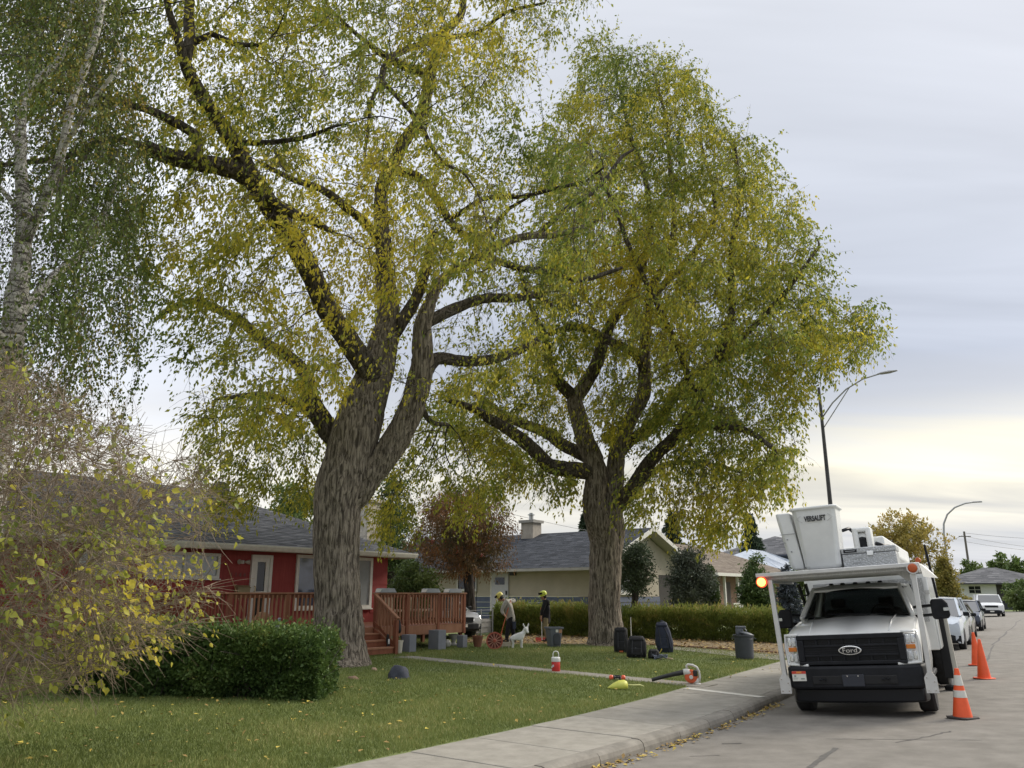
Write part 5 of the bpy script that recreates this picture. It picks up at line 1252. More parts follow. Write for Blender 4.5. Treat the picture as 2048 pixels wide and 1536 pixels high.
# white house closing the street: faces the camera
a_, b_ = atD(1914, 1185, 113), atD(2110, 1185, 116); dv_ = (b_ - a_)[:2]; ang = math.atan2(dv_[1], dv_[0]); wl_ = float(np.linalg.norm(dv_))
wh_ = thing('white_house', 'white walled bungalow with grey hip roof closing the far end of the street', 'house', (a_[0], a_[1], .25), ang)
ob('wall', MB().bb(0, wl_, 0, 9, 1.0, 2.75), M_farwhite, wh_); ob('basement_wall', MB().bb(.05, wl_, .06, 9, -.5, 1.0), mat('dark_basement', (.045, .048, .055), .8), wh_)
hip_roof(wh_, 0, wl_, 0, 9, 2.85, 4.75, .9, M_shing, fm=mat('dark_fascia', (.05, .05, .055), .7), row=.35, tab=.8, full=('f', 'l'), seed=44)
px2x = lambda px: (px - 1914) / (2110 - 1914) * wl_
window(wh_, px2x(1938), px2x(1964), 1.62, 2.55, 0, 2, 2, fw=.06, sill=False); ob('porch', MB().bb(px2x(1995), px2x(2012), -.02, .03, .9, 2.7), mat('painted_porch_shade', None), wh_)  # the porch is a thin dark panel, its shade painted on
# ================================================================ LAMPS, POLES, WIRES
M_pole = mat('dark_pole', (.055, .055, .06), .6, var=.25, scale=3)
M_galv = mat('galvanised_pole', (.34, .345, .35), .45, metal=.5, var=.1)
b0 = atD(1679, 1190, 35.6); b0[2] = ground_z(b0[0], b0[1]); road_dir = np.array([-N[0], -N[1]])
lp = thing('street_lamp', 'dark street lamp with braced arm standing behind the bucket truck', 'street lamp', b0, math.atan2(road_dir[1], road_dir[0]))
ob('pole', MB().tube([(0, 0, -.2), (0, 0, 5), (0, 0, 10.3)], [.115, .09, .06], 12), M_pole, lp, smooth=40); ob('base', MB().lathe([(.2, -.1), (.2, .25), (.13, .4)], 12), M_pole, lp)
ob('arm', MB().tube([(0, 0, 8.95), (.5, 0, 9.55), (1.1, 0, 10.05), (1.8, 0, 10.38), (2.5, 0, 10.5)], .032, 8), M_galv, lp, smooth=True); ob('brace', MB().tube([(.05, 0, 8.55), (1.25, 0, 10.12)], .022, 6), M_galv, lp)
ob('lamp_head', MB().loft([[(2.4 + t * .75, y * w, 10.5 + .02 * t + z * w * .5) for y, z in ((-1, -.3), (-.6, .6), (.6, .6), (1, -.3), (.5, -.7), (-.5, -.7))] for t, w in ((0, .06), (.2, .13), (.6, .15), (1, .06))]), mat('lamp_head_grey', (.30, .30, .31), .5), lp, bevel=.01)
b1 = atD(1904, 1190, 92); b1[2] = .05
l2 = thing('street_lamp', 'slender grey street lamp with gooseneck arm far down the street', 'street lamp', b1, math.atan2(road_dir[1], road_dir[0]))
ob('pole', MB().tube([(0, 0, -.2), (0, 0, 4), (0, 0, 7.6), (.12, 0, 8.6), (.55, 0, 9.5), (1.3, 0, 10.15), (2.3, 0, 10.5), (3.0, 0, 10.55)], [.15, .12, .10, .09, .085, .08, .07, .06], 10), M_galv, l2, smooth=True)
ob('lamp_head', MB().box((3.35, 0, 10.56), (.8, .3, .12)), mat('lamp_head_grey', None), l2, bevel=.03)
b2 = atD(1946, 1190, 140); b2[2] = .05
up = thing('utility_pole', 'bare wooden utility pole beyond the parked cars', 'pole', b2)
M_wood = mat('weathered_pole', (.13, .115, .10), .9, var=.2)
ob('pole', MB().tube([(0, 0, -.3), (-.0, 0, 10.9)], [.20, .14], 10), M_wood, up); ob('cross_arm', MB().bb(-.9, .9, -.06, .06, 10.1, 10.22), M_wood, up)
M_wire = mat('wire', (.10, .10, .11), .6)
def wire(a, b, sag, r_, label):
    a, b = Vector(a), Vector(b); pts = [a.lerp(b, t) - Vector((0, 0, sag * 4 * t * (1 - t))) for t in np.linspace(0, 1, 15)]
    o = ob('power_line', MB().tube([p - a for p in pts], r_, 4), M_wire); o.location = a; tag(o, label, 'wire')
tp = b2 + np.array([0, 0, 10.2])
wire(tp + [0, 0, .5], atD(2120, 1079, 150), .2, .022, 'topmost thin overhead wire leaving the utility pole'); wire(tp, atD(2120, 1100, 150), .25, .022, 'middle thin overhead wire leaving the utility pole'); wire(tp - [0, 0, .8], atD(2120, 1105, 150), .25, .022, 'lowest thin overhead wire leaving the utility pole')
wire(tp + [0, 0, .3], atD(1840, 1102, 150), .3, .022, 'thin overhead wire from utility pole towards the golden tree')
wire(atD(985, 1018, 52), atD(1215, 1068, 58), .1, .012, 'thin service wire sloping behind the chimney of the beige house')
# ================================================================ BUCKET TRUCK
M_tw = mat('truck_white', (.74, .75, .74), .28, var=.03, scale=2, coat=.6, spec=.5)
M_fib = mat('fibreglass_white', (.66, .67, .67), .42, col2=(.74, .75, .745), scale=3, bump=.04, bscale=20)
M_plast = mat('black_plastic', (.011, .012, .015), .6, var=.25, scale=8, spec=.25)
M_gloss = mat('gloss_black', (.007, .008, .011), .32, spec=.3)
M_tyre = mat('tyre_rubber', (.022, .022, .023), .85, var=.3, scale=14, bump=.3, bscale=60)
M_alu = mat('aluminium', (.60, .60, .59), .42, metal=.55, var=.08, scale=5)
M_aludull = mat('aluminium_underside', (.50, .505, .51), .5, metal=.25, var=.15, scale=6, stretch=(8, 1, 1))
M_glassd = mat('windscreen', (.012, .014, .018), .03, spec=1.0, coat=1.0)
M_chrome = mat('chrome', (.70, .71, .72), .14, metal=1.0)
M_lens = mat('headlamp_lens', (.62, .64, .66), .10, metal=.45, var=.3, scale=30)
M_amber = mat('amber_lens', (.55, .17, .02), .25)
M_dark = mat('chassis_black', (.012, .012, .013), .8)
def plate_mat():
    m = mat('diamond_plate', (.52, .53, .54), .38, metal=.35)
    nt = m.node_tree; b = nt.nodes['Principled BSDF']; t = nt.nodes.new('ShaderNodeTexCoord'); mp_ = nt.nodes.new('ShaderNodeMapping'); mp_.inputs['Rotation'].default_value = (R(30), R(40), R(45)); mp_.inputs['Scale'].default_value = (1, 1, 1)
    w = nt.nodes.new('ShaderNodeTexVoronoi'); w.inputs['Scale'].default_value = 34; nt.links.new(t.outputs['Object'], mp_.inputs[0]); nt.links.new(mp_.outputs[0], w.inputs['Vector'])
    bp = nt.nodes.new('ShaderNodeBump'); bp.inputs['Strength'].default_value = .9; bp.inputs['Distance'].default_value = .01; nt.links.new(w.outputs['Distance'], bp.inputs['Height']); nt.links.new(bp.outputs[0], b.inputs['Normal'])
    rp = nt.nodes.new('ShaderNodeValToRGB'); rp.color_ramp.elements[0].position = .12; rp.color_ramp.elements[0].color = (.72, .73, .74, 1); rp.color_ramp.elements[1].position = .30; rp.color_ramp.elements[1].color = (.40, .41, .42, 1); nt.links.new(w.outputs['Distance'], rp.inputs[0]); nt.links.new(rp.outputs[0], b.inputs['Base Color'])  # pale spots paint the glint of the raised diamonds into the colour
    return m
M_dplate = plate_mat()
TH_T, ROLL = .510, .059
truck = thing('bucket_truck', 'white bucket truck with black grille parked by the kerb facing the cones', 'truck', (5.384, 13.258, -.013), rot=(0, -ROLL, -TH_T))
def mir(prof):   # half profile (x>=0) from bottom to centre -> full ring
    return [(-x, z) for x, z in prof] + [(x, z) for x, z in prof[::-1]]
def body_loft(stations, name, m, smooth=35, bevel=0):
    rings = [[(x, y, z) for x, z in mir(p)] for y, p in stations]
    return ob(name, MB().loft(rings), m, truck, smooth=smooth)
# nose: fenders and hood
def nose(y, w, zb, zs, zt, crown): return (y, [(w, zb), (w + .012, (zb + zs) / 2), (w - .01, zs - .05), (w - .05, zs), (w - .15, zs + .02 + crown * .3), (.52, zt), (.30, zt + crown), (.0, zt + crown)])
body_loft([nose(.10, .955, .79, 1.19, 1.235, .0), nose(.16, .985, .79, 1.24, 1.27, .012), nose(.34, 1.0, .80, 1.29, 1.33, .02), nose(.55, 1.0, .93, 1.33, 1.38, .03), nose(.80, 1.0, 1.04, 1.37, 1.42, .03), nose(1.10, 1.0, 1.04, 1.40, 1.46, .03), nose(1.36, 1.0, .90, 1.43, 1.49, .02), nose(1.46, .99, .48, 1.44, 1.50, .0)], 'hood', M_tw)
ob('hood_crease', MB().tube([(.60, .16, 1.268), (.62, .7, 1.42), (.66, 1.3, 1.492)], .012, 5).tube([(-.60, .16, 1.268), (-.62, .7, 1.42), (-.66, 1.3, 1.492)], .012, 5), M_tw, truck, smooth=True, kind='stuff')
# cab: doors and greenhouse
def cabsec(y, w, zb, zt): return (y, [(w - .03, zb), (w, zb + .2), (w + .01, (zb + zt) / 2), (w - .02, zt - .05), (w - .06, zt), (.3, zt), (0, zt)])
body_loft([cabsec(1.44, .985, .46, 1.45), cabsec(1.9, .99, .46, 1.46), cabsec(3.15, .99, .46, 1.46)], 'cab', M_tw)
# greenhouse frame
A0, A1, B0, B1 = (.90, 1.40, 1.47), (.715, 2.06, 1.985), (.90, 3.10, 1.46), (.74, 3.05, 1.985)
for sx_ in (-1, 1):
    m_ = lambda p: (p[0] * sx_, p[1], p[2])
    ob('pillar', MB().bar(m_(A0), m_(A1), .075, .09), M_tw, truck, bevel=.015); ob('pillar', MB().bar(m_(B0), m_(B1), .10, .16), M_tw, truck)
    ob('side_window', MB().add([m_((.885, 1.52, 1.47)), m_((.90, 3.0, 1.47)), m_((.735, 2.98, 1.96)), m_((.715, 2.10, 1.96))], [(0, 1, 2, 3)]), M_glassd, truck)
    ob('roof_rail', MB().bar(m_((.72, 2.04, 1.985)), m_((.74, 3.1, 1.99)), .06, .06), M_tw, truck, bevel=.015)
    # wheel-arch flare, rocker
    ob('wheel_arch', MB().tube([m_((1.0, .95 + .50 * math.cos(t), .45 + .57 * math.sin(t))) for t in np.linspace(-.1, 3.24, 16)], [.035] * 16, 7), M_plast, truck, smooth=True)
    ob('wheel_well', MB().bb(.62 * sx_, .985 * sx_, .42, 1.45, .45, 1.03), M_dark, truck)
    ob('running_board', MB().bb(.82 * sx_, 1.03 * sx_, 1.55, 3.1, .42, .50), M_plast, truck, bevel=.02)
ws = MB()
rings = [[(x * w, y - .10 * (1 - x * x), z + .0 * x) for x in np.linspace(-1, 1, 13)] for y, z, w in ((1.42, 1.485, .865), (1.63, 1.65, .825), (1.85, 1.83, .77), (2.05, 1.965, .71))]
def clear_glass():
    m = bpy.data.materials.new('clear_windscreen'); m.use_nodes = True; nt = m.node_tree; nt.nodes.remove(nt.nodes['Principled BSDF'])
    t_, g_, f_, x_ = (nt.nodes.new('ShaderNode' + k) for k in ('BsdfTransparent', 'BsdfGlossy', 'Fresnel', 'MixShader'))
    t_.inputs[0].default_value = (.40, .44, .44, 1); g_.inputs['Roughness'].default_value = .02; f_.inputs[0].default_value = 1.5
    nt.links.new(f_.outputs[0], x_.inputs[0]); nt.links.new(t_.outputs[0], x_.inputs[1]); nt.links.new(g_.outputs[0], x_.inputs[2]); nt.links.new(x_.outputs[0], nt.nodes['Material Output'].inputs[0]); return m
M_clear = clear_glass()
ob('windscreen', ws.loft(rings, closed=False), M_clear, truck, smooth=True)
rp_ = ob('rear_panel', MB().bb(-.86, .86, 3.04, 3.12, 1.36, 1.50).bb(-.86, .86, 3.04, 3.12, 1.93, 1.99).bb(-.86, -.74, 3.04, 3.12, 1.50, 1.93).bb(.74, .86, 3.04, 3.12, 1.50, 1.93), M_gloss, truck)
ob('rear_window', MB().bb(-.74, .74, 3.07, 3.078, 1.50, 1.93), M_clear, rp_)
ob('dashboard', MB().bb(-.84, .84, 1.52, 1.95, 1.30, 1.49), M_gloss, truck, bevel=.04)
ob('steering_wheel', MB().tube([(.40 + .19 * math.cos(t), 1.98 + .07 * math.sin(t), 1.50 + .17 * math.sin(t)) for t in np.linspace(0, 6.283, 25)], .018, 6), M_gloss, truck, smooth=True)
for x_ in (-.42, .42):
    ob('seat', MB().bb(x_ - .25, x_ + .25, 2.55, 2.72, .9, 1.60), M_dark, truck, bevel=.06); ob('headrest', MB().bb(x_ - .13, x_ + .13, 2.60, 2.70, 1.62, 1.80), M_dark, truck, bevel=.04)
ob('cab_lining', MB().bb(-.80, .80, 2.0, 3.03, 1.945, 1.955), M_gloss, truck)
ob('roof', MB().loft([[(x * w, y, z + h * (1 - abs(x) ** 3)) for x in np.linspace(-1, 1, 11)] + [(x * w, y, z - .03) for x in np.linspace(1, -1, 11)] for y, z, h, w in ((1.93, 1.955, .010, .715), (2.05, 1.995, .03, .74), (2.3, 2.01, .05, .76), (2.8, 2.01, .05, .77), (3.12, 1.98, .04, .76))]), M_tw, truck, smooth=50)
ob('sun_strip', MB().loft([[(x * w, y - .10 * (1 - x * x) - .004, z + .004) for x in np.linspace(-1, 1, 13)] for y, z, w in ((1.99, 1.925, .725), (2.05, 1.97, .708))], closed=False), M_gloss, truck)
for x in (-.42, -.22, 0, .22, .42): ob('marker_light', MB().box((x, 2.13, 2.06), (.09, .10, .035), taper=(.6, .6)), M_plast, truck, bevel=.008)
for sx_ in (-1, 1): ob('wiper', MB().tube([(sx_ * .1 + .35, 1.30, 1.515), (sx_ * .1 - .05, 1.335, 1.53), (sx_ * .1 - .35, 1.36, 1.54)], .010, 5), M_plast, truck)
ob('cowl', MB().loft([[(x * .88, 1.30 - .10 * (1 - x * x) + d, 1.497 + h) for x in np.linspace(-1, 1, 11)] for d, h in ((-.05, .004), (.08, .006), (.14, .0))], closed=False), M_plast, truck)
# grille
gr = ob('grille', MB().bb(-.80, .80, .085, .14, .80, 1.235), M_gloss, truck)
fr = MB().bb(-.80, .80, .03, .09, 1.17, 1.245).bb(-.80, .80, .03, .09, .785, .845).bb(-.80, -.70, .03, .09, .845, 1.17).bb(.70, .80, .03, .09, .845, 1.17)
ob('grille_frame', fr, M_plast, gr, bevel=.012)
for z in (1.075, .93): ob('grille_bar', MB().bb(-.70, .70, .035, .085, z - .017, z + .017), M_plast, gr, bevel=.006)
for z in (1.035, 1.0, .965): ob('grille_bar', MB().bb(-.70, .70, .055, .085, z - .009, z + .009), M_plast, gr)
for k in range(7):
    x = -.70 + (k + .5) * .2
    if k: ob('grille_post', MB().bb(x - .112, x - .088, .045, .085, 1.092, 1.17), M_plast, gr)
    if k: ob('grille_post', MB().bb(x - .112, x - .088, .045, .085, .845, .913), M_plast, gr)
    for zz in (1.115, 1.145, .868, .89): ob('grille_bar', MB().bb(x - .085, x + .085, .06, .085, zz - .005, zz + .005), M_plast, gr)
em = ob('emblem', MB().prism([(.175 * math.cos(t), 1.0 + .072 * math.sin(t)) for t in np.linspace(0, 6.283, 33)[:-1]], .005, .05, 'y'), M_chrome, truck, bevel=.008)
ob('emblem_field', MB().prism([(.152 * math.cos(t), 1.0 + .054 * math.sin(t)) for t in np.linspace(0, 6.283, 33)[:-1]], -.004, .01, 'y'), M_gloss, em)
text_part('emblem_script', 'Ford', .095, M_chrome, em, Matrix.Translation((0, -.006, 1.0)) @ Matrix.Rotation(R(90), 4, 'X') @ Matrix.Shear('XZ', 4, (.25, 0)) if False else Matrix.Translation((0, -.006, 1.0)) @ Matrix.Rotation(R(90), 4, 'X'), sx=1.25)
# headlamps with their white surrounds
for sx_ in (-1, 1):
    P3 = lambda x, y, z: (x * sx_, y, z)
    hl = ob('headlamp', MB().add([P3(.79, .075, .82), P3(.955, .115, .82), P3(.975, .13, 1.225), P3(.80, .085, 1.225), P3(.79, .2, .82), P3(.955, .2, .82), P3(.975, .2, 1.225), P3(.80, .2, 1.225)], [(0, 1, 2, 3), (7, 6, 5, 4), (0, 4, 5, 1), (1, 5, 6, 2), (2, 6, 7, 3), (3, 7, 4, 0)]), M_lens, truck, bevel=.02)
    ob('turn_lens', MB().bb(.815 * sx_, .945 * sx_, .058, .09, 1.00, 1.065), M_amber, hl, bevel=.006)
    for z, hh_ in ((1.145, .13), (.905, .13)):
        for k in range(2): ob('reflector', MB().box(((.845 + k * .075) * sx_, .082 + k * .02, z), (.062, .03, hh_), taper=(.8, .8)), M_chrome if k else M_lens, hl, bevel=.012)
        ob('bulb', MB().lathe([(.018, -.02), (.02, .01)], 10, (.85 * sx_, .075, z), 'y'), M_lens, hl)
    ob('lamp_surround', MB().tube([P3(.77, .07, 1.255), P3(.98, .13, 1.255), P3(1.0, .15, 1.05), P3(.985, .13, .80), P3(.66, .035, .785)], .024, 6), M_tw, hl, smooth=True)
# bumper
bump = [(-1.03, .50), (-1.03, .22), (-.98, .08), (-.80, .0), (-.45, -.035), (.45, -.035), (.80, .0), (.98, .08), (1.03, .22), (1.03, .50)]
bo = ob('bumper', MB().prism(bump, .43, .77, 'z'), M_plast, truck, bevel=.04, segs=3)
ob('air_dam', MB().prism([(x * .97, y + .10) for x, y in bump], .22, .44, 'z'), M_gloss, bo, bevel=.03)
ob('bumper_slot', MB().bb(-.62, .62, -.042, .05, .50, .63), M_dark, bo, bevel=.01)
ob('number_plate', MB().bb(-.17, .15, -.060, -.040, .47, .645), mat('plate_navy', (.022, .026, .038), .4), bo, bevel=.006)
for x in (-.09, .07): ob('plate_bolt', MB().lathe([(.010, -.066), (.010, -.058)], 8, (x, 0, .625), 'y'), M_chrome, bo)
for sx_ in (-1, 1): ob('tow_hook', MB().tube([(sx_ * .42, .03, .58), (sx_ * .42, -.075, .58), (sx_ * .50, -.075, .58), (sx_ * .50, .03, .58)], .016, 6), M_gloss, bo); ob('fog_recess', MB().bb(sx_ * .45, sx_ * .60, -.044, .02, .52, .62), M_dark, bo)
wl_s = ob('warning_label', MB().bb(-.93, -.715, -.012, .004, .555, .705).xf(Matrix.Translation((0, 0, 0))), M_white, bo)
ob('label_header', MB().bb(-.93, -.715, -.016, -.0125, .665, .705), mat('label_red', (.55, .05, .03), .5), wl_s)
ob('label_band', MB().bb(-.86, -.78, -.0175, -.0165, .672, .70), mat('label_orange', (.70, .25, .05), .5), wl_s)
ob('label_marks', MB().bb(-.915, -.84, -.0145, -.0122, .60, .606).bb(-.915, -.85, -.0145, -.0122, .585, .591).bb(-.90, -.87, -.0145, -.0122, .615, .645).bb(-.80, -.74, -.0145, -.0122, .58, .60), mat('label_ink', (.25, .30, .27), .6), wl_s, kind='stuff')
# mirrors
for sx_, xo, xi, zb_, zt_ in ((1, 1.47, 1.20, 1.38, 1.71), (-1, 1.31, 1.06, 1.33, 1.66)):
    mr = ob('mirror', MB().loft([[(sx_ * (xi + (xo - xi) * u), y, zb_ + (zt_ - zb_) * v) for u, v in ((.12, 0), (.9, .03), (1, .2), (.96, .75), (.75, 1), (.1, 1), (0, .85), (0, .12))] for y in (1.30, 1.42)]), M_plast, truck, bevel=.03)
    ob('mirror_cap_light', MB().box((sx_ * (xo - .04), 1.285, zb_ + .16), (.09, .03, .05)), M_lens, mr)
    for z in (zb_ + .08, zt_ - .10): ob('mirror_arm', MB().tube([(sx_ * .93, 1.62, z - .02), (sx_ * (xi + .03), 1.40, z)], .025, 7), M_plast, mr)
# wheels
def wheel(parent, x, y, r_, w, dual=False, rimm=None, sy=1):
    sx_ = 1 if x > 0 else -1
    prof = [(r_ * .62, -w / 2), (r_ * .93, -w / 2), (r_, -w * .36), (r_, w * .36), (r_ * .93, w / 2), (r_ * .62, w / 2)]
    wh = ob('wheel', MB().lathe(prof, 30, (x, y, r_), 'x'), M_tyre, parent, smooth=35)
    for k in range(30):
        t = 2 * math.pi * k / 30; pass
    ob('rim', MB().lathe([(r_ * .60, -w * .30), (r_ * .62, w * .40), (r_ * .55, w * .30), (r_ * .35, w * .18 ), (r_ * .18, w * .42), (r_ * .05, w * .44)] if sx_ > 0 else [(r_ * .05, -w * .44), (r_ * .18, -w * .42), (r_ * .35, -w * .18), (r_ * .55, -w * .30), (r_ * .62, -w * .40), (r_ * .60, w * .30)], 20, (x, y, r_), 'x'), rimm or M_alu, wh, smooth=40)
    return wh
for x in (-.93, .93): wheel(truck, x, .95, .415, .25)
for x in (-1.02, -.74, .74, 1.02): wheel(truck, x, 5.4, .415, .25)
ob('chassis', MB().bb(-.45, .45, .3, 7.6, .45, .72).bb(-.75, .75, .85, 1.05, .34, .50).bb(-.9, .9, 1.5, 3.1, .40, .47).bb(-.9, .9, 5.3, 5.5, .34, .5), M_dark, truck)
# canopy platform over the cab, carried on two front posts
cx0, cx1 = -1.30, 1.20
cp_ = ob('platform', MB().bb(cx0, cx1, .06, 3.0, 2.20, 2.245), M_dplate, truck)
ob('platform_lip', MB().bb(cx0 - .01, cx1 + .01, .02, .065, 2.212, 2.275), M_alu, cp_, bevel=.008)
for k in range(13): ob('deck_rib', MB().bb(cx0 + .02, cx1 - .02, .14 + k * .22, .18 + k * .22, 2.165, 2.199), M_aludull, cp_)
ob('edge_beam', MB().bb(cx0, cx0 + .05, .066, 3.0, 2.13, 2.199), M_aludull, cp_); ob('edge_beam', MB().bb(cx1 - .05, cx1, .066, 3.0, 2.13, 2.199), M_aludull, cp_)
ob('brace_plate', MB().prism([(.75, 2.2), (1.0, 2.2), (1.0, 2.02), (.95, 2.02)], .9, .93, 'y'), M_aludull, cp_)
ob('wing', MB().add([(cx1, .1, 2.27), (cx1, 2.4, 2.27), (cx1 + .16, 2.5, 2.06), (cx1 + .02, .4, 2.06)], [(0, 1, 2, 3)]), M_alu, cp_)
for sx_ in (-1, 1):
    ps = ob('post', MB().bar((sx_ * 1.10, .11, 2.16), (sx_ * 1.07, .11, .60), .075, .075, up=(0, 1, 0)), M_alu, truck, bevel=.008)
    ob('bracket', MB().prism([(sx_ * 1.07 - .085, .36), (sx_ * 1.07 + .085, .36), (sx_ * 1.07 + .085, .58), (sx_ * 1.07 + .03, .66), (sx_ * 1.07 - .03, .66), (sx_ * 1.07 - .085, .58)], .05, .068, 'y'), M_alu, ps)
    for bx, bz_ in ((-.05, .40), (.05, .40), (.05, .52), (-.05, .58)): ob('bolt', MB().lathe([(.011, .035), (.011, .052)], 8, (sx_ * 1.07 + bx, 0, bz_), 'y'), M_chrome, ps)
def warn(x, z, lit):
    hs_ = ob('warning_light', MB().lathe([(.088, .0), (.092, .04), (.085, .08)], 24, (x, -.01, z), 'y'), M_alu if not lit else mat('lamp_rim_red', (.55, .06, .03), .4, emit=(1, .10, .03), estr=.5), truck, smooth=40)
    ob('lens', MB().lathe([(.01, -.022), (.045, -.02), (.068, -.008), (.072, .004)], 24, (x, -.01, z), 'y'), mat('amber_lit', (.9, .5, .1), .3, emit=(1.0, .55, .10), estr=2.2) if lit else mat('amber_unlit', (.45, .085, .015), .3, bump=.5, bscale=90, scale=90), hs_, smooth=True)
warn(-1.22, 2.13, True); warn(1.11, 2.19, False)
ob('marker_lamp', MB().lathe([(.04, 0), (.045, .03)], 14, (1.17, .7, 2.33), 'y'), mat('amber_unlit', None), truck)
# buckets
def bucket(x0, x1, X0, X1, y0, y1, z0, z1, name):
    def ring(z, f, g=0): 
        a, b = x0 + (X0 - x0) * f - g, x1 + (X1 - x1) * f + g; c, d = y0 - .06 * f - g, y1 + .06 * f + g; k = .07
        return [(a + k, c, z), (b - k, c, z), (b, c + k, z), (b, d - k, z), (b - k, d, z), (a + k, d, z), (a, d - k, z), (a, c + k, z)]
    rings = [ring(z0, 0, -.03), ring(z0 + .05, .05), ring(z1 - .05, 1), ring(z1 - .045, 1, .035), ring(z1, 1, .035), ring(z1, 1, -.03), ring(z0 + .3, .3, -.04)]
    return ob(name, MB().loft(rings), M_fib, truck, bevel=.018, segs=3)
bk = bucket(-.57, .02, -.655, .065, .50, 1.10, 2.30, 3.345, 'bucket')
text_part('bucket_lettering', 'VERSALIFT', .125, mat('lettering_black', (.015, .015, .017), .5), bk, Matrix.Translation((-.275, .432, 3.135)) @ Matrix.Rotation(R(90 - 3.4), 4, 'X'), sx=.60, bold=.0045)
M_mark = mat('faded_grey_mark', (.45, .46, .46), .5)
for sx_ in (-1, 1): ob('bucket_mark', MB().tube([(-.285 + sx_ * .22, .437, 3.20), (-.285 + sx_ * .30, .436, 3.145), (-.285 + sx_ * .20, .442, 3.08)], .004, 4), M_mark, bk)
l2_ = ob('bucket_cover', MB().loft([[(x, y, z) for x, y in ((a + .05, c), (b, c), (b, d), (a + .05, d), (a, d - .05), (a, c + .05))] for a, b, c, d, z in ((-.80, -.60, .62, 1.2, 2.32), (-.83, -.60, .58, 1.22, 2.42), (-.95, -.70, .56, 1.24, 3.22), (-.955, -.72, .56, 1.24, 3.29))]), M_fib, truck, bevel=.02, segs=3)
ob('cover_seam', MB().bb(-.915, -.66, .548, .553, 2.915, 2.925).xf(Matrix.Identity(4)), mat('seam_grey', (.25, .26, .26), .7), l2_)
for x, z in ((-.86, 2.78), (-.80, 2.83), (-.76, 2.62)): ob('rivet', MB().lathe([(.012, .545), (.012, .575)], 8, (x, 0, z), 'y'), mat('seam_grey', None), l2_)
# tool box of tread plate
tb = ob('tool_box', MB().bb(.05, .88, .55, 1.15, 2.25, 2.50), M_dplate, truck, bevel=.012); ob('lid', MB().bb(.04, .89, .54, 1.16, 2.505, 2.60), M_dplate, tb, bevel=.015)
ob('latch', MB().bb(.44, .54, .52, .545, 2.46, 2.53), M_chrome, tb, bevel=.005); ob('label', MB().bb(.08, .29, .535, .542, 2.525, 2.575), M_gloss, tb)
ob('label_marks', MB().bb(.11, .26, .531, .5345, 2.545, 2.556).bb(.22, .36, .545, .5495, 2.415, 2.43).bb(.20, .33, .545, .5495, 2.345, 2.36), mat('label_ink_pale', (.30, .31, .32), .6), tb, kind='stuff')
# boom folded over the cab
bmh = ob('boom', MB().bar((.30, 1.5, 2.78), (.30, 6.6, 2.72), .20, .24), M_fib, truck, bevel=.03)
ob('boom_head', MB().bb(.16, .26, 1.45, 1.85, 2.6, 2.98).bb(.38, .47, 1.45, 1.85, 2.6, 2.98).bb(.16, .47, 1.45, 1.85, 2.92, 3.0), M_fib, bmh, bevel=.03); ob('rotator', MB().lathe([(.13, .12), (.15, .30), (.10, .36)], 16, (.31, 1.62, 2.50)), M_gloss, bmh)
ob('hose', MB().tube([(.05, 1.2, 2.95), (.12, 1.5, 3.0), (.2, 1.7, 2.9), (.22, 1.9, 2.7)], .03, 7).tube([(.52, 1.5, 2.7), (.62, 1.6, 2.66), (.80, 1.9, 2.62)], .035, 7), M_gloss, bmh, smooth=True)
ob('lower_boom', MB().bar((.52, 1.9, 2.72), (.62, 6.4, 2.62), .22, .26), M_fib, bmh, bevel=.03)
ob('support_block', MB().bb(.0, .40, 1.3, 1.6, 2.25, 2.58), M_tw, truck, bevel=.02)
ob('turret', MB().lathe([(.35, 1.3), (.35, 2.0), (.28, 2.1), (.26, 2.6)], 20, (.35, 6.6, 0)), M_fib, truck, smooth=40)
# body behind the cab
bx = ob('chip_box', MB().bb(-1.13, 1.13, 3.5, 7.4, .78, 2.30), M_tw, truck, bevel=.02)
ob('box_seam', MB().bb(-1.135, 1.135, 3.485, 3.498, 1.80, 1.87), M_alu, bx); ob('box_cap', MB().bb(-1.14, 1.14, 3.47, 7.42, 2.30, 2.36), M_alu, bx)
for x in (-.8, .0, .8): ob('box_rib', MB().bb(x - .03, x + .03, 3.46, 3.498, .8, 1.795), M_tw, bx)
ob('tread_panel', MB().bb(-.95, 1.05, 3.40, 3.455, 1.3, 2.10), M_dplate, bx)
ob('side_locker', MB().bb(1.132, 1.165, 3.55, 4.35, .8, 1.55), M_tw, bx, bevel=.01); ob('side_locker', MB().bb(1.132, 1.165, 5.9, 7.3, .8, 1.55), M_tw, bx, bevel=.01)
ob('ladder_post', MB().bar((1.20, 3.55, 2.72), (1.245, 3.60, 1.72), .045), M_gloss, bx); ob('ladder_post', MB().bar((-1.16, 3.0, 2.12), (-1.02, 3.2, 1.2), .045), M_gloss, bx); ob('ladder_post', MB().bar((-1.02, 3.0, 2.12), (-.94, 3.2, 1.2), .045), M_gloss, bx)
for k in range(3): ob('ladder_rung', MB().bar((-1.13 + k * .05, 3.03 + k * .06, 1.9 - k * .28), (-1.0 + k * .03, 3.03 + k * .06, 1.9 - k * .28), .03), M_gloss, bx)
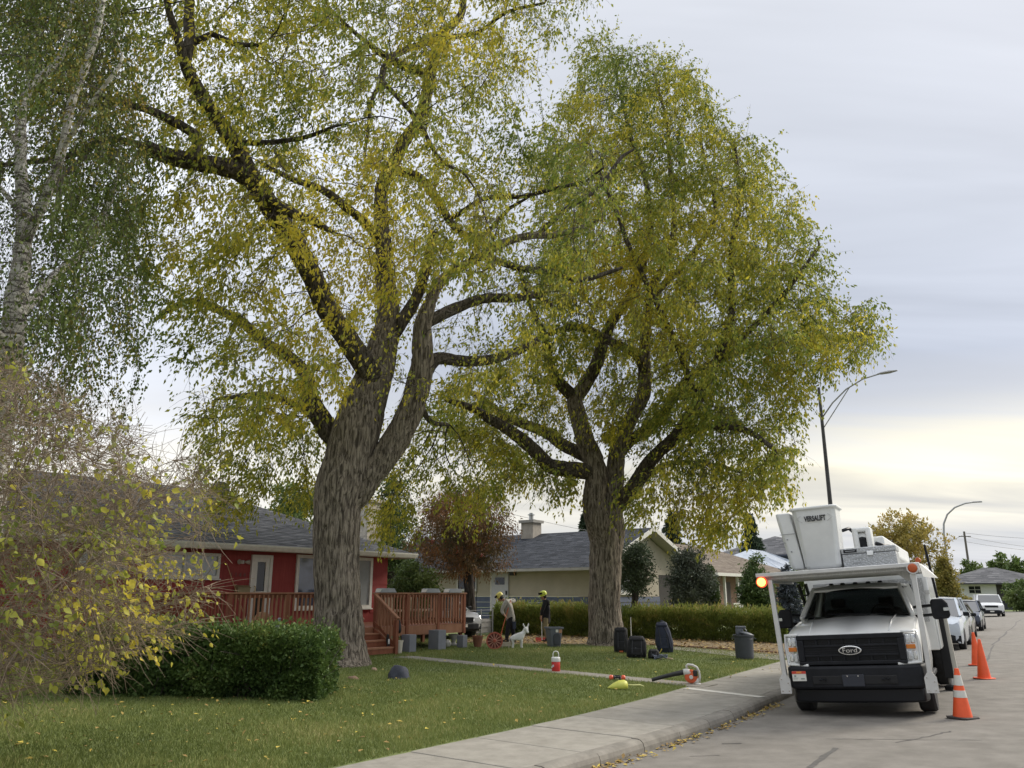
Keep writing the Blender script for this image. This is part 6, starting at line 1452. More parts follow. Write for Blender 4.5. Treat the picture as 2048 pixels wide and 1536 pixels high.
# outrigger on the street side
og = ob('outrigger', MB().bar((1.17, 4.52, 1.55), (1.16, 4.52, .20), .16, .18), M_dark, truck, bevel=.01); ob('outrigger_plate', MB().bar((1.27, 4.62, 1.45), (1.28, 4.62, .25), .08, .14), mat('cream_panel', (.55, .53, .46), .5, var=.06), og)
ob('jack_tube', MB().tube([(1.19, 4.52, .30), (1.19, 4.52, .03)], .065, 12), M_alu, og); ob('jack_pad', MB().lathe([(.15, .0), (.16, .10), (.11, .115)], 14, (1.19, 4.52, -.04)), M_dark, og)
ob('mud_flap', MB().bb(.62, 1.2, 5.95, 5.97, .25, .8), M_tyre, truck)
# ================================================================ PARKED CARS
def car(name, label, wheel_pt, heading, paint, L=4.6, W=1.82, Hh=1.5, hood=.95, zc=.28, cat='car', wr=.33, boxy=0.0, ws_=(.24, .42), rear=.95, group='vehicles parked along the kerb'):
    """origin at the front bumper centre on the ground; local y to the rear"""
    root = thing(name, label, cat, wheel_pt, -heading, group); hw = W / 2
    def sec(y, w, zb, zt, r_=.10): return [(-w + .03, y, zb), (-w, y, zb + .12), (-w, y, zt - r_ - .05), (-w + r_ * .6, y, zt - .02), (-w * .45, y, zt + .015), (w * .45, y, zt + .015), (w - r_ * .6, y, zt - .02), (w, y, zt - r_ - .05), (w, y, zb + .12), (w - .03, y, zb)]
    h0 = hood - .16
    st = [sec(.02, hw * .80, .36, h0 - .06), sec(.10, hw * .93, .26, h0), sec(.35, hw * .985, .24, hood - .06), sec(L * ws_[0], hw, .24, hood), sec(L * .5, hw, .24, hood + .04), sec(L * .85, hw, .24, hood + .06), sec(L * .97, hw * .96, .28, hood + .02), sec(L, hw * .85, .40, hood - .06)]
    bd = ob('body', MB().loft(st), paint, root, smooth=35)
    y0, y1, y2, y3 = L * ws_[0], L * ws_[1], L * rear - .55 * (1 - boxy), L * rear
    gw = hw * .93; tw = hw * (.70 + .12 * boxy); z1 = hood + .0; z2 = Hh - .06
    c = [(-gw, y0, z1), (gw, y0, z1), (tw, y1, z2), (-tw, y1, z2)]; ob('windscreen', MB().add(c, [(0, 1, 2, 3)]), M_glassd, root)
    c = [(gw, y3, z1 + .05), (-gw, y3, z1 + .05), (-tw, y2, z2), (tw, y2, z2)]; ob('rear_window', MB().add(c, [(0, 1, 2, 3)]), M_glassd, root)
    for s_ in (-1, 1):
        ob('side_window', MB().add([(s_ * gw, y0 + .1, z1 + .02), (s_ * gw, y3 - .1, z1 + .06), (s_ * tw, y2, z2 - .01), (s_ * tw, y1, z2 - .01)], [(0, 1, 2, 3)]), M_glassd, root)
        ob('pillar', MB().bar((s_ * gw * .985, y0, z1), (s_ * tw * .99, y1, z2), .07, .06), paint, root); ob('pillar', MB().bar((s_ * gw, (y1 + y2) / 2, z1), (s_ * tw, (y1 + y2) / 2, z2), .07, .05), paint, root); ob('pillar', MB().bar((s_ * gw, y3, z1), (s_ * tw, y2, z2), .10, .08), paint, root)
        ob('mirror', MB().box((s_ * (hw + .10), y0 + .25, hood + .08), (.20, .12, .14)), M_plast if s_ else paint, root, bevel=.03)
        hl = ob('headlamp', MB().add([(s_ * hw * .52, .045, h0 - .16), (s_ * hw * .93, .15, h0 - .13), (s_ * hw * .95, .22, h0 + .0), (s_ * hw * .55, .10, h0 - .015)], [(0, 1, 2, 3)]).xf(Matrix.Translation((0, -.035, .0))), M_lens, root)
    ob('roof', MB().loft([[(x * w, y, z + h * (1 - x * x)) for x in np.linspace(-1, 1, 9)] + [(x * w, y, z - .05) for x in np.linspace(1, -1, 9)] for y, z, h, w in ((y1 - .05, z2 - .01, .02, tw), (y1 + .3, z2 + .02, .035, tw * 1.01), (y2 - .3, z2 + .02, .035, tw * 1.01), (y2 + .05, z2 - .01, .02, tw))]), paint, root, smooth=40)
    ob('grille', MB().bb(-hw * .50, hw * .50, -.012, .06, h0 - .22, h0 - .06), M_plast, root, bevel=.01); ob('bumper', MB().loft([[(x * hw * .94, .14 * x * x * x * x - .05 + d, z) for x in np.linspace(-1, 1, 9)] for z, d in ((.26, .05), (.34, .0), (.50, .0), (.56, .06))], closed=False), M_plast, root); ob('number_plate', MB().bb(-.15, .15, -.075, -.055, .40, .50), M_white, root)
    for x in (-hw + .10, hw - .10):
        for y in (L * .19, L * .80): wheel(root, x, y, wr, .22)
    return root
M_pwhite = mat('silver_blue_paint', (.50, .55, .62), .25, metal=.2, coat=.7, var=.03); M_ptan = mat('dark_brown_paint', (.06, .05, .042), .25, metal=.3, coat=.7); M_pnavy = mat('navy_paint', (.035, .045, .075), .25, metal=.3, coat=.7); M_pvan = mat('white_paint', (.66, .67, .68), .3, coat=.5)
hd = R(31.9)
def kerb_pt(s, off): p = S(s, kerb(s) - off, 0); p[2] = road_z(s, kerb(s) - off); return p
car('parked_car', 'pale silver blue pickup sized car parked right behind the bucket truck', kerb_pt(31.6, 1.20), hd, M_pwhite, 4.9, 1.95, 1.78, 1.12, wr=.38, boxy=.6, group='vehicles parked along the kerb')
car('parked_car', 'dark brown sedan second behind the bucket truck', kerb_pt(38.6, 1.15), hd, M_ptan, 4.6, 1.8, 1.5, .95)
car('parked_car', 'dark navy hatchback last in the row along the kerb', kerb_pt(48.4, 1.15), hd, M_pnavy, 4.4, 1.8, 1.58, 1.0, boxy=.5)
pv = atD(1986, 1234, 80.5); pv[2] = road_z(*sl(pv))
car('parked_van', 'white van standing alone before the far white house', pv, math.atan2(pv[0], pv[1]) + R(-6), M_pvan, 4.8, 1.95, 1.85, 1.15, cat='van', wr=.36, boxy=.9, ws_=(.17, .30))
# ================================================================ THINGS ON STREET AND LAWN
M_orange = mat('cone_orange', (.80, .105, .028), .5, var=.08, scale=6)
M_refl = mat('reflective_collar', (.52, .52, .47), .5, col2=(.62, .61, .56), scale=9)
M_rub = mat('cone_base_rubber', (.05, .045, .042), .85, var=.2)
def cone(label, p, collar, h=.71, yaw=0.0):
    c = thing('traffic_cone', label, 'cone', p, yaw, 'traffic cones along the truck')
    def rad(z): return .138 - (.138 - .030) * z / h
    if collar:
        for a, b, m, nm in ((.02, .30, M_orange, 'shell'), (.30, .40, M_refl, 'collar'), (.40, .47, M_orange, 'shell'), (.47, .615, M_refl, 'collar'), (.615, h, M_orange, 'shell')):
            e = .003 if m is M_refl else 0; ob(nm, MB().lathe([(rad(a) + e, a), (rad(b) + e, b), (rad(b) * .5, b)] if b >= h else [(rad(a) + e, a), (rad(b) + e, b)], 28), m, c, smooth=40)
    else: ob('shell', MB().lathe([(rad(.02), .02), (rad(h * .5), h * .5), (rad(h), h), (rad(h) * .6, h + .006)], 28), M_orange, c, smooth=40)
    ob('base', MB().prism([(x, y) for x, y in ((-.18, -.13), (-.13, -.18), (.13, -.18), (.18, -.13), (.18, .13), (.13, .18), (-.13, .18), (-.18, .13))], 0, .03, 'z'), M_rub if collar else M_orange, c, bevel=.008)
    if not collar: ob('base_edge', MB().prism([(x * 1.02, y * 1.02) for x, y in ((-.18, -.13), (-.13, -.18), (.13, -.18), (.18, -.13), (.18, .13), (.13, .18), (-.13, .18), (-.18, .13))], 0.001, .012, 'z'), M_rub, c)
    return c
cone('orange traffic cone with two worn reflective collars beside the truck wheel', G(1926, 1437), True, yaw=.4)
cone('plain orange traffic cone standing on the asphalt past the collared one', G(1969, 1358), False, h=.83, yaw=.2)
cone('plain orange traffic cone farthest along the row of three', G(1955, 1331), False, h=.83, yaw=.7)

def skin(name, verts, edges, radii, m, parent, sub=2, root=0, smooth=True):
    me = bpy.data.meshes.new(name); me.from_pydata([tuple(map(float, v)) for v in verts], edges, [])
    o = bpy.data.objects.new('tmp_' + name, me); COL.objects.link(o)
    md = o.modifiers.new('skin', 'SKIN'); md.use_smooth_shade = True
    for i, d in enumerate(me.skin_vertices[0].data):
        r_ = radii[i]; d.radius = (r_, r_) if not hasattr(r_, '__len__') else r_
        d.use_root = (i == root)
    sb_ = o.modifiers.new('sub', 'SUBSURF'); sb_.levels = sub; sb_.render_levels = sub
    dg = bpy.context.evaluated_depsgraph_get(); dg.update()
    res = bpy.data.meshes.new_from_object(o.evaluated_get(dg)); bpy.data.objects.remove(o)
    res.name = name; res.materials.clear()
    return link(name, res, m, parent, smooth=True)
def chain(n0, n): return [(n0 + i, n0 + i + 1) for i in range(n - 1)]
class SK:
    def __init__(s): s.v = []; s.e = []; s.r = []
    def add(s, pts, start=None):
        """pts: (x, y, z, r); returns the index of the last vertex"""
        cur = start
        for p in pts:
            s.v.append(p[:3]); s.r.append(p[3] if len(p) == 4 else (p[3], p[4])); i = len(s.v) - 1
            if cur is not None: s.e.append((cur, i))
            cur = i
        return cur
    def make(s, name, m, parent, sub=2, root=0): return skin(name, s.v, s.e, s.r, m, parent, sub, root)
def view_rot(p): return -math.atan2(p[0], p[1])     # local x to the right, local y away from the camera

# ---------------------------------------------------------------- people
M_skin = mat('skin', (.42, .24, .17), .6, var=.08); M_lime = mat('lime_helmet', (.52, .60, .06), .35, var=.05); M_hood = mat('grey_hoodie', (.34, .325, .29), .95, var=.15, scale=9, bump=.3, bscale=30)
M_blackc = mat('black_cloth', (.014, .014, .017), .95, var=.3, scale=8, bump=.3, bscale=30); M_khaki = mat('khaki_trousers', (.20, .165, .085), .95, col2=(.27, .225, .13), scale=7, bump=.3, bscale=25); M_boot = mat('work_boot', (.03, .024, .02), .8); M_orange2 = mat('tool_orange', (.50, .12, .045), .55); M_toolred = mat('shovel_red', (.46, .05, .03), .5, var=.1)
def hand(sk, wrist, dirv, curl, start):
    """palm and five separate fingers rooted on the wrist vertex"""
    w = np.array(wrist, float); d = np.array(dirv, float); d /= np.linalg.norm(d); side = np.cross(d, (0, 0, 1.0)); side = side / (np.linalg.norm(side) + 1e-6); c = np.array(curl, float)
    palm = sk.add([(*(w + d * .045), .034, .018), (*(w + d * .085), .036, .016)], start)
    for k, L in ((-1.5, .060), (-.5, .072), (.5, .068), (1.5, .052)):
        a = w + d * .09 + side * k * .018; sk.add([(*a, .0095), (*(a + d * L * .5 + c * .012), .0088), (*(a + d * L * .8 + c * .04), .008)], palm)
    a = w + d * .04 + side * -.034; sk.add([(*a, .012), (*(a - side * .02 + d * .03 + c * .02), .010), (*(a - side * .012 + d * .055 + c * .035), .009)], palm - 1)
def helmet(parent, c, face, m=M_lime):
    """arborist helmet: shell, brim, ear cups, visor"""
    M_ = Matrix.Translation(c) @ face
    h = ob('helmet', MB().loft([[(.118 * r_ * math.cos(t), .142 * r_ * math.sin(t), z) for t in np.linspace(0, 6.283, 21)[:-1]] for r_, z in ((1.0, -.02), (1.02, .03), (.96, .075), (.78, .115), (.45, .138), (.08, .145))]).xf(M_), m, parent, smooth=40)
    ob('brim', MB().loft([[(.122 * math.cos(t) * k, -.142 * abs(math.sin(t)) * k - .0 - .05 * (k - 1) * 10 * abs(math.sin(t)) * .6, -.02 - .012 * (k - 1) * 8) for t in np.linspace(0, 3.1416, 12)] for k in (1.0, 1.18)], closed=False).xf(M_), m, h)
    for s_ in (-1, 1): ob('ear_cup', MB().lathe([(.045, 0), (.048, .02), (.03, .045)], 14, axis='x').xf(M_ @ Matrix.Translation((s_ * .105, .01, -.075)) @ Matrix.Scale(s_, 4, (1, 0, 0))), M_blackc, h, smooth=40)
    ob('visor', MB().loft([[(.125 * math.cos(t), -.16 * math.sin(t) - .02, z) for t in np.linspace(.35, 2.79, 10)] for z in (.03, .10)], closed=False).xf(M_), M_blackc, h)
    return h
def head(parent, c, face, hair):
    M_ = Matrix.Translation(c) @ face
    hd_ = MB().loft([[(.078 * r_ * math.cos(t), (.098 * r_ * math.sin(t)) - .012 * (z < -.02), z) for t in np.linspace(0, 6.283, 19)[:-1]] for r_, z in ((.30, -.135), (.62, -.125), (.80, -.09), (.92, -.04), (1.0, .02), (.96, .07), (.70, .11), (.15, .125))]).xf(M_)
    o = ob('head', hd_, M_skin, parent, smooth=True)
    ob('nose', MB().box((0, -.105, -.02), (.028, .035, .05), taper=(.5, .4)).xf(M_), M_skin, o, bevel=.008); ob('mouth', MB().box((0, -.088, -.075), (.045, .01, .010)).xf(M_), mat('lips', (.30, .11, .09), .6), o)
    for s_ in (-1, 1): ob('eye', MB().lathe([(.003, -.01), (.011, -.004), (.011, .004), (.003, .01)], 8, (s_ * .03, -.088, .005), 'y').xf(M_), M_gloss, o); ob('ear', MB().box((s_ * .083, .01, -.02), (.016, .035, .055)).xf(M_), M_skin, o, bevel=.006)
    ob('hair', MB().loft([[(.084 * r_ * math.cos(t), .102 * r_ * math.sin(t) + .014, z) for t in np.linspace(-.35, 3.5, 14)] for r_, z in ((.95, -.085), (1.02, -.02), (1.03, .05))], closed=False).xf(M_), hair, o)
    return o
M_hair = mat('dark_hair', (.03, .022, .018), .8)
# person raking, bent forward, in the grey hoodie
pp = G(1019, 1284)
p1 = thing('person', 'person in grey hoodie and lime helmet bending over a long handled rake', 'person', pp, view_rot(pp), 'workers clearing leaves')
b = SK(); pel = b.add([(.03, 0, .90, .10)]); ch_ = b.add([(-.02, 0, 1.10, .10), (-.10, 0, 1.32, .10), (-.18, 0, 1.44, .075), (-.26, 0, 1.50, .052)], pel)
for y, kn, ft in ((-.10, (-.06, -.12, .50), (-.10, -.12, .09)), (.10, (.10, .14, .50), (.16, .16, .09))):
    f = b.add([(.03, y, .84, .07), (*kn, .055), (*ft, .048)], pel); b.add([(ft[0] - .12, ft[1], .045, .042)], f)
la = b.add([(-.14, -.20, 1.37, .065), (-.27, -.24, 1.08, .047), (-.17, -.30, .92, .034)], ch_ - 2); hand(b, (-.17, -.30, .92), (.5, .1, -.6), (.6, .3, 0), la)
ra = b.add([(-.02, .18, 1.42, .065), (.19, .22, 1.42, .047), (.0, -.10, 1.36, .034)], ch_ - 2); hand(b, (.0, -.10, 1.36), (-.7, -.5, -.2), (0, .5, -.5), ra)
b.make('body', M_skin, p1, 2)
j = SK(); a0 = j.add([(.05, 0, .66, .17, .19), (.05, 0, .80, .18, .19)]); t0 = j.add([(.0, 0, 1.02, .175, .17), (-.06, 0, 1.24, .185, .17), (-.13, 0, 1.42, .12), (-.20, 0, 1.48, .085)], a0)
j.add([(-.13, -.19, 1.39, .095), (-.24, -.24, 1.20, .078), (-.28, -.25, 1.07, .07), (-.20, -.29, .95, .052)], t0 - 2); j.add([(.0, .18, 1.43, .095), (.12, .22, 1.46, .08), (.20, .20, 1.43, .072), (.06, -.02, 1.38, .05)], t0 - 2)
j.make('hoodie', M_hood, p1, 2)
tr = SK(); w0 = tr.add([(.04, 0, .96, .13), (.04, 0, .86, .155)])
for y, kn, ft in ((-.10, (-.06, -.12, .50), (-.10, -.12, .12)), (.10, (.10, .14, .50), (.16, .16, .12))): tr.add([(.03, y, .78, .125), (*kn, .092), (ft[0] * .6 + kn[0] * .4, ft[1], .30, .08), (*ft, .075)], w0)
tr.make('trousers', M_blackc, p1, 2)
for y, fx in ((-.12, -.10), (.16, .16)): ob('boot', MB().loft([[(fx + x, y + yy * .052, z) for x, z in ((.07, 0), (.075, .08), (.05, .16), (-.04, .16), (-.08, .09), (-.19, .07), (-.21, .02), (-.19, 0))] for yy in (-1, 1)]), M_boot, p1, bevel=.02)
fc = Matrix.Rotation(R(-90), 4, 'Z') @ Matrix.Rotation(R(38), 4, 'X')
head(p1, (-.335, 0, 1.545), fc, M_hair); helmet(p1, (-.36, 0, 1.60), fc, mat('yellow_helmet', (.60, .52, .12), .4))
ob('pouch', MB().box((.17, -.17, .56), (.13, .12, .22)).box((.17, -.17, .69), (.15, .13, .04)), mat('navy_pouch', (.03, .04, .07), .8), p1, bevel=.02)
rk = thing('rake', 'long orange handled rake held by the person in the grey hoodie', 'rake', pp, view_rot(pp))
ob('handle', MB().tube([(.04, -.13, 1.46), (-.20, -.33, .66), (-.33, -.40, .18)], .016, 8), M_orange2, rk); ob('head', MB().bar((-.33, -.62, .05), (-.33, -.18, .05), .03), M_boot, rk)
for k in range(12): ob('tine', MB().tube([(-.33, -.61 + k * .038, .05), (-.38, -.61 + k * .038, .03), (-.40, -.61 + k * .038, -.01)], .004, 4), M_boot, rk)
ob('socket', MB().tube([(-.325, -.40, .20), (-.33, -.40, .05)], .014, 6), M_boot, rk)
# person standing in black jacket
pp = G(1091, 1284)
p2 = thing('person', 'person in black jacket khaki trousers and lime helmet standing beside the grey tote bin', 'person', pp, view_rot(pp), 'workers clearing leaves')
b = SK(); pel = b.add([(.03, 0, .88, .10)]); ch_ = b.add([(.03, 0, 1.10, .10), (.03, 0, 1.34, .10), (.0, 0, 1.46, .07), (-.03, 0, 1.53, .052)], pel)
LEG2 = ((-.09, (-.01, -.11, .47), (.06, -.12, .09)), (.10, (.03, .12, .47), (.13, .14, .09)))
for y, kn, ft in LEG2:
    f = b.add([(.03, y, .82, .07), (*kn, .055), (*ft, .046)], pel); b.add([(ft[0] - .13, ft[1], .045, .042)], f)
la = b.add([(.0, -.20, 1.40, .062), (-.10, -.26, 1.12, .046), (-.15, -.20, .90, .034)], ch_ - 2); hand(b, (-.15, -.20, .90), (0, .15, -.9), (.4, .6, 0), la)
ra = b.add([(.05, .20, 1.40, .062), (-.02, .28, 1.14, .046), (-.13, .06, 1.06, .034)], ch_ - 2); hand(b, (-.13, .06, 1.06), (-.2, -.7, -.3), (-.3, -.2, -.3), ra)
b.make('body', M_skin, p2, 2)
j = SK(); a0 = j.add([(.03, 0, .60, .165, .18), (.03, 0, .76, .175, .18)]); t0 = j.add([(.03, 0, 1.0, .165, .165), (.04, 0, 1.24, .175, .165), (.03, 0, 1.43, .115), (.01, 0, 1.50, .085)], a0)
j.add([(.0, -.20, 1.41, .092), (-.07, -.25, 1.20, .075), (-.11, -.26, 1.10, .066), (-.15, -.21, .93, .05)], t0 - 2); j.add([(.05, .20, 1.41, .092), (.01, .27, 1.22, .075), (-.02, .28, 1.12, .066), (-.11, .09, 1.07, .05)], t0 - 2); j.add([(.12, 0, 1.42, .09), (.16, 0, 1.36, .07)], t0 - 1)
j.make('jacket', M_blackc, p2, 2)
tr = SK(); w0 = tr.add([(.03, 0, .94, .12), (.03, 0, .84, .145)])
for y, kn, ft in LEG2: tr.add([(.03, y, .76, .115), (*kn, .085), (ft[0] * .6 + kn[0] * .4, ft[1], .28, .075), (ft[0], ft[1], .12, .07)], w0)
tr.make('trousers', M_khaki, p2, 2)
for y, kn, ft in LEG2: ob('boot', MB().loft([[(ft[0] + x, ft[1] + yy * .052, z) for x, z in ((.07, 0), (.075, .08), (.05, .16), (-.04, .16), (-.08, .09), (-.19, .07), (-.21, .02), (-.19, 0))] for yy in (-1, 1)]), M_boot, p2, bevel=.02)
fc = Matrix.Rotation(R(-70), 4, 'Z') @ Matrix.Rotation(R(14), 4, 'X')
head(p2, (-.06, 0, 1.615), fc, M_hair); helmet(p2, (-.065, 0, 1.675), fc)
sv = thing('push_scoop', 'wide red scoop with white and red handle held by the person in black', 'scoop', pp, view_rot(pp))
ob('handle', MB().tube([(-.135, -.13, .72), (-.125, -.14, .06)], .019, 8), M_white, sv); ob('upper_handle', MB().tube([(-.15, -.11, 1.22), (-.135, -.13, .72)], .02, 8), M_orange2, sv)
ob('blade', MB().loft([[(x, -.14 + y, z + .02 * abs(x + .08)) for y, z in ((.10, .16), (.06, .10), (.0, .02), (-.16, .005), (-.16, -.003), (.0, .01), (.07, .09), (.11, .155))] for x in np.linspace(-.36, .18, 9)]), M_toolred, sv, smooth=40)
for o_ in (p1, rk, p2, sv): o_.scale = (.94, .94, .94)
# ---------------------------------------------------------------- donkey, cart wheel, trough
M_plaster = mat('white_statue', (.66, .66, .63), .7, col2=(.74, .74, .71), scale=6)
pp = G(1036, 1297)
dk = thing('donkey_statue', 'white plaster donkey statue beside the red wagon wheel', 'statue', pp, view_rot(pp))
d = SK(); rp_ = d.add([(-.16, 0, .36, .105)]); m1 = d.add([(-.04, 0, .345, .115), (.09, 0, .36, .112)], rp_); nk = d.add([(.16, 0, .43, .080), (.20, 0, .51, .066), (.235, -.01, .575, .064)], m1)
d.add([(.275, -.05, .545, .05), (.29, -.09, .485, .040), (.295, -.105, .45, .034)], nk)
for s_ in (-1, 1): d.add([(.245 + .04 * s_, -.01 + .02 * s_, .625, .020), (.245 + .075 * s_, .03 * s_, .69, .026), (.245 + .085 * s_, .03 * s_, .745, .008)], nk)
for x, sy, kx, hx, st in ((.11, -.05, .115, .12, m1), (.09, .05, .085, .09, m1), (-.18, -.05, -.155, -.175, rp_), (-.16, .05, -.13, -.15, rp_)): d.add([(x, sy, .26, .048), (kx, sy, .14, .026), (hx, sy, .05, .022), (hx + .012, sy, .008, .026)], st)
d.add([(-.235, 0, .34, .018), (-.255, 0, .25, .015), (-.25, 0, .17, .019)], rp_)
d.make('figure', M_plaster, dk, 2)
ob('bridle', MB().tube([(.30 + .045 * math.cos(t) * .5, -.045 + .045 * math.sin(t), .50 + .02 * math.cos(t)) for t in np.linspace(0, 6.283, 13)], .006, 5), mat('statue_grey', (.30, .30, .29), .8), dk)
pp = G(989, 1299); M_wagon = mat('wagon_red', (.40, .10, .065), .7, var=.15, scale=9); M_wagon2 = mat('wagon_spoke', (.50, .24, .17), .7, var=.15, scale=9)
wg = thing('wagon_wheel', 'small red wooden wagon wheel leaning by the donkey statue', 'wheel', pp, view_rot(pp))
r_ = .25; ob('rim', MB().loft([[((r_ - .02 + .02 * a) * math.cos(t), .02 * b_, .25 + (r_ - .02 + .02 * a) * math.sin(t)) for a, b_ in ((-1, -1), (1, -1), (1, 1), (-1, 1))] for t in np.linspace(0, 6.283, 37)], caps=False), M_wagon, wg, smooth=40)
ob('hub', MB().lathe([(.04, -.06), (.05, -.03), (.05, .04)], 16, (0, 0, .25), 'y'), M_wagon, wg, smooth=40)
for k in range(12): t = k * math.pi / 6 + .1; ob('spoke', MB().bar((.045 * math.cos(t), 0, .25 + .045 * math.sin(t)), (.215 * math.cos(t), 0, .25 + .215 * math.sin(t)), .024, .022), M_wagon2, wg)
ob('backing', MB().lathe([(.01, .032), (.215, .03), (.215, .045)], 28, (0, 0, .25), 'y'), mat('wagon_dark', (.16, .045, .035), .8), wg)
pp = G(1010, 1296); tg = thing('cart_tray', 'low pale cart tray between wagon wheel and donkey statue', 'cart', pp, view_rot(pp))
ob('tray', MB().bb(-.13, .20, -.12, .12, .06, .10).bb(-.13, .20, -.12, -.10, .10, .17).bb(-.13, .20, .10, .12, .10, .17).bb(-.13, -.11, -.12, .12, .10, .17), mat('pale_wood', (.45, .40, .31), .8, var=.15), tg); ob('leg', MB().bb(.10, .14, -.1, .1, 0, .06), mat('pale_wood', None), tg); ob('leg', MB().bb(-.1, -.06, -.1, .1, 0, .06), mat('pale_wood', None), tg)
# ---------------------------------------------------------------- bins, cooler
M_grey = mat('grey_plastic', (.115, .125, .145), .55, var=.10, scale=4); M_dgrey = mat('dark_grey_plastic', (.050, .055, .066), .6, var=.12, scale=4)
pp = G(1108, 1293); tt = thing('tote_bin', 'grey rectangular plastic tote bin standing beside the worker in black', 'bin', pp, view_rot(pp) + .35)
def tub(w0, d0, w1, d1, h, t=.02):
    def rg(w, d, z): k = .04; return [(-w + k, -d, z), (w - k, -d, z), (w, -d + k, z), (w, d - k, z), (w - k, d, z), (-w + k, d, z), (-w, d - k, z), (-w, -d + k, z)]
    return MB().loft([rg(w0, d0, 0), rg(w1, d1, h), rg(w1 - t, d1 - t, h), rg(w0 - t, d0 - t, .03)])
ob('tub', tub(.17, .19, .23, .23, .58), M_grey, tt, bevel=.012); ob('rim', MB().bb(-.25, .25, -.25, -.225, .54, .60).bb(-.25, .25, .225, .25, .54, .60).bb(-.25, -.225, -.225, .225, .54, .60).bb(.225, .25, -.225, .225, .54, .60), M_grey, tt, bevel=.008)
ob('panel', MB().prism([(-.08, .06), (.12, .06), (.14, .34), (.10, .40), (-.06, .40), (-.10, .34)], -.245, -.215, 'y'), M_dgrey, tt, bevel=.01); ob('sticker', MB().bb(-.02, .07, -.232, -.228, .44, .53), M_white, tt); ob('sticker_mark', MB().bb(.09, .19, -.233, -.229, .42, .53), mat('tan_sticker', (.42, .22, .12), .6), tt)
pp = G(1490, 1318); gc = thing('garbage_can', 'round dark grey garbage can heaped with grey tools on the lawn', 'garbage can', pp, view_rot(pp))
ob('can', MB().lathe([(.20, 0), (.235, .02), (.25, .42), (.265, .60), (.285, .61), (.285, .65), (.262, .655), (.245, .05), (.01, .04)], 28), M_dgrey, gc, smooth=35)
for s_ in (-1, 1): ob('handle', MB().tube([(s_ * .27, -.06, .58), (s_ * .325, -.06, .54), (s_ * .325, .06, .54), (s_ * .27, .06, .58)], .012, 6), M_dgrey, gc)
ob('ring', MB().lathe([(.258, .52), (.268, .535), (.26, .55)], 28), M_dgrey, gc)
gx = thing('folded_lid', 'crumpled grey lid and scoop lying on top of the garbage can', 'lid', pp + np.array([0, 0, .645]), view_rot(pp))
ob('lid', MB().lathe([(.01, .05), (.10, .045), (.20, .02), (.215, -.01)], 20).xf(Matrix.Translation((.08, -.02, .03)) @ Matrix.Rotation(R(14), 4, 'Y')), M_grey, gx, smooth=True); ob('scoop', MB().loft([[(x * .10 - .10, y * .09, z) for x, y in ((-1, -1), (1, -1), (1.1, 1), (-1.1, 1))] for z in (0.0, .10, .17)]).loft([[(x * .13 - .07, y * .09, z) for x, y in ((-1, -1), (1.2, -.8), (1.1, 1), (-1.1, 1))] for z in (.175, .235)]), M_grey, gx, bevel=.02); ob('scoop_handle', MB().tube([(.02, -.05, .18), (.09, -.05, .12), (.07, -.05, .03)], .02, 6), M_grey, gx)
pp = G(1112, 1343); cl_ = thing('water_cooler', 'red and white drink cooler jug with tall white handle on the path edge', 'cooler', pp, view_rot(pp))
ob('jug', MB().lathe([(.085, 0), (.095, .012), (.097, .20), (.09, .215)], 24), mat('cooler_red', (.55, .035, .03), .4), cl_, smooth=40); ob('lid', MB().lathe([(.10, .215), (.104, .225), (.104, .295), (.09, .31), (.01, .312)], 24), mat('cooler_white', (.72, .72, .70), .4), cl_, smooth=40)
ob('handle', MB().tube([(-.065, 0, .30), (-.065, 0, .38), (-.045, 0, .425), (0, 0, .44), (.045, 0, .425), (.065, 0, .38), (.065, 0, .30)], .011, 8), mat('cooler_white', None), cl_, smooth=True); ob('tap', MB().lathe([(.016, -.02), (.016, .02)], 10, (-.09, -.045, .10), 'y'), mat('cooler_white', None), cl_); ob('badge', MB().lathe([(.001, -.003), (.026, -.003), (.026, .003)], 14, (-.06, -.082, .13), 'y'), mat('badge_grey', (.45, .46, .5), .5), cl_)
# ---------------------------------------------------------------- leaf blower
pp = G(1379, 1369); bl = thing('leaf_blower', 'orange and white handheld leaf blower with long black tube beside the walk', 'leaf blower', pp, view_rot(pp)); M_bo = mat('blower_orange', (.62, .11, .035), .45); M_bw = mat('blower_white', (.62, .61, .58), .5); M_bb = mat('blower_black', (.015, .015, .016), .5)
ob('tube', MB().tube([(-.10, 0, .235), (-.30, -.02, .195), (-.52, -.03, .14), (-.72, -.04, .085), (-.75, -.04, .078)], [.052, .045, .04, .036, .036], 14), M_bb, bl, smooth=35)
ob('housing', MB().lathe([(.05, -.06), (.12, -.05), (.135, .0), (.13, .06), (.06, .08)], 22, (.04, 0, .155), 'y'), M_bo, bl, smooth=40); ob('volute', MB().tube([(-.11, 0, .235), (-.04, 0, .24), (.03, 0, .22)], [.06, .07, .06], 12), M_bw, bl, smooth=True)
ob('starter_cover', MB().lathe([(.005, -.085), (.035, -.084), (.04, -.06)], 16, (.04, 0, .145), 'y'), M_bw, bl, smooth=40); ob('engine', MB().bb(.08, .17, -.07, .08, .16, .28), M_bb, bl, bevel=.02); ob('tank', MB().bb(.06, .19, -.05, .06, .03, .13), M_bw, bl, bevel=.03)
ob('handle', MB().tube([(-.03, 0, .28), (-.045, 0, .36), (-.01, 0, .385), (.08, 0, .375), (.16, 0, .335), (.20, 0, .26), (.215, 0, .15), (.20, 0, .06)], .024, 9), M_bw, bl, smooth=True); ob('foot', MB().bb(.12, .22, -.09, .09, 0, .03), M_bw, bl, bevel=.01)
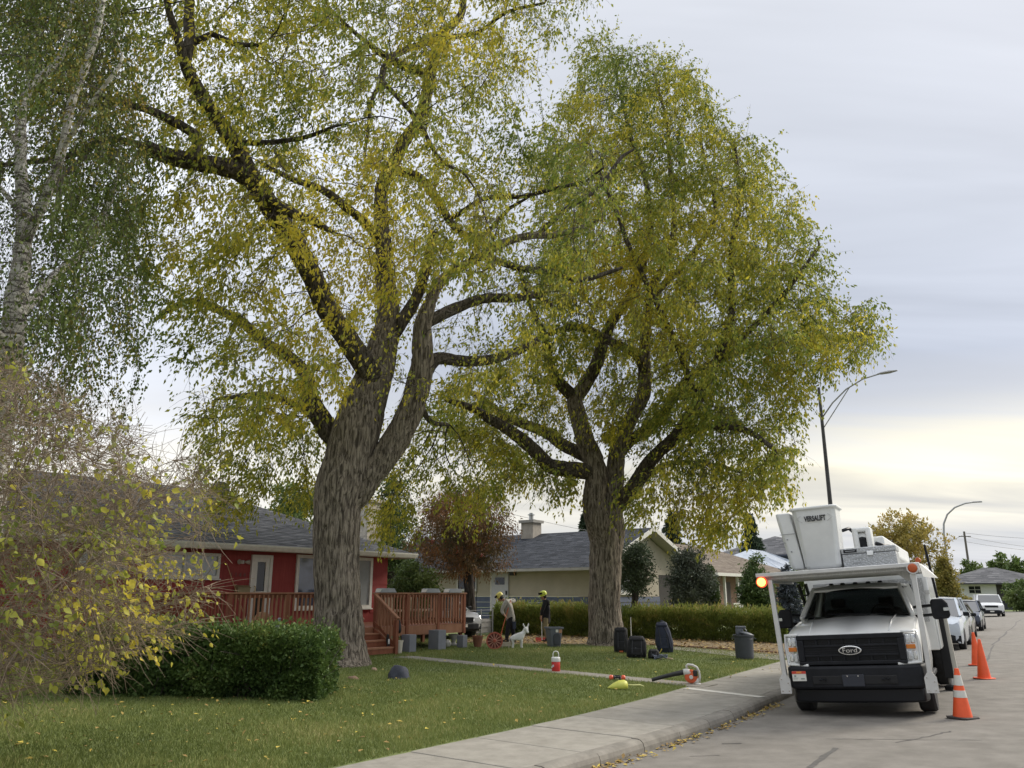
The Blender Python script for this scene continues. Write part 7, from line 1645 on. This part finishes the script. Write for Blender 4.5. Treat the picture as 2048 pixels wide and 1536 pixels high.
# ---------------------------------------------------------------- lime scoop and ear defenders
pp = G(1236, 1378); lm = thing('lime_scoop', 'lime plastic scoop with pale flat handle lying on the lawn', 'scoop', pp, view_rot(pp)); M_limep = mat('lime_plastic', (.55, .56, .10), .5, var=.06)
ob('blade', MB().loft([[(-.21 + .40 * u, y * w_, .015 + h_ * math.sqrt(max(0, 1 - y * y))) for y in np.linspace(-1, 1, 11)] for u, w_, h_ in ((0, .03, .004), (.12, .08, .04), (.3, .12, .09), (.55, .14, .14), (.8, .13, .155), (.95, .09, .13), (1.0, .05, .09))], closed=False), M_limep, lm, smooth=True)
sl_m = lm.children[0].modifiers.new('thick', 'SOLIDIFY'); sl_m.thickness = .006
ob('handle', MB().tube([(.17, 0, .075), (.30, .02, .07), (.42, .02, .075), (.50, .0, .055)], [.016, .014, .015, .006], 8), mat('pale_lime', (.62, .62, .26), .5), lm, smooth=True)
pp = G(1234, 1361); ed = thing('ear_defenders', 'orange and black ear defenders lying behind the lime scoop', 'ear defenders', pp, view_rot(pp)); M_eo = mat('ear_orange', (.75, .11, .05), .45)
for x in (-.12, .13): ob('ear_cup', MB().lathe([(.03, -.04), (.052, -.02), (.055, .02), (.035, .045)], 14, (x, 0, .055), 'x'), M_eo, ed, smooth=40); ob('cushion', MB().lathe([(.03, 0), (.048, .01), (.045, .03), (.03, .035)], 14, (x + (.05 if x < 0 else -.085), 0, .055), 'x'), M_bb, ed, smooth=True)
ob('headband', MB().tube([(-.12, .03, .07), (-.05, .10, .085), (.06, .10, .085), (.13, .03, .07)], .014, 7), M_bb, ed, smooth=True); ob('band_pad', MB().tube([(-.07, -.01, .05), (.0, .0, .065), (.08, -.01, .05)], .02, 7), M_bb, ed, smooth=True)
# ---------------------------------------------------------------- bags
def bag(name, label, px, py, w, d_, h, m, lean=0.0, yaw=0.0, top=.8, cat='backpack', belly=1.08):
    p = G(px, py); t = thing(name, label, cat, p, view_rot(p) + yaw)
    def rg(z, a, b, sh): return [(a * math.copysign(abs(math.cos(q)) ** .55, math.cos(q)) + sh, b * math.copysign(abs(math.sin(q)) ** .55, math.sin(q)), z) for q in np.linspace(0, 6.283, 21)[:-1]]
    mbq = MB().loft([rg(0.0, w * .9, d_ * .85, 0), rg(.03, w, d_, 0), rg(h * .35, w * belly, d_ * belly, lean * .3), rg(h * .7, w * .98, d_, lean * .65), rg(h * .92, w * top, d_ * top, lean * .95), rg(h * .985, w * top * .86, d_ * top * .86, lean), rg(h, w * top * .6, d_ * top * .6, lean)])
    for i, q in enumerate(mbq.v): k = .16 * mnoise.noise((q[0] * 7, q[1] * 7 + px, q[2] * 6)); mbq.v[i] = (q[0] * (1 + k), q[1] * (1 + k), q[2] * (1 + .04 * mnoise.noise((q[0] * 9 + px, q[1] * 9, 1))))
    bg = ob('bag', mbq, m, t, smooth=55)
    ob('pocket', MB().box((lean * .25, -d_ * 1.02, h * .30), (w * 1.25, .07, h * .34), taper=(.9, .7)), m, bg, bevel=.025, segs=3); ob('flap', MB().box((lean * .85, -d_ * .35, h * .93), (w * 1.5, d_ * 1.5, .06), rot=Matrix.Rotation(R(14), 3, 'X'), taper=(.85, .8)), m, bg, bevel=.02, segs=3)
    for s_ in (-.45, .45): ob('strap', MB().tube([(w * s_ + lean * .8, -d_ * .95, h * .82), (w * s_ + lean * .5, -d_ * 1.12, h * .55), (w * s_ + lean * .2, -d_ * 1.18, h * .28), (w * s_, -d_ * .98, h * .06)], .013, 5), mat('strap_grey', (.045, .047, .052), .8), bg)
    return t
M_nylon = mat('black_nylon', (.012, .012, .014), .8, var=.3, scale=12, bump=.4, bscale=18); M_navyn = mat('navy_nylon', (.022, .028, .052), .75, var=.3, scale=9, bump=.4, bscale=14)
t = bag('backpack', 'upright black backpack with white side panel at the foot of the second elm', 1243, 1306, .20, .16, .72, M_nylon, top=.92)
ob('side_panel', MB().loft([[(.145 + .045 * math.sin(v * 3.14), -.05 + .07 * u, .22 + .36 * v) for v in np.linspace(0, 1, 9)] for u in (-1, 1)], closed=False), mat('panel_white', (.60, .60, .58), .7), t, smooth=True); ob('strap', MB().tube([(.10, -.15, .60), (.13, -.19, .40), (.10, -.165, .08)], .017, 6), M_nylon, t); ob('patch', MB().bb(-.06, .05, -.172, -.16, .035, .075), mat('patch_orange', (.55, .12, .04), .6), t); ob('top_loop', MB().tube([(-.05, 0, .65), (-.03, 0, .70), (.03, 0, .70), (.05, 0, .65)], .012, 6), M_nylon, t)
ob('side_panel', MB().bb(-.185, -.175, -.05, .05, .12, .34), mat('panel_red', (.30, .10, .06), .7), t)
t = bag('gear_bag', 'squat black gear bag with grey zip between the two packs', 1273, 1315, .27, .19, .56, M_nylon, lean=.03, top=.80, belly=.98, cat='bag')
ob('zip', MB().tube([(-.02, -.185, .06), (-.02, -.20, .16), (-.01, -.185, .27)], .018, 6), mat('zip_grey', (.14, .15, .17), .6), t); ob('handle', MB().tube([(-.08, 0, .45), (-.05, 0, .51), (.07, 0, .51), (.10, 0, .45)], .014, 6), M_nylon, t)
t = bag('backpack', 'tall slumped navy rope bag standing nearest the feathery hedge', 1331, 1305, .23, .17, .88, M_navyn, lean=-.09, top=.72, belly=1.12)
ob('strap', MB().tube([(-.02, -.14, .74), (.10, -.20, .50), (.16, -.18, .14)], .018, 6), M_navyn, t); ob('tag', MB().bb(-.07, -.02, -.165, -.155, .60, .625), mat('tag_grey', (.4, .4, .42), .6), t); ob('top_loop', MB().tube([(-.11, 0, .86), (-.09, 0, .93), (-.03, 0, .90)], .016, 6), M_navyn, t)
t = bag('gear_bag', 'low open black gear bag spilling rope coils on the lawn', 1308, 1317, .15, .14, .22, M_nylon, top=.9, cat='bag')
pp = G(1321, 1319); rp2 = thing('rope_coil', 'coiled blue grey rope spilling from the low gear bag', 'rope', pp, view_rot(pp)); M_rope = mat('rope_blue_grey', (.13, .15, .20), .8, var=.3, scale=30)
for k in range(7):
    random.seed(k); cx_, cz_, rr = random.uniform(-.12, .12), random.uniform(.02, .10), random.uniform(.06, .11)
    ob('coil', MB().tube([(cx_ + rr * 1.3 * math.cos(a), rr * math.sin(a) * .8 + random.uniform(-.01, .01), cz_ + .04 * math.sin(a * 2 + k)) for a in np.linspace(0, 6.283, 19)], .011, 6), M_rope, rp2, smooth=True)
ob('tail', MB().tube([(.12, -.02, .04), (.20, -.04, .035), (.27, -.05, .03), (.33, -.03, .02)], [.012, .02, .022, .016], 6), mat('rope_tan', (.42, .33, .22), .8), rp2, smooth=True); ob('buckle', MB().tube([(-.02, -.02, .18), (.02, -.03, .22), (.05, -.02, .28)], .010, 6), mat('buckle_yellow', (.55, .42, .06), .5), rp2)
pp = G(1263, 1291); wp = thing('marker_stake', 'thin white stake stuck in the bed beside the second elm', 'stake', pp, view_rot(pp)); ob('stake', MB().tube([(0, 0, -.05), (.0, 0, .3), (.005, 0, .90)], [.016, .016, .012], 7), M_white, wp); ob('tip', MB().tube([(.005, 0, .90), (.005, 0, .94)], [.012, .006], 7), M_black, wp)
# ---------------------------------------------------------------- rocks
def rock(name, label, px, py, sx_, sy, sz, m, sd, cat='rock'):
    p = G(px, py); bm = bmesh.new(); bmesh.ops.create_icosphere(bm, subdivisions=3, radius=1)
    for v in bm.verts:
        n_ = mnoise.noise(v.co * 1.3 + Vector((sd * 3.1, 0, 0))) * .28 + mnoise.noise(v.co * 3.1 + Vector((0, sd, 0))) * .10; c = v.co * (1 + n_); v.co = Vector((c.x * sx_, c.y * sy, max(-.12, c.z) * sz))
    me = bpy.data.meshes.new(name); bm.to_mesh(me); bm.free(); o = link(name, me, m, smooth=True); o.location = p; o.rotation_euler = (0, 0, view_rot(p)); return tag(o, label, cat)
rock('boulder', 'dark slate boulder sunk in the lawn beside the first elm', 799, 1357, .22, .18, .26, mat('slate', (.045, .05, .068), .8, var=.35, scale=5, bump=.6, bscale=12), 2)
rock('stone', 'small tan stone at the foot of the first elm beside the slate boulder', 748, 1341, .07, .06, .07, mat('tan_stone', (.36, .25, .18), .9, var=.2, bump=.5), 3)
rock('stone', 'flat brown stone lying in the grass before the first elm trunk', 706, 1358, .12, .10, .06, mat('brown_stone', (.20, .13, .09), .9, var=.25, bump=.5), 4)
rock('stone', 'dark burl lump against the root of the first elm', 724, 1325, .13, .10, .11, mat('burl', (.05, .042, .035), .95, var=.3, bump=.8), 5, 'stump')
rock('stone', 'tan stone behind the squat black gear bag', 1269, 1286, .13, .1, .16, mat('tan_stone2', (.30, .19, .12), .9, var=.2, bump=.5), 6)
# ---------------------------------------------------------------- around the deck
M_blk = mat('painted_block_grey', (.20, .21, .24), .8, var=.08, scale=5); 
for px, py, w, h, lb in ((817, 1304, .30, .47, 'grey painted pedestal block nearest the deck steps'), (874, 1299, .37, .55, 'largest grey painted pedestal block before the deck railing'), (924, 1295, .23, .36, 'smallest grey painted pedestal block by the deck corner')):
    p = G(px, py); o = ob('pedestal_block', MB().bb(-w / 2, w / 2, -w / 2, w / 2, 0, h), M_blk, bevel=.006); o.location = p; o.rotation_euler = (0, 0, ROTU + .1); tag(o, lb, 'pedestal', 'grey pedestal blocks before the deck')
cap_z = dz + FZ + RT
for px, lb in ((771, 'grey planter box on the railing closest to the deck steps'), (861, 'grey planter box on the middle of the deck railing'), (905, 'grey planter box at the outer end of the deck railing')):
    s_ = DKS + dx(px, 1190); p = S(s_, DKL - .01, cap_z + .001); t = thing('planter_box', lb, 'planter', p, ROTU, 'planter boxes on the deck railing')
    ob('box', MB().box((0, 0, .06), (.62, .26, .12), taper=(.8, .8)), mat('planter_grey', (.30, .31, .33), .7, var=.08), t, bevel=.006); ob('end_panel', MB().box((-.285, 0, .055), (.03, .20, .09), rot=Matrix.Rotation(R(12), 3, 'Y')), M_white, t)
def urn(name, label, px, py, prof, m, cat='pot'):
    p = G(px, py); o = ob(name, MB().lathe(prof, 22), m, smooth=40); o.location = p; return tag(o, label, cat)
urn('urn', 'pale stone garden urn between two pedestal blocks under the deck', 907, 1291, [(.11, 0), (.12, .04), (.06, .09), (.07, .16), (.15, .27), (.175, .34), (.16, .345), (.08, .25)], mat('urn_stone', (.44, .43, .39), .85, var=.15))
urn('flower_pot', 'white tapered flower pot at the foot of the deck steps', 798, 1307, [(.075, 0), (.10, .30), (.11, .305), (.11, .345), (.095, .345), (.07, .1)], mat('cream_pot', (.60, .56, .46), .7, var=.06))
urn('terracotta_pot', 'wide terracotta pot beside the deck corner near the wagon wheel', 955, 1294, [(.11, 0), (.155, .28), (.17, .285), (.17, .335), (.15, .335), (.1, .1)], mat('terracotta', (.20, .085, .05), .85, var=.2))
pp = G(897, 1292); urn('garden_ball', 'small pale stone ball beside the garden urn', 895, 1294, [(.02, 0), (.08, .02), (.11, .08), (.11, .14), (.07, .2), (.01, .22)], mat('urn_stone', None), 'ball')
def deck_pt(x, y, z): return S(DKS + x, DKL + y, dz + z)
ct = thing('cat_figurine', 'black and white cat figurine sitting on the deck steps', 'figurine', deck_pt(st1 - .22, -.78, rise * 1), ROTU)
c = SK(); r0_ = c.add([(0, 0, .07, .06)]); k_ = c.add([(0, -.02, .16, .05), (0, -.03, .22, .035), (0, -.05, .27, .045)], r0_); c.add([(-.025, -.04, .33, .012)], k_); c.add([(.025, -.04, .33, .012)], k_)
for s_ in (-1, 1): c.add([(s_ * .03, -.06, .10, .022), (s_ * .03, -.075, .015, .02)], r0_)
c.make('figure', M_black, ct, 2); ob('bib', MB().box((0, -.085, .14), (.05, .02, .13)), M_plaster, ct, bevel=.01)
gs = thing('garden_gnome', 'small blue grey bird statue peeking over the clipped hedge', 'statue', deck_pt(dx(534), -.45, .0), ROTU)
g_ = SK(); q0 = g_.add([(0, 0, .12, .10)]); g_.add([(0, 0, .5, .09), (0, 0, .75, .085), (0, -.01, .88, .05), (.01, -.03, .97, .045), (.03, -.09, .96, .015)], q0); g_.make('figure', mat('bird_statue', (.28, .29, .34), .8, var=.15), gs, 2)
pg = thing('penguin_figurine', 'black and white penguin figurine beside the steps and flower pot', 'figurine', G(796, 1302), 0); g_ = SK(); q0 = g_.add([(0, 0, .10, .08)]); g_.add([(0, 0, .26, .085), (0, 0, .40, .06), (0, -.02, .48, .048), (-.05, -.05, .47, .012)], q0); pg.location.z += .36; g_.make('figure', M_black, pg, 2); ob('bib', MB().box((-.05, -.06, .24), (.05, .05, .20)), M_plaster, pg, bevel=.02)
# things leaning and standing on the deck
bs = thing('broom', 'thin wooden broom leaning on the red wall by the mailbox', 'broom', deck_pt(dx(463, 1200, 20.3), 3.05, FZ), ROTU); ob('handle', MB().tube([(.42, -.25, .1), (-.1, .2, 1.75)], .014, 7), mat('broom_wood', (.42, .25, .14), .7), bs); ob('bristles', MB().box((.44, -.27, .05), (.30, .06, .14), taper=(.7, .8)), mat('straw', (.40, .28, .12), .9), bs)
for px, l_, w, h, m_, lb in ((525, 18.6, .5, .42, mat('tan_sack', (.36, .24, .13), .9, var=.3, scale=5), 'tan sack standing on the deck behind the left railing'), (690, 18.4, .4, .3, mat('tan_sack', None), 'tan sack on the deck behind the big elm')):
    s_ = sl(onL(px, 1230, l_))[0]; o = ob('sack', MB().loft([[(w * r_ * math.cos(t) / 2, w * .4 * r_ * math.sin(t), z) for t in np.linspace(0, 6.283, 15)[:-1]] for r_, z in ((.8, 0), (1, .08), (.95, h * .6), (.55, h), (.2, h * 1.02))]), m_, smooth=50); o.location = S(s_, l_, dz + FZ); tag(o, lb, 'sack')
for k, (px, z) in enumerate(((790, .5), (833, .42), (850, .55), (885, .4), (905, .45))):
    s_ = sl(onL(px, 1210, 18.6))[0]; o = ob('deck_chair', MB().bb(-.25, .25, -.03, .03, .35, .9).bb(-.25, .25, -.5, -.03, .36, .42).bb(-.25, -.2, -.5, -.45, 0, .36).bb(.2, .25, -.5, -.45, 0, .36).bb(-.25, -.2, -.03, .03, 0, .35).bb(.2, .25, -.03, .03, 0, .35), mat('pale_chair_%d' % k, ((.34, .27, .19), (.36, .29, .2), (.42, .38, .32), (.05, .09, .10), (.06, .10, .11))[k], .8, var=.2)); o.location = S(s_, 18.9, dz + FZ); o.rotation_euler = (0, 0, ROTU + .4 * k); tag(o, ('tan slatted chair on deck nearest the steps', 'brown slatted chair on the deck behind the railing', 'pale cream chair on deck behind the largest pedestal block', 'teal black chair on the deck near the outer corner', 'dark teal chair at the outer end of the deck')[k], 'chair')
# silver car nose seen past the deck corner
sc_p = atD(926, 1262, 29.5); sc_p[2] = ground_z(sc_p[0], sc_p[1])
car('parked_car', 'old silver car with striped grille parked past the deck corner', sc_p, TH - R(70), mat('old_silver', (.40, .41, .42), .35, metal=.5, coat=.4), 4.4, 1.7, 1.45, .95, group='vehicles parked beside the red house')
# wire fence between deck and far hedge
fp0, fp1 = atD(938, 1230, 31.0), atD(985, 1230, 32.2); fz = ground_z(fp0[0], fp0[1]); dv2 = (fp1 - fp0)[:2]; fl = float(np.linalg.norm(dv2))
fn = thing('wire_fence', 'low galvanised wire fence panel between deck and feathery hedge', 'fence', (fp0[0], fp0[1], fz), math.atan2(dv2[1], dv2[0]))
for x in (0, fl * .5, fl): ob('post', MB().tube([(x, 0, -.1), (x, 0, .95)], .03, 8), M_galv, fn)
for z in (.12, .32, .52, .72, .92): ob('rail_wire', MB().tube([(0, 0, z), (fl, 0, z)], .010, 5), M_galv, fn)
ob('board', MB().bb(fl * .35, fl, .04, .06, .08, .60), mat('grey_board', (.24, .23, .22), .9, var=.15), fn)
# ---------------------------------------------------------------- fallen leaves
rng = np.random.default_rng(77)
M_fall = attr_mat('fallen_leaf', [(0, (.20, .125, .055)), (.5, (.34, .23, .075)), (.8, (.50, .38, .08)), (1, (.66, .54, .09))], .7)
def fallen(n, fs, label, size, clump=None):
    pts = []
    while len(pts) < n:
        s_, l_ = fs()
        x, y = (s_ * U + l_ * N); pts.append((x, y, ground_z(x, y) + (.034 if l_ > kerb(s_) + SW else .008) + random.random() * .012))
    pts = np.array(pts); ax = norm(np.stack([rng.normal(size=n), rng.normal(size=n), rng.normal(0, .18, n)], 1)); L = size * rng.uniform(.6, 1.4, n)
    side = norm(np.cross(ax, np.array([0, 0, 1.])) + rng.normal(0, .2, (n, 3))); V = np.stack([pts, pts + ax * L[:, None] * .5 - side * L[:, None] * .30 + [0, 0, .008], pts + ax * L[:, None], pts + ax * L[:, None] * .5 + side * L[:, None] * .30 + [0, 0, .008]], 1).reshape(-1, 3); i = np.arange(n) * 4
    Fc = np.stack([np.stack([i, i + 1, i + 2], 1), np.stack([i, i + 2, i + 3], 1)], 1).reshape(-1, 3)
    o = link('fallen_leaves', npmesh('fallen_leaves', V, Fc, vals=np.repeat(rng.beta(2, 1.6 if size < .1 else 4.0, n), 2)), M_fall, kind='stuff'); tag(o, label, 'leaves')
random.seed(5)
fallen(380, lambda: (random.uniform(2.5, 24), kerb(8) + SW + .1 + 13 * random.random() ** 1.3), 'yellow leaves scattered over the lawn', .07)
fallen(260, lambda: (random.uniform(3, 11), random.uniform(8.0, 14)), 'yellow leaves fallen under the leggy shrub', .07)
def gut():
    s_ = random.choice((8.6, 9.1, 10.3, 11.0, 12.2, 13.4, 14.6)) + random.gauss(0, .28); return s_, kerb(s_) - .05 - abs(random.gauss(0, .10))
fallen(330, gut, 'yellow leaves drifted along the gutter', .07)
bed_a, bed_b = [G(*p)[:2] for p in BED_NEAR], None
def bedpt():
    x = random.uniform(930, 1560); yb = np.interp(x, [p[0] for p in BED_NEAR], [p[1] for p in BED_NEAR]); q = G(x, yb - random.random() ** 1.2 * (22 if x > 1250 else 20)); return sl(q)
fallen(2600, bedpt, 'dry brown leaves covering the bed below the feathery hedge', .11)
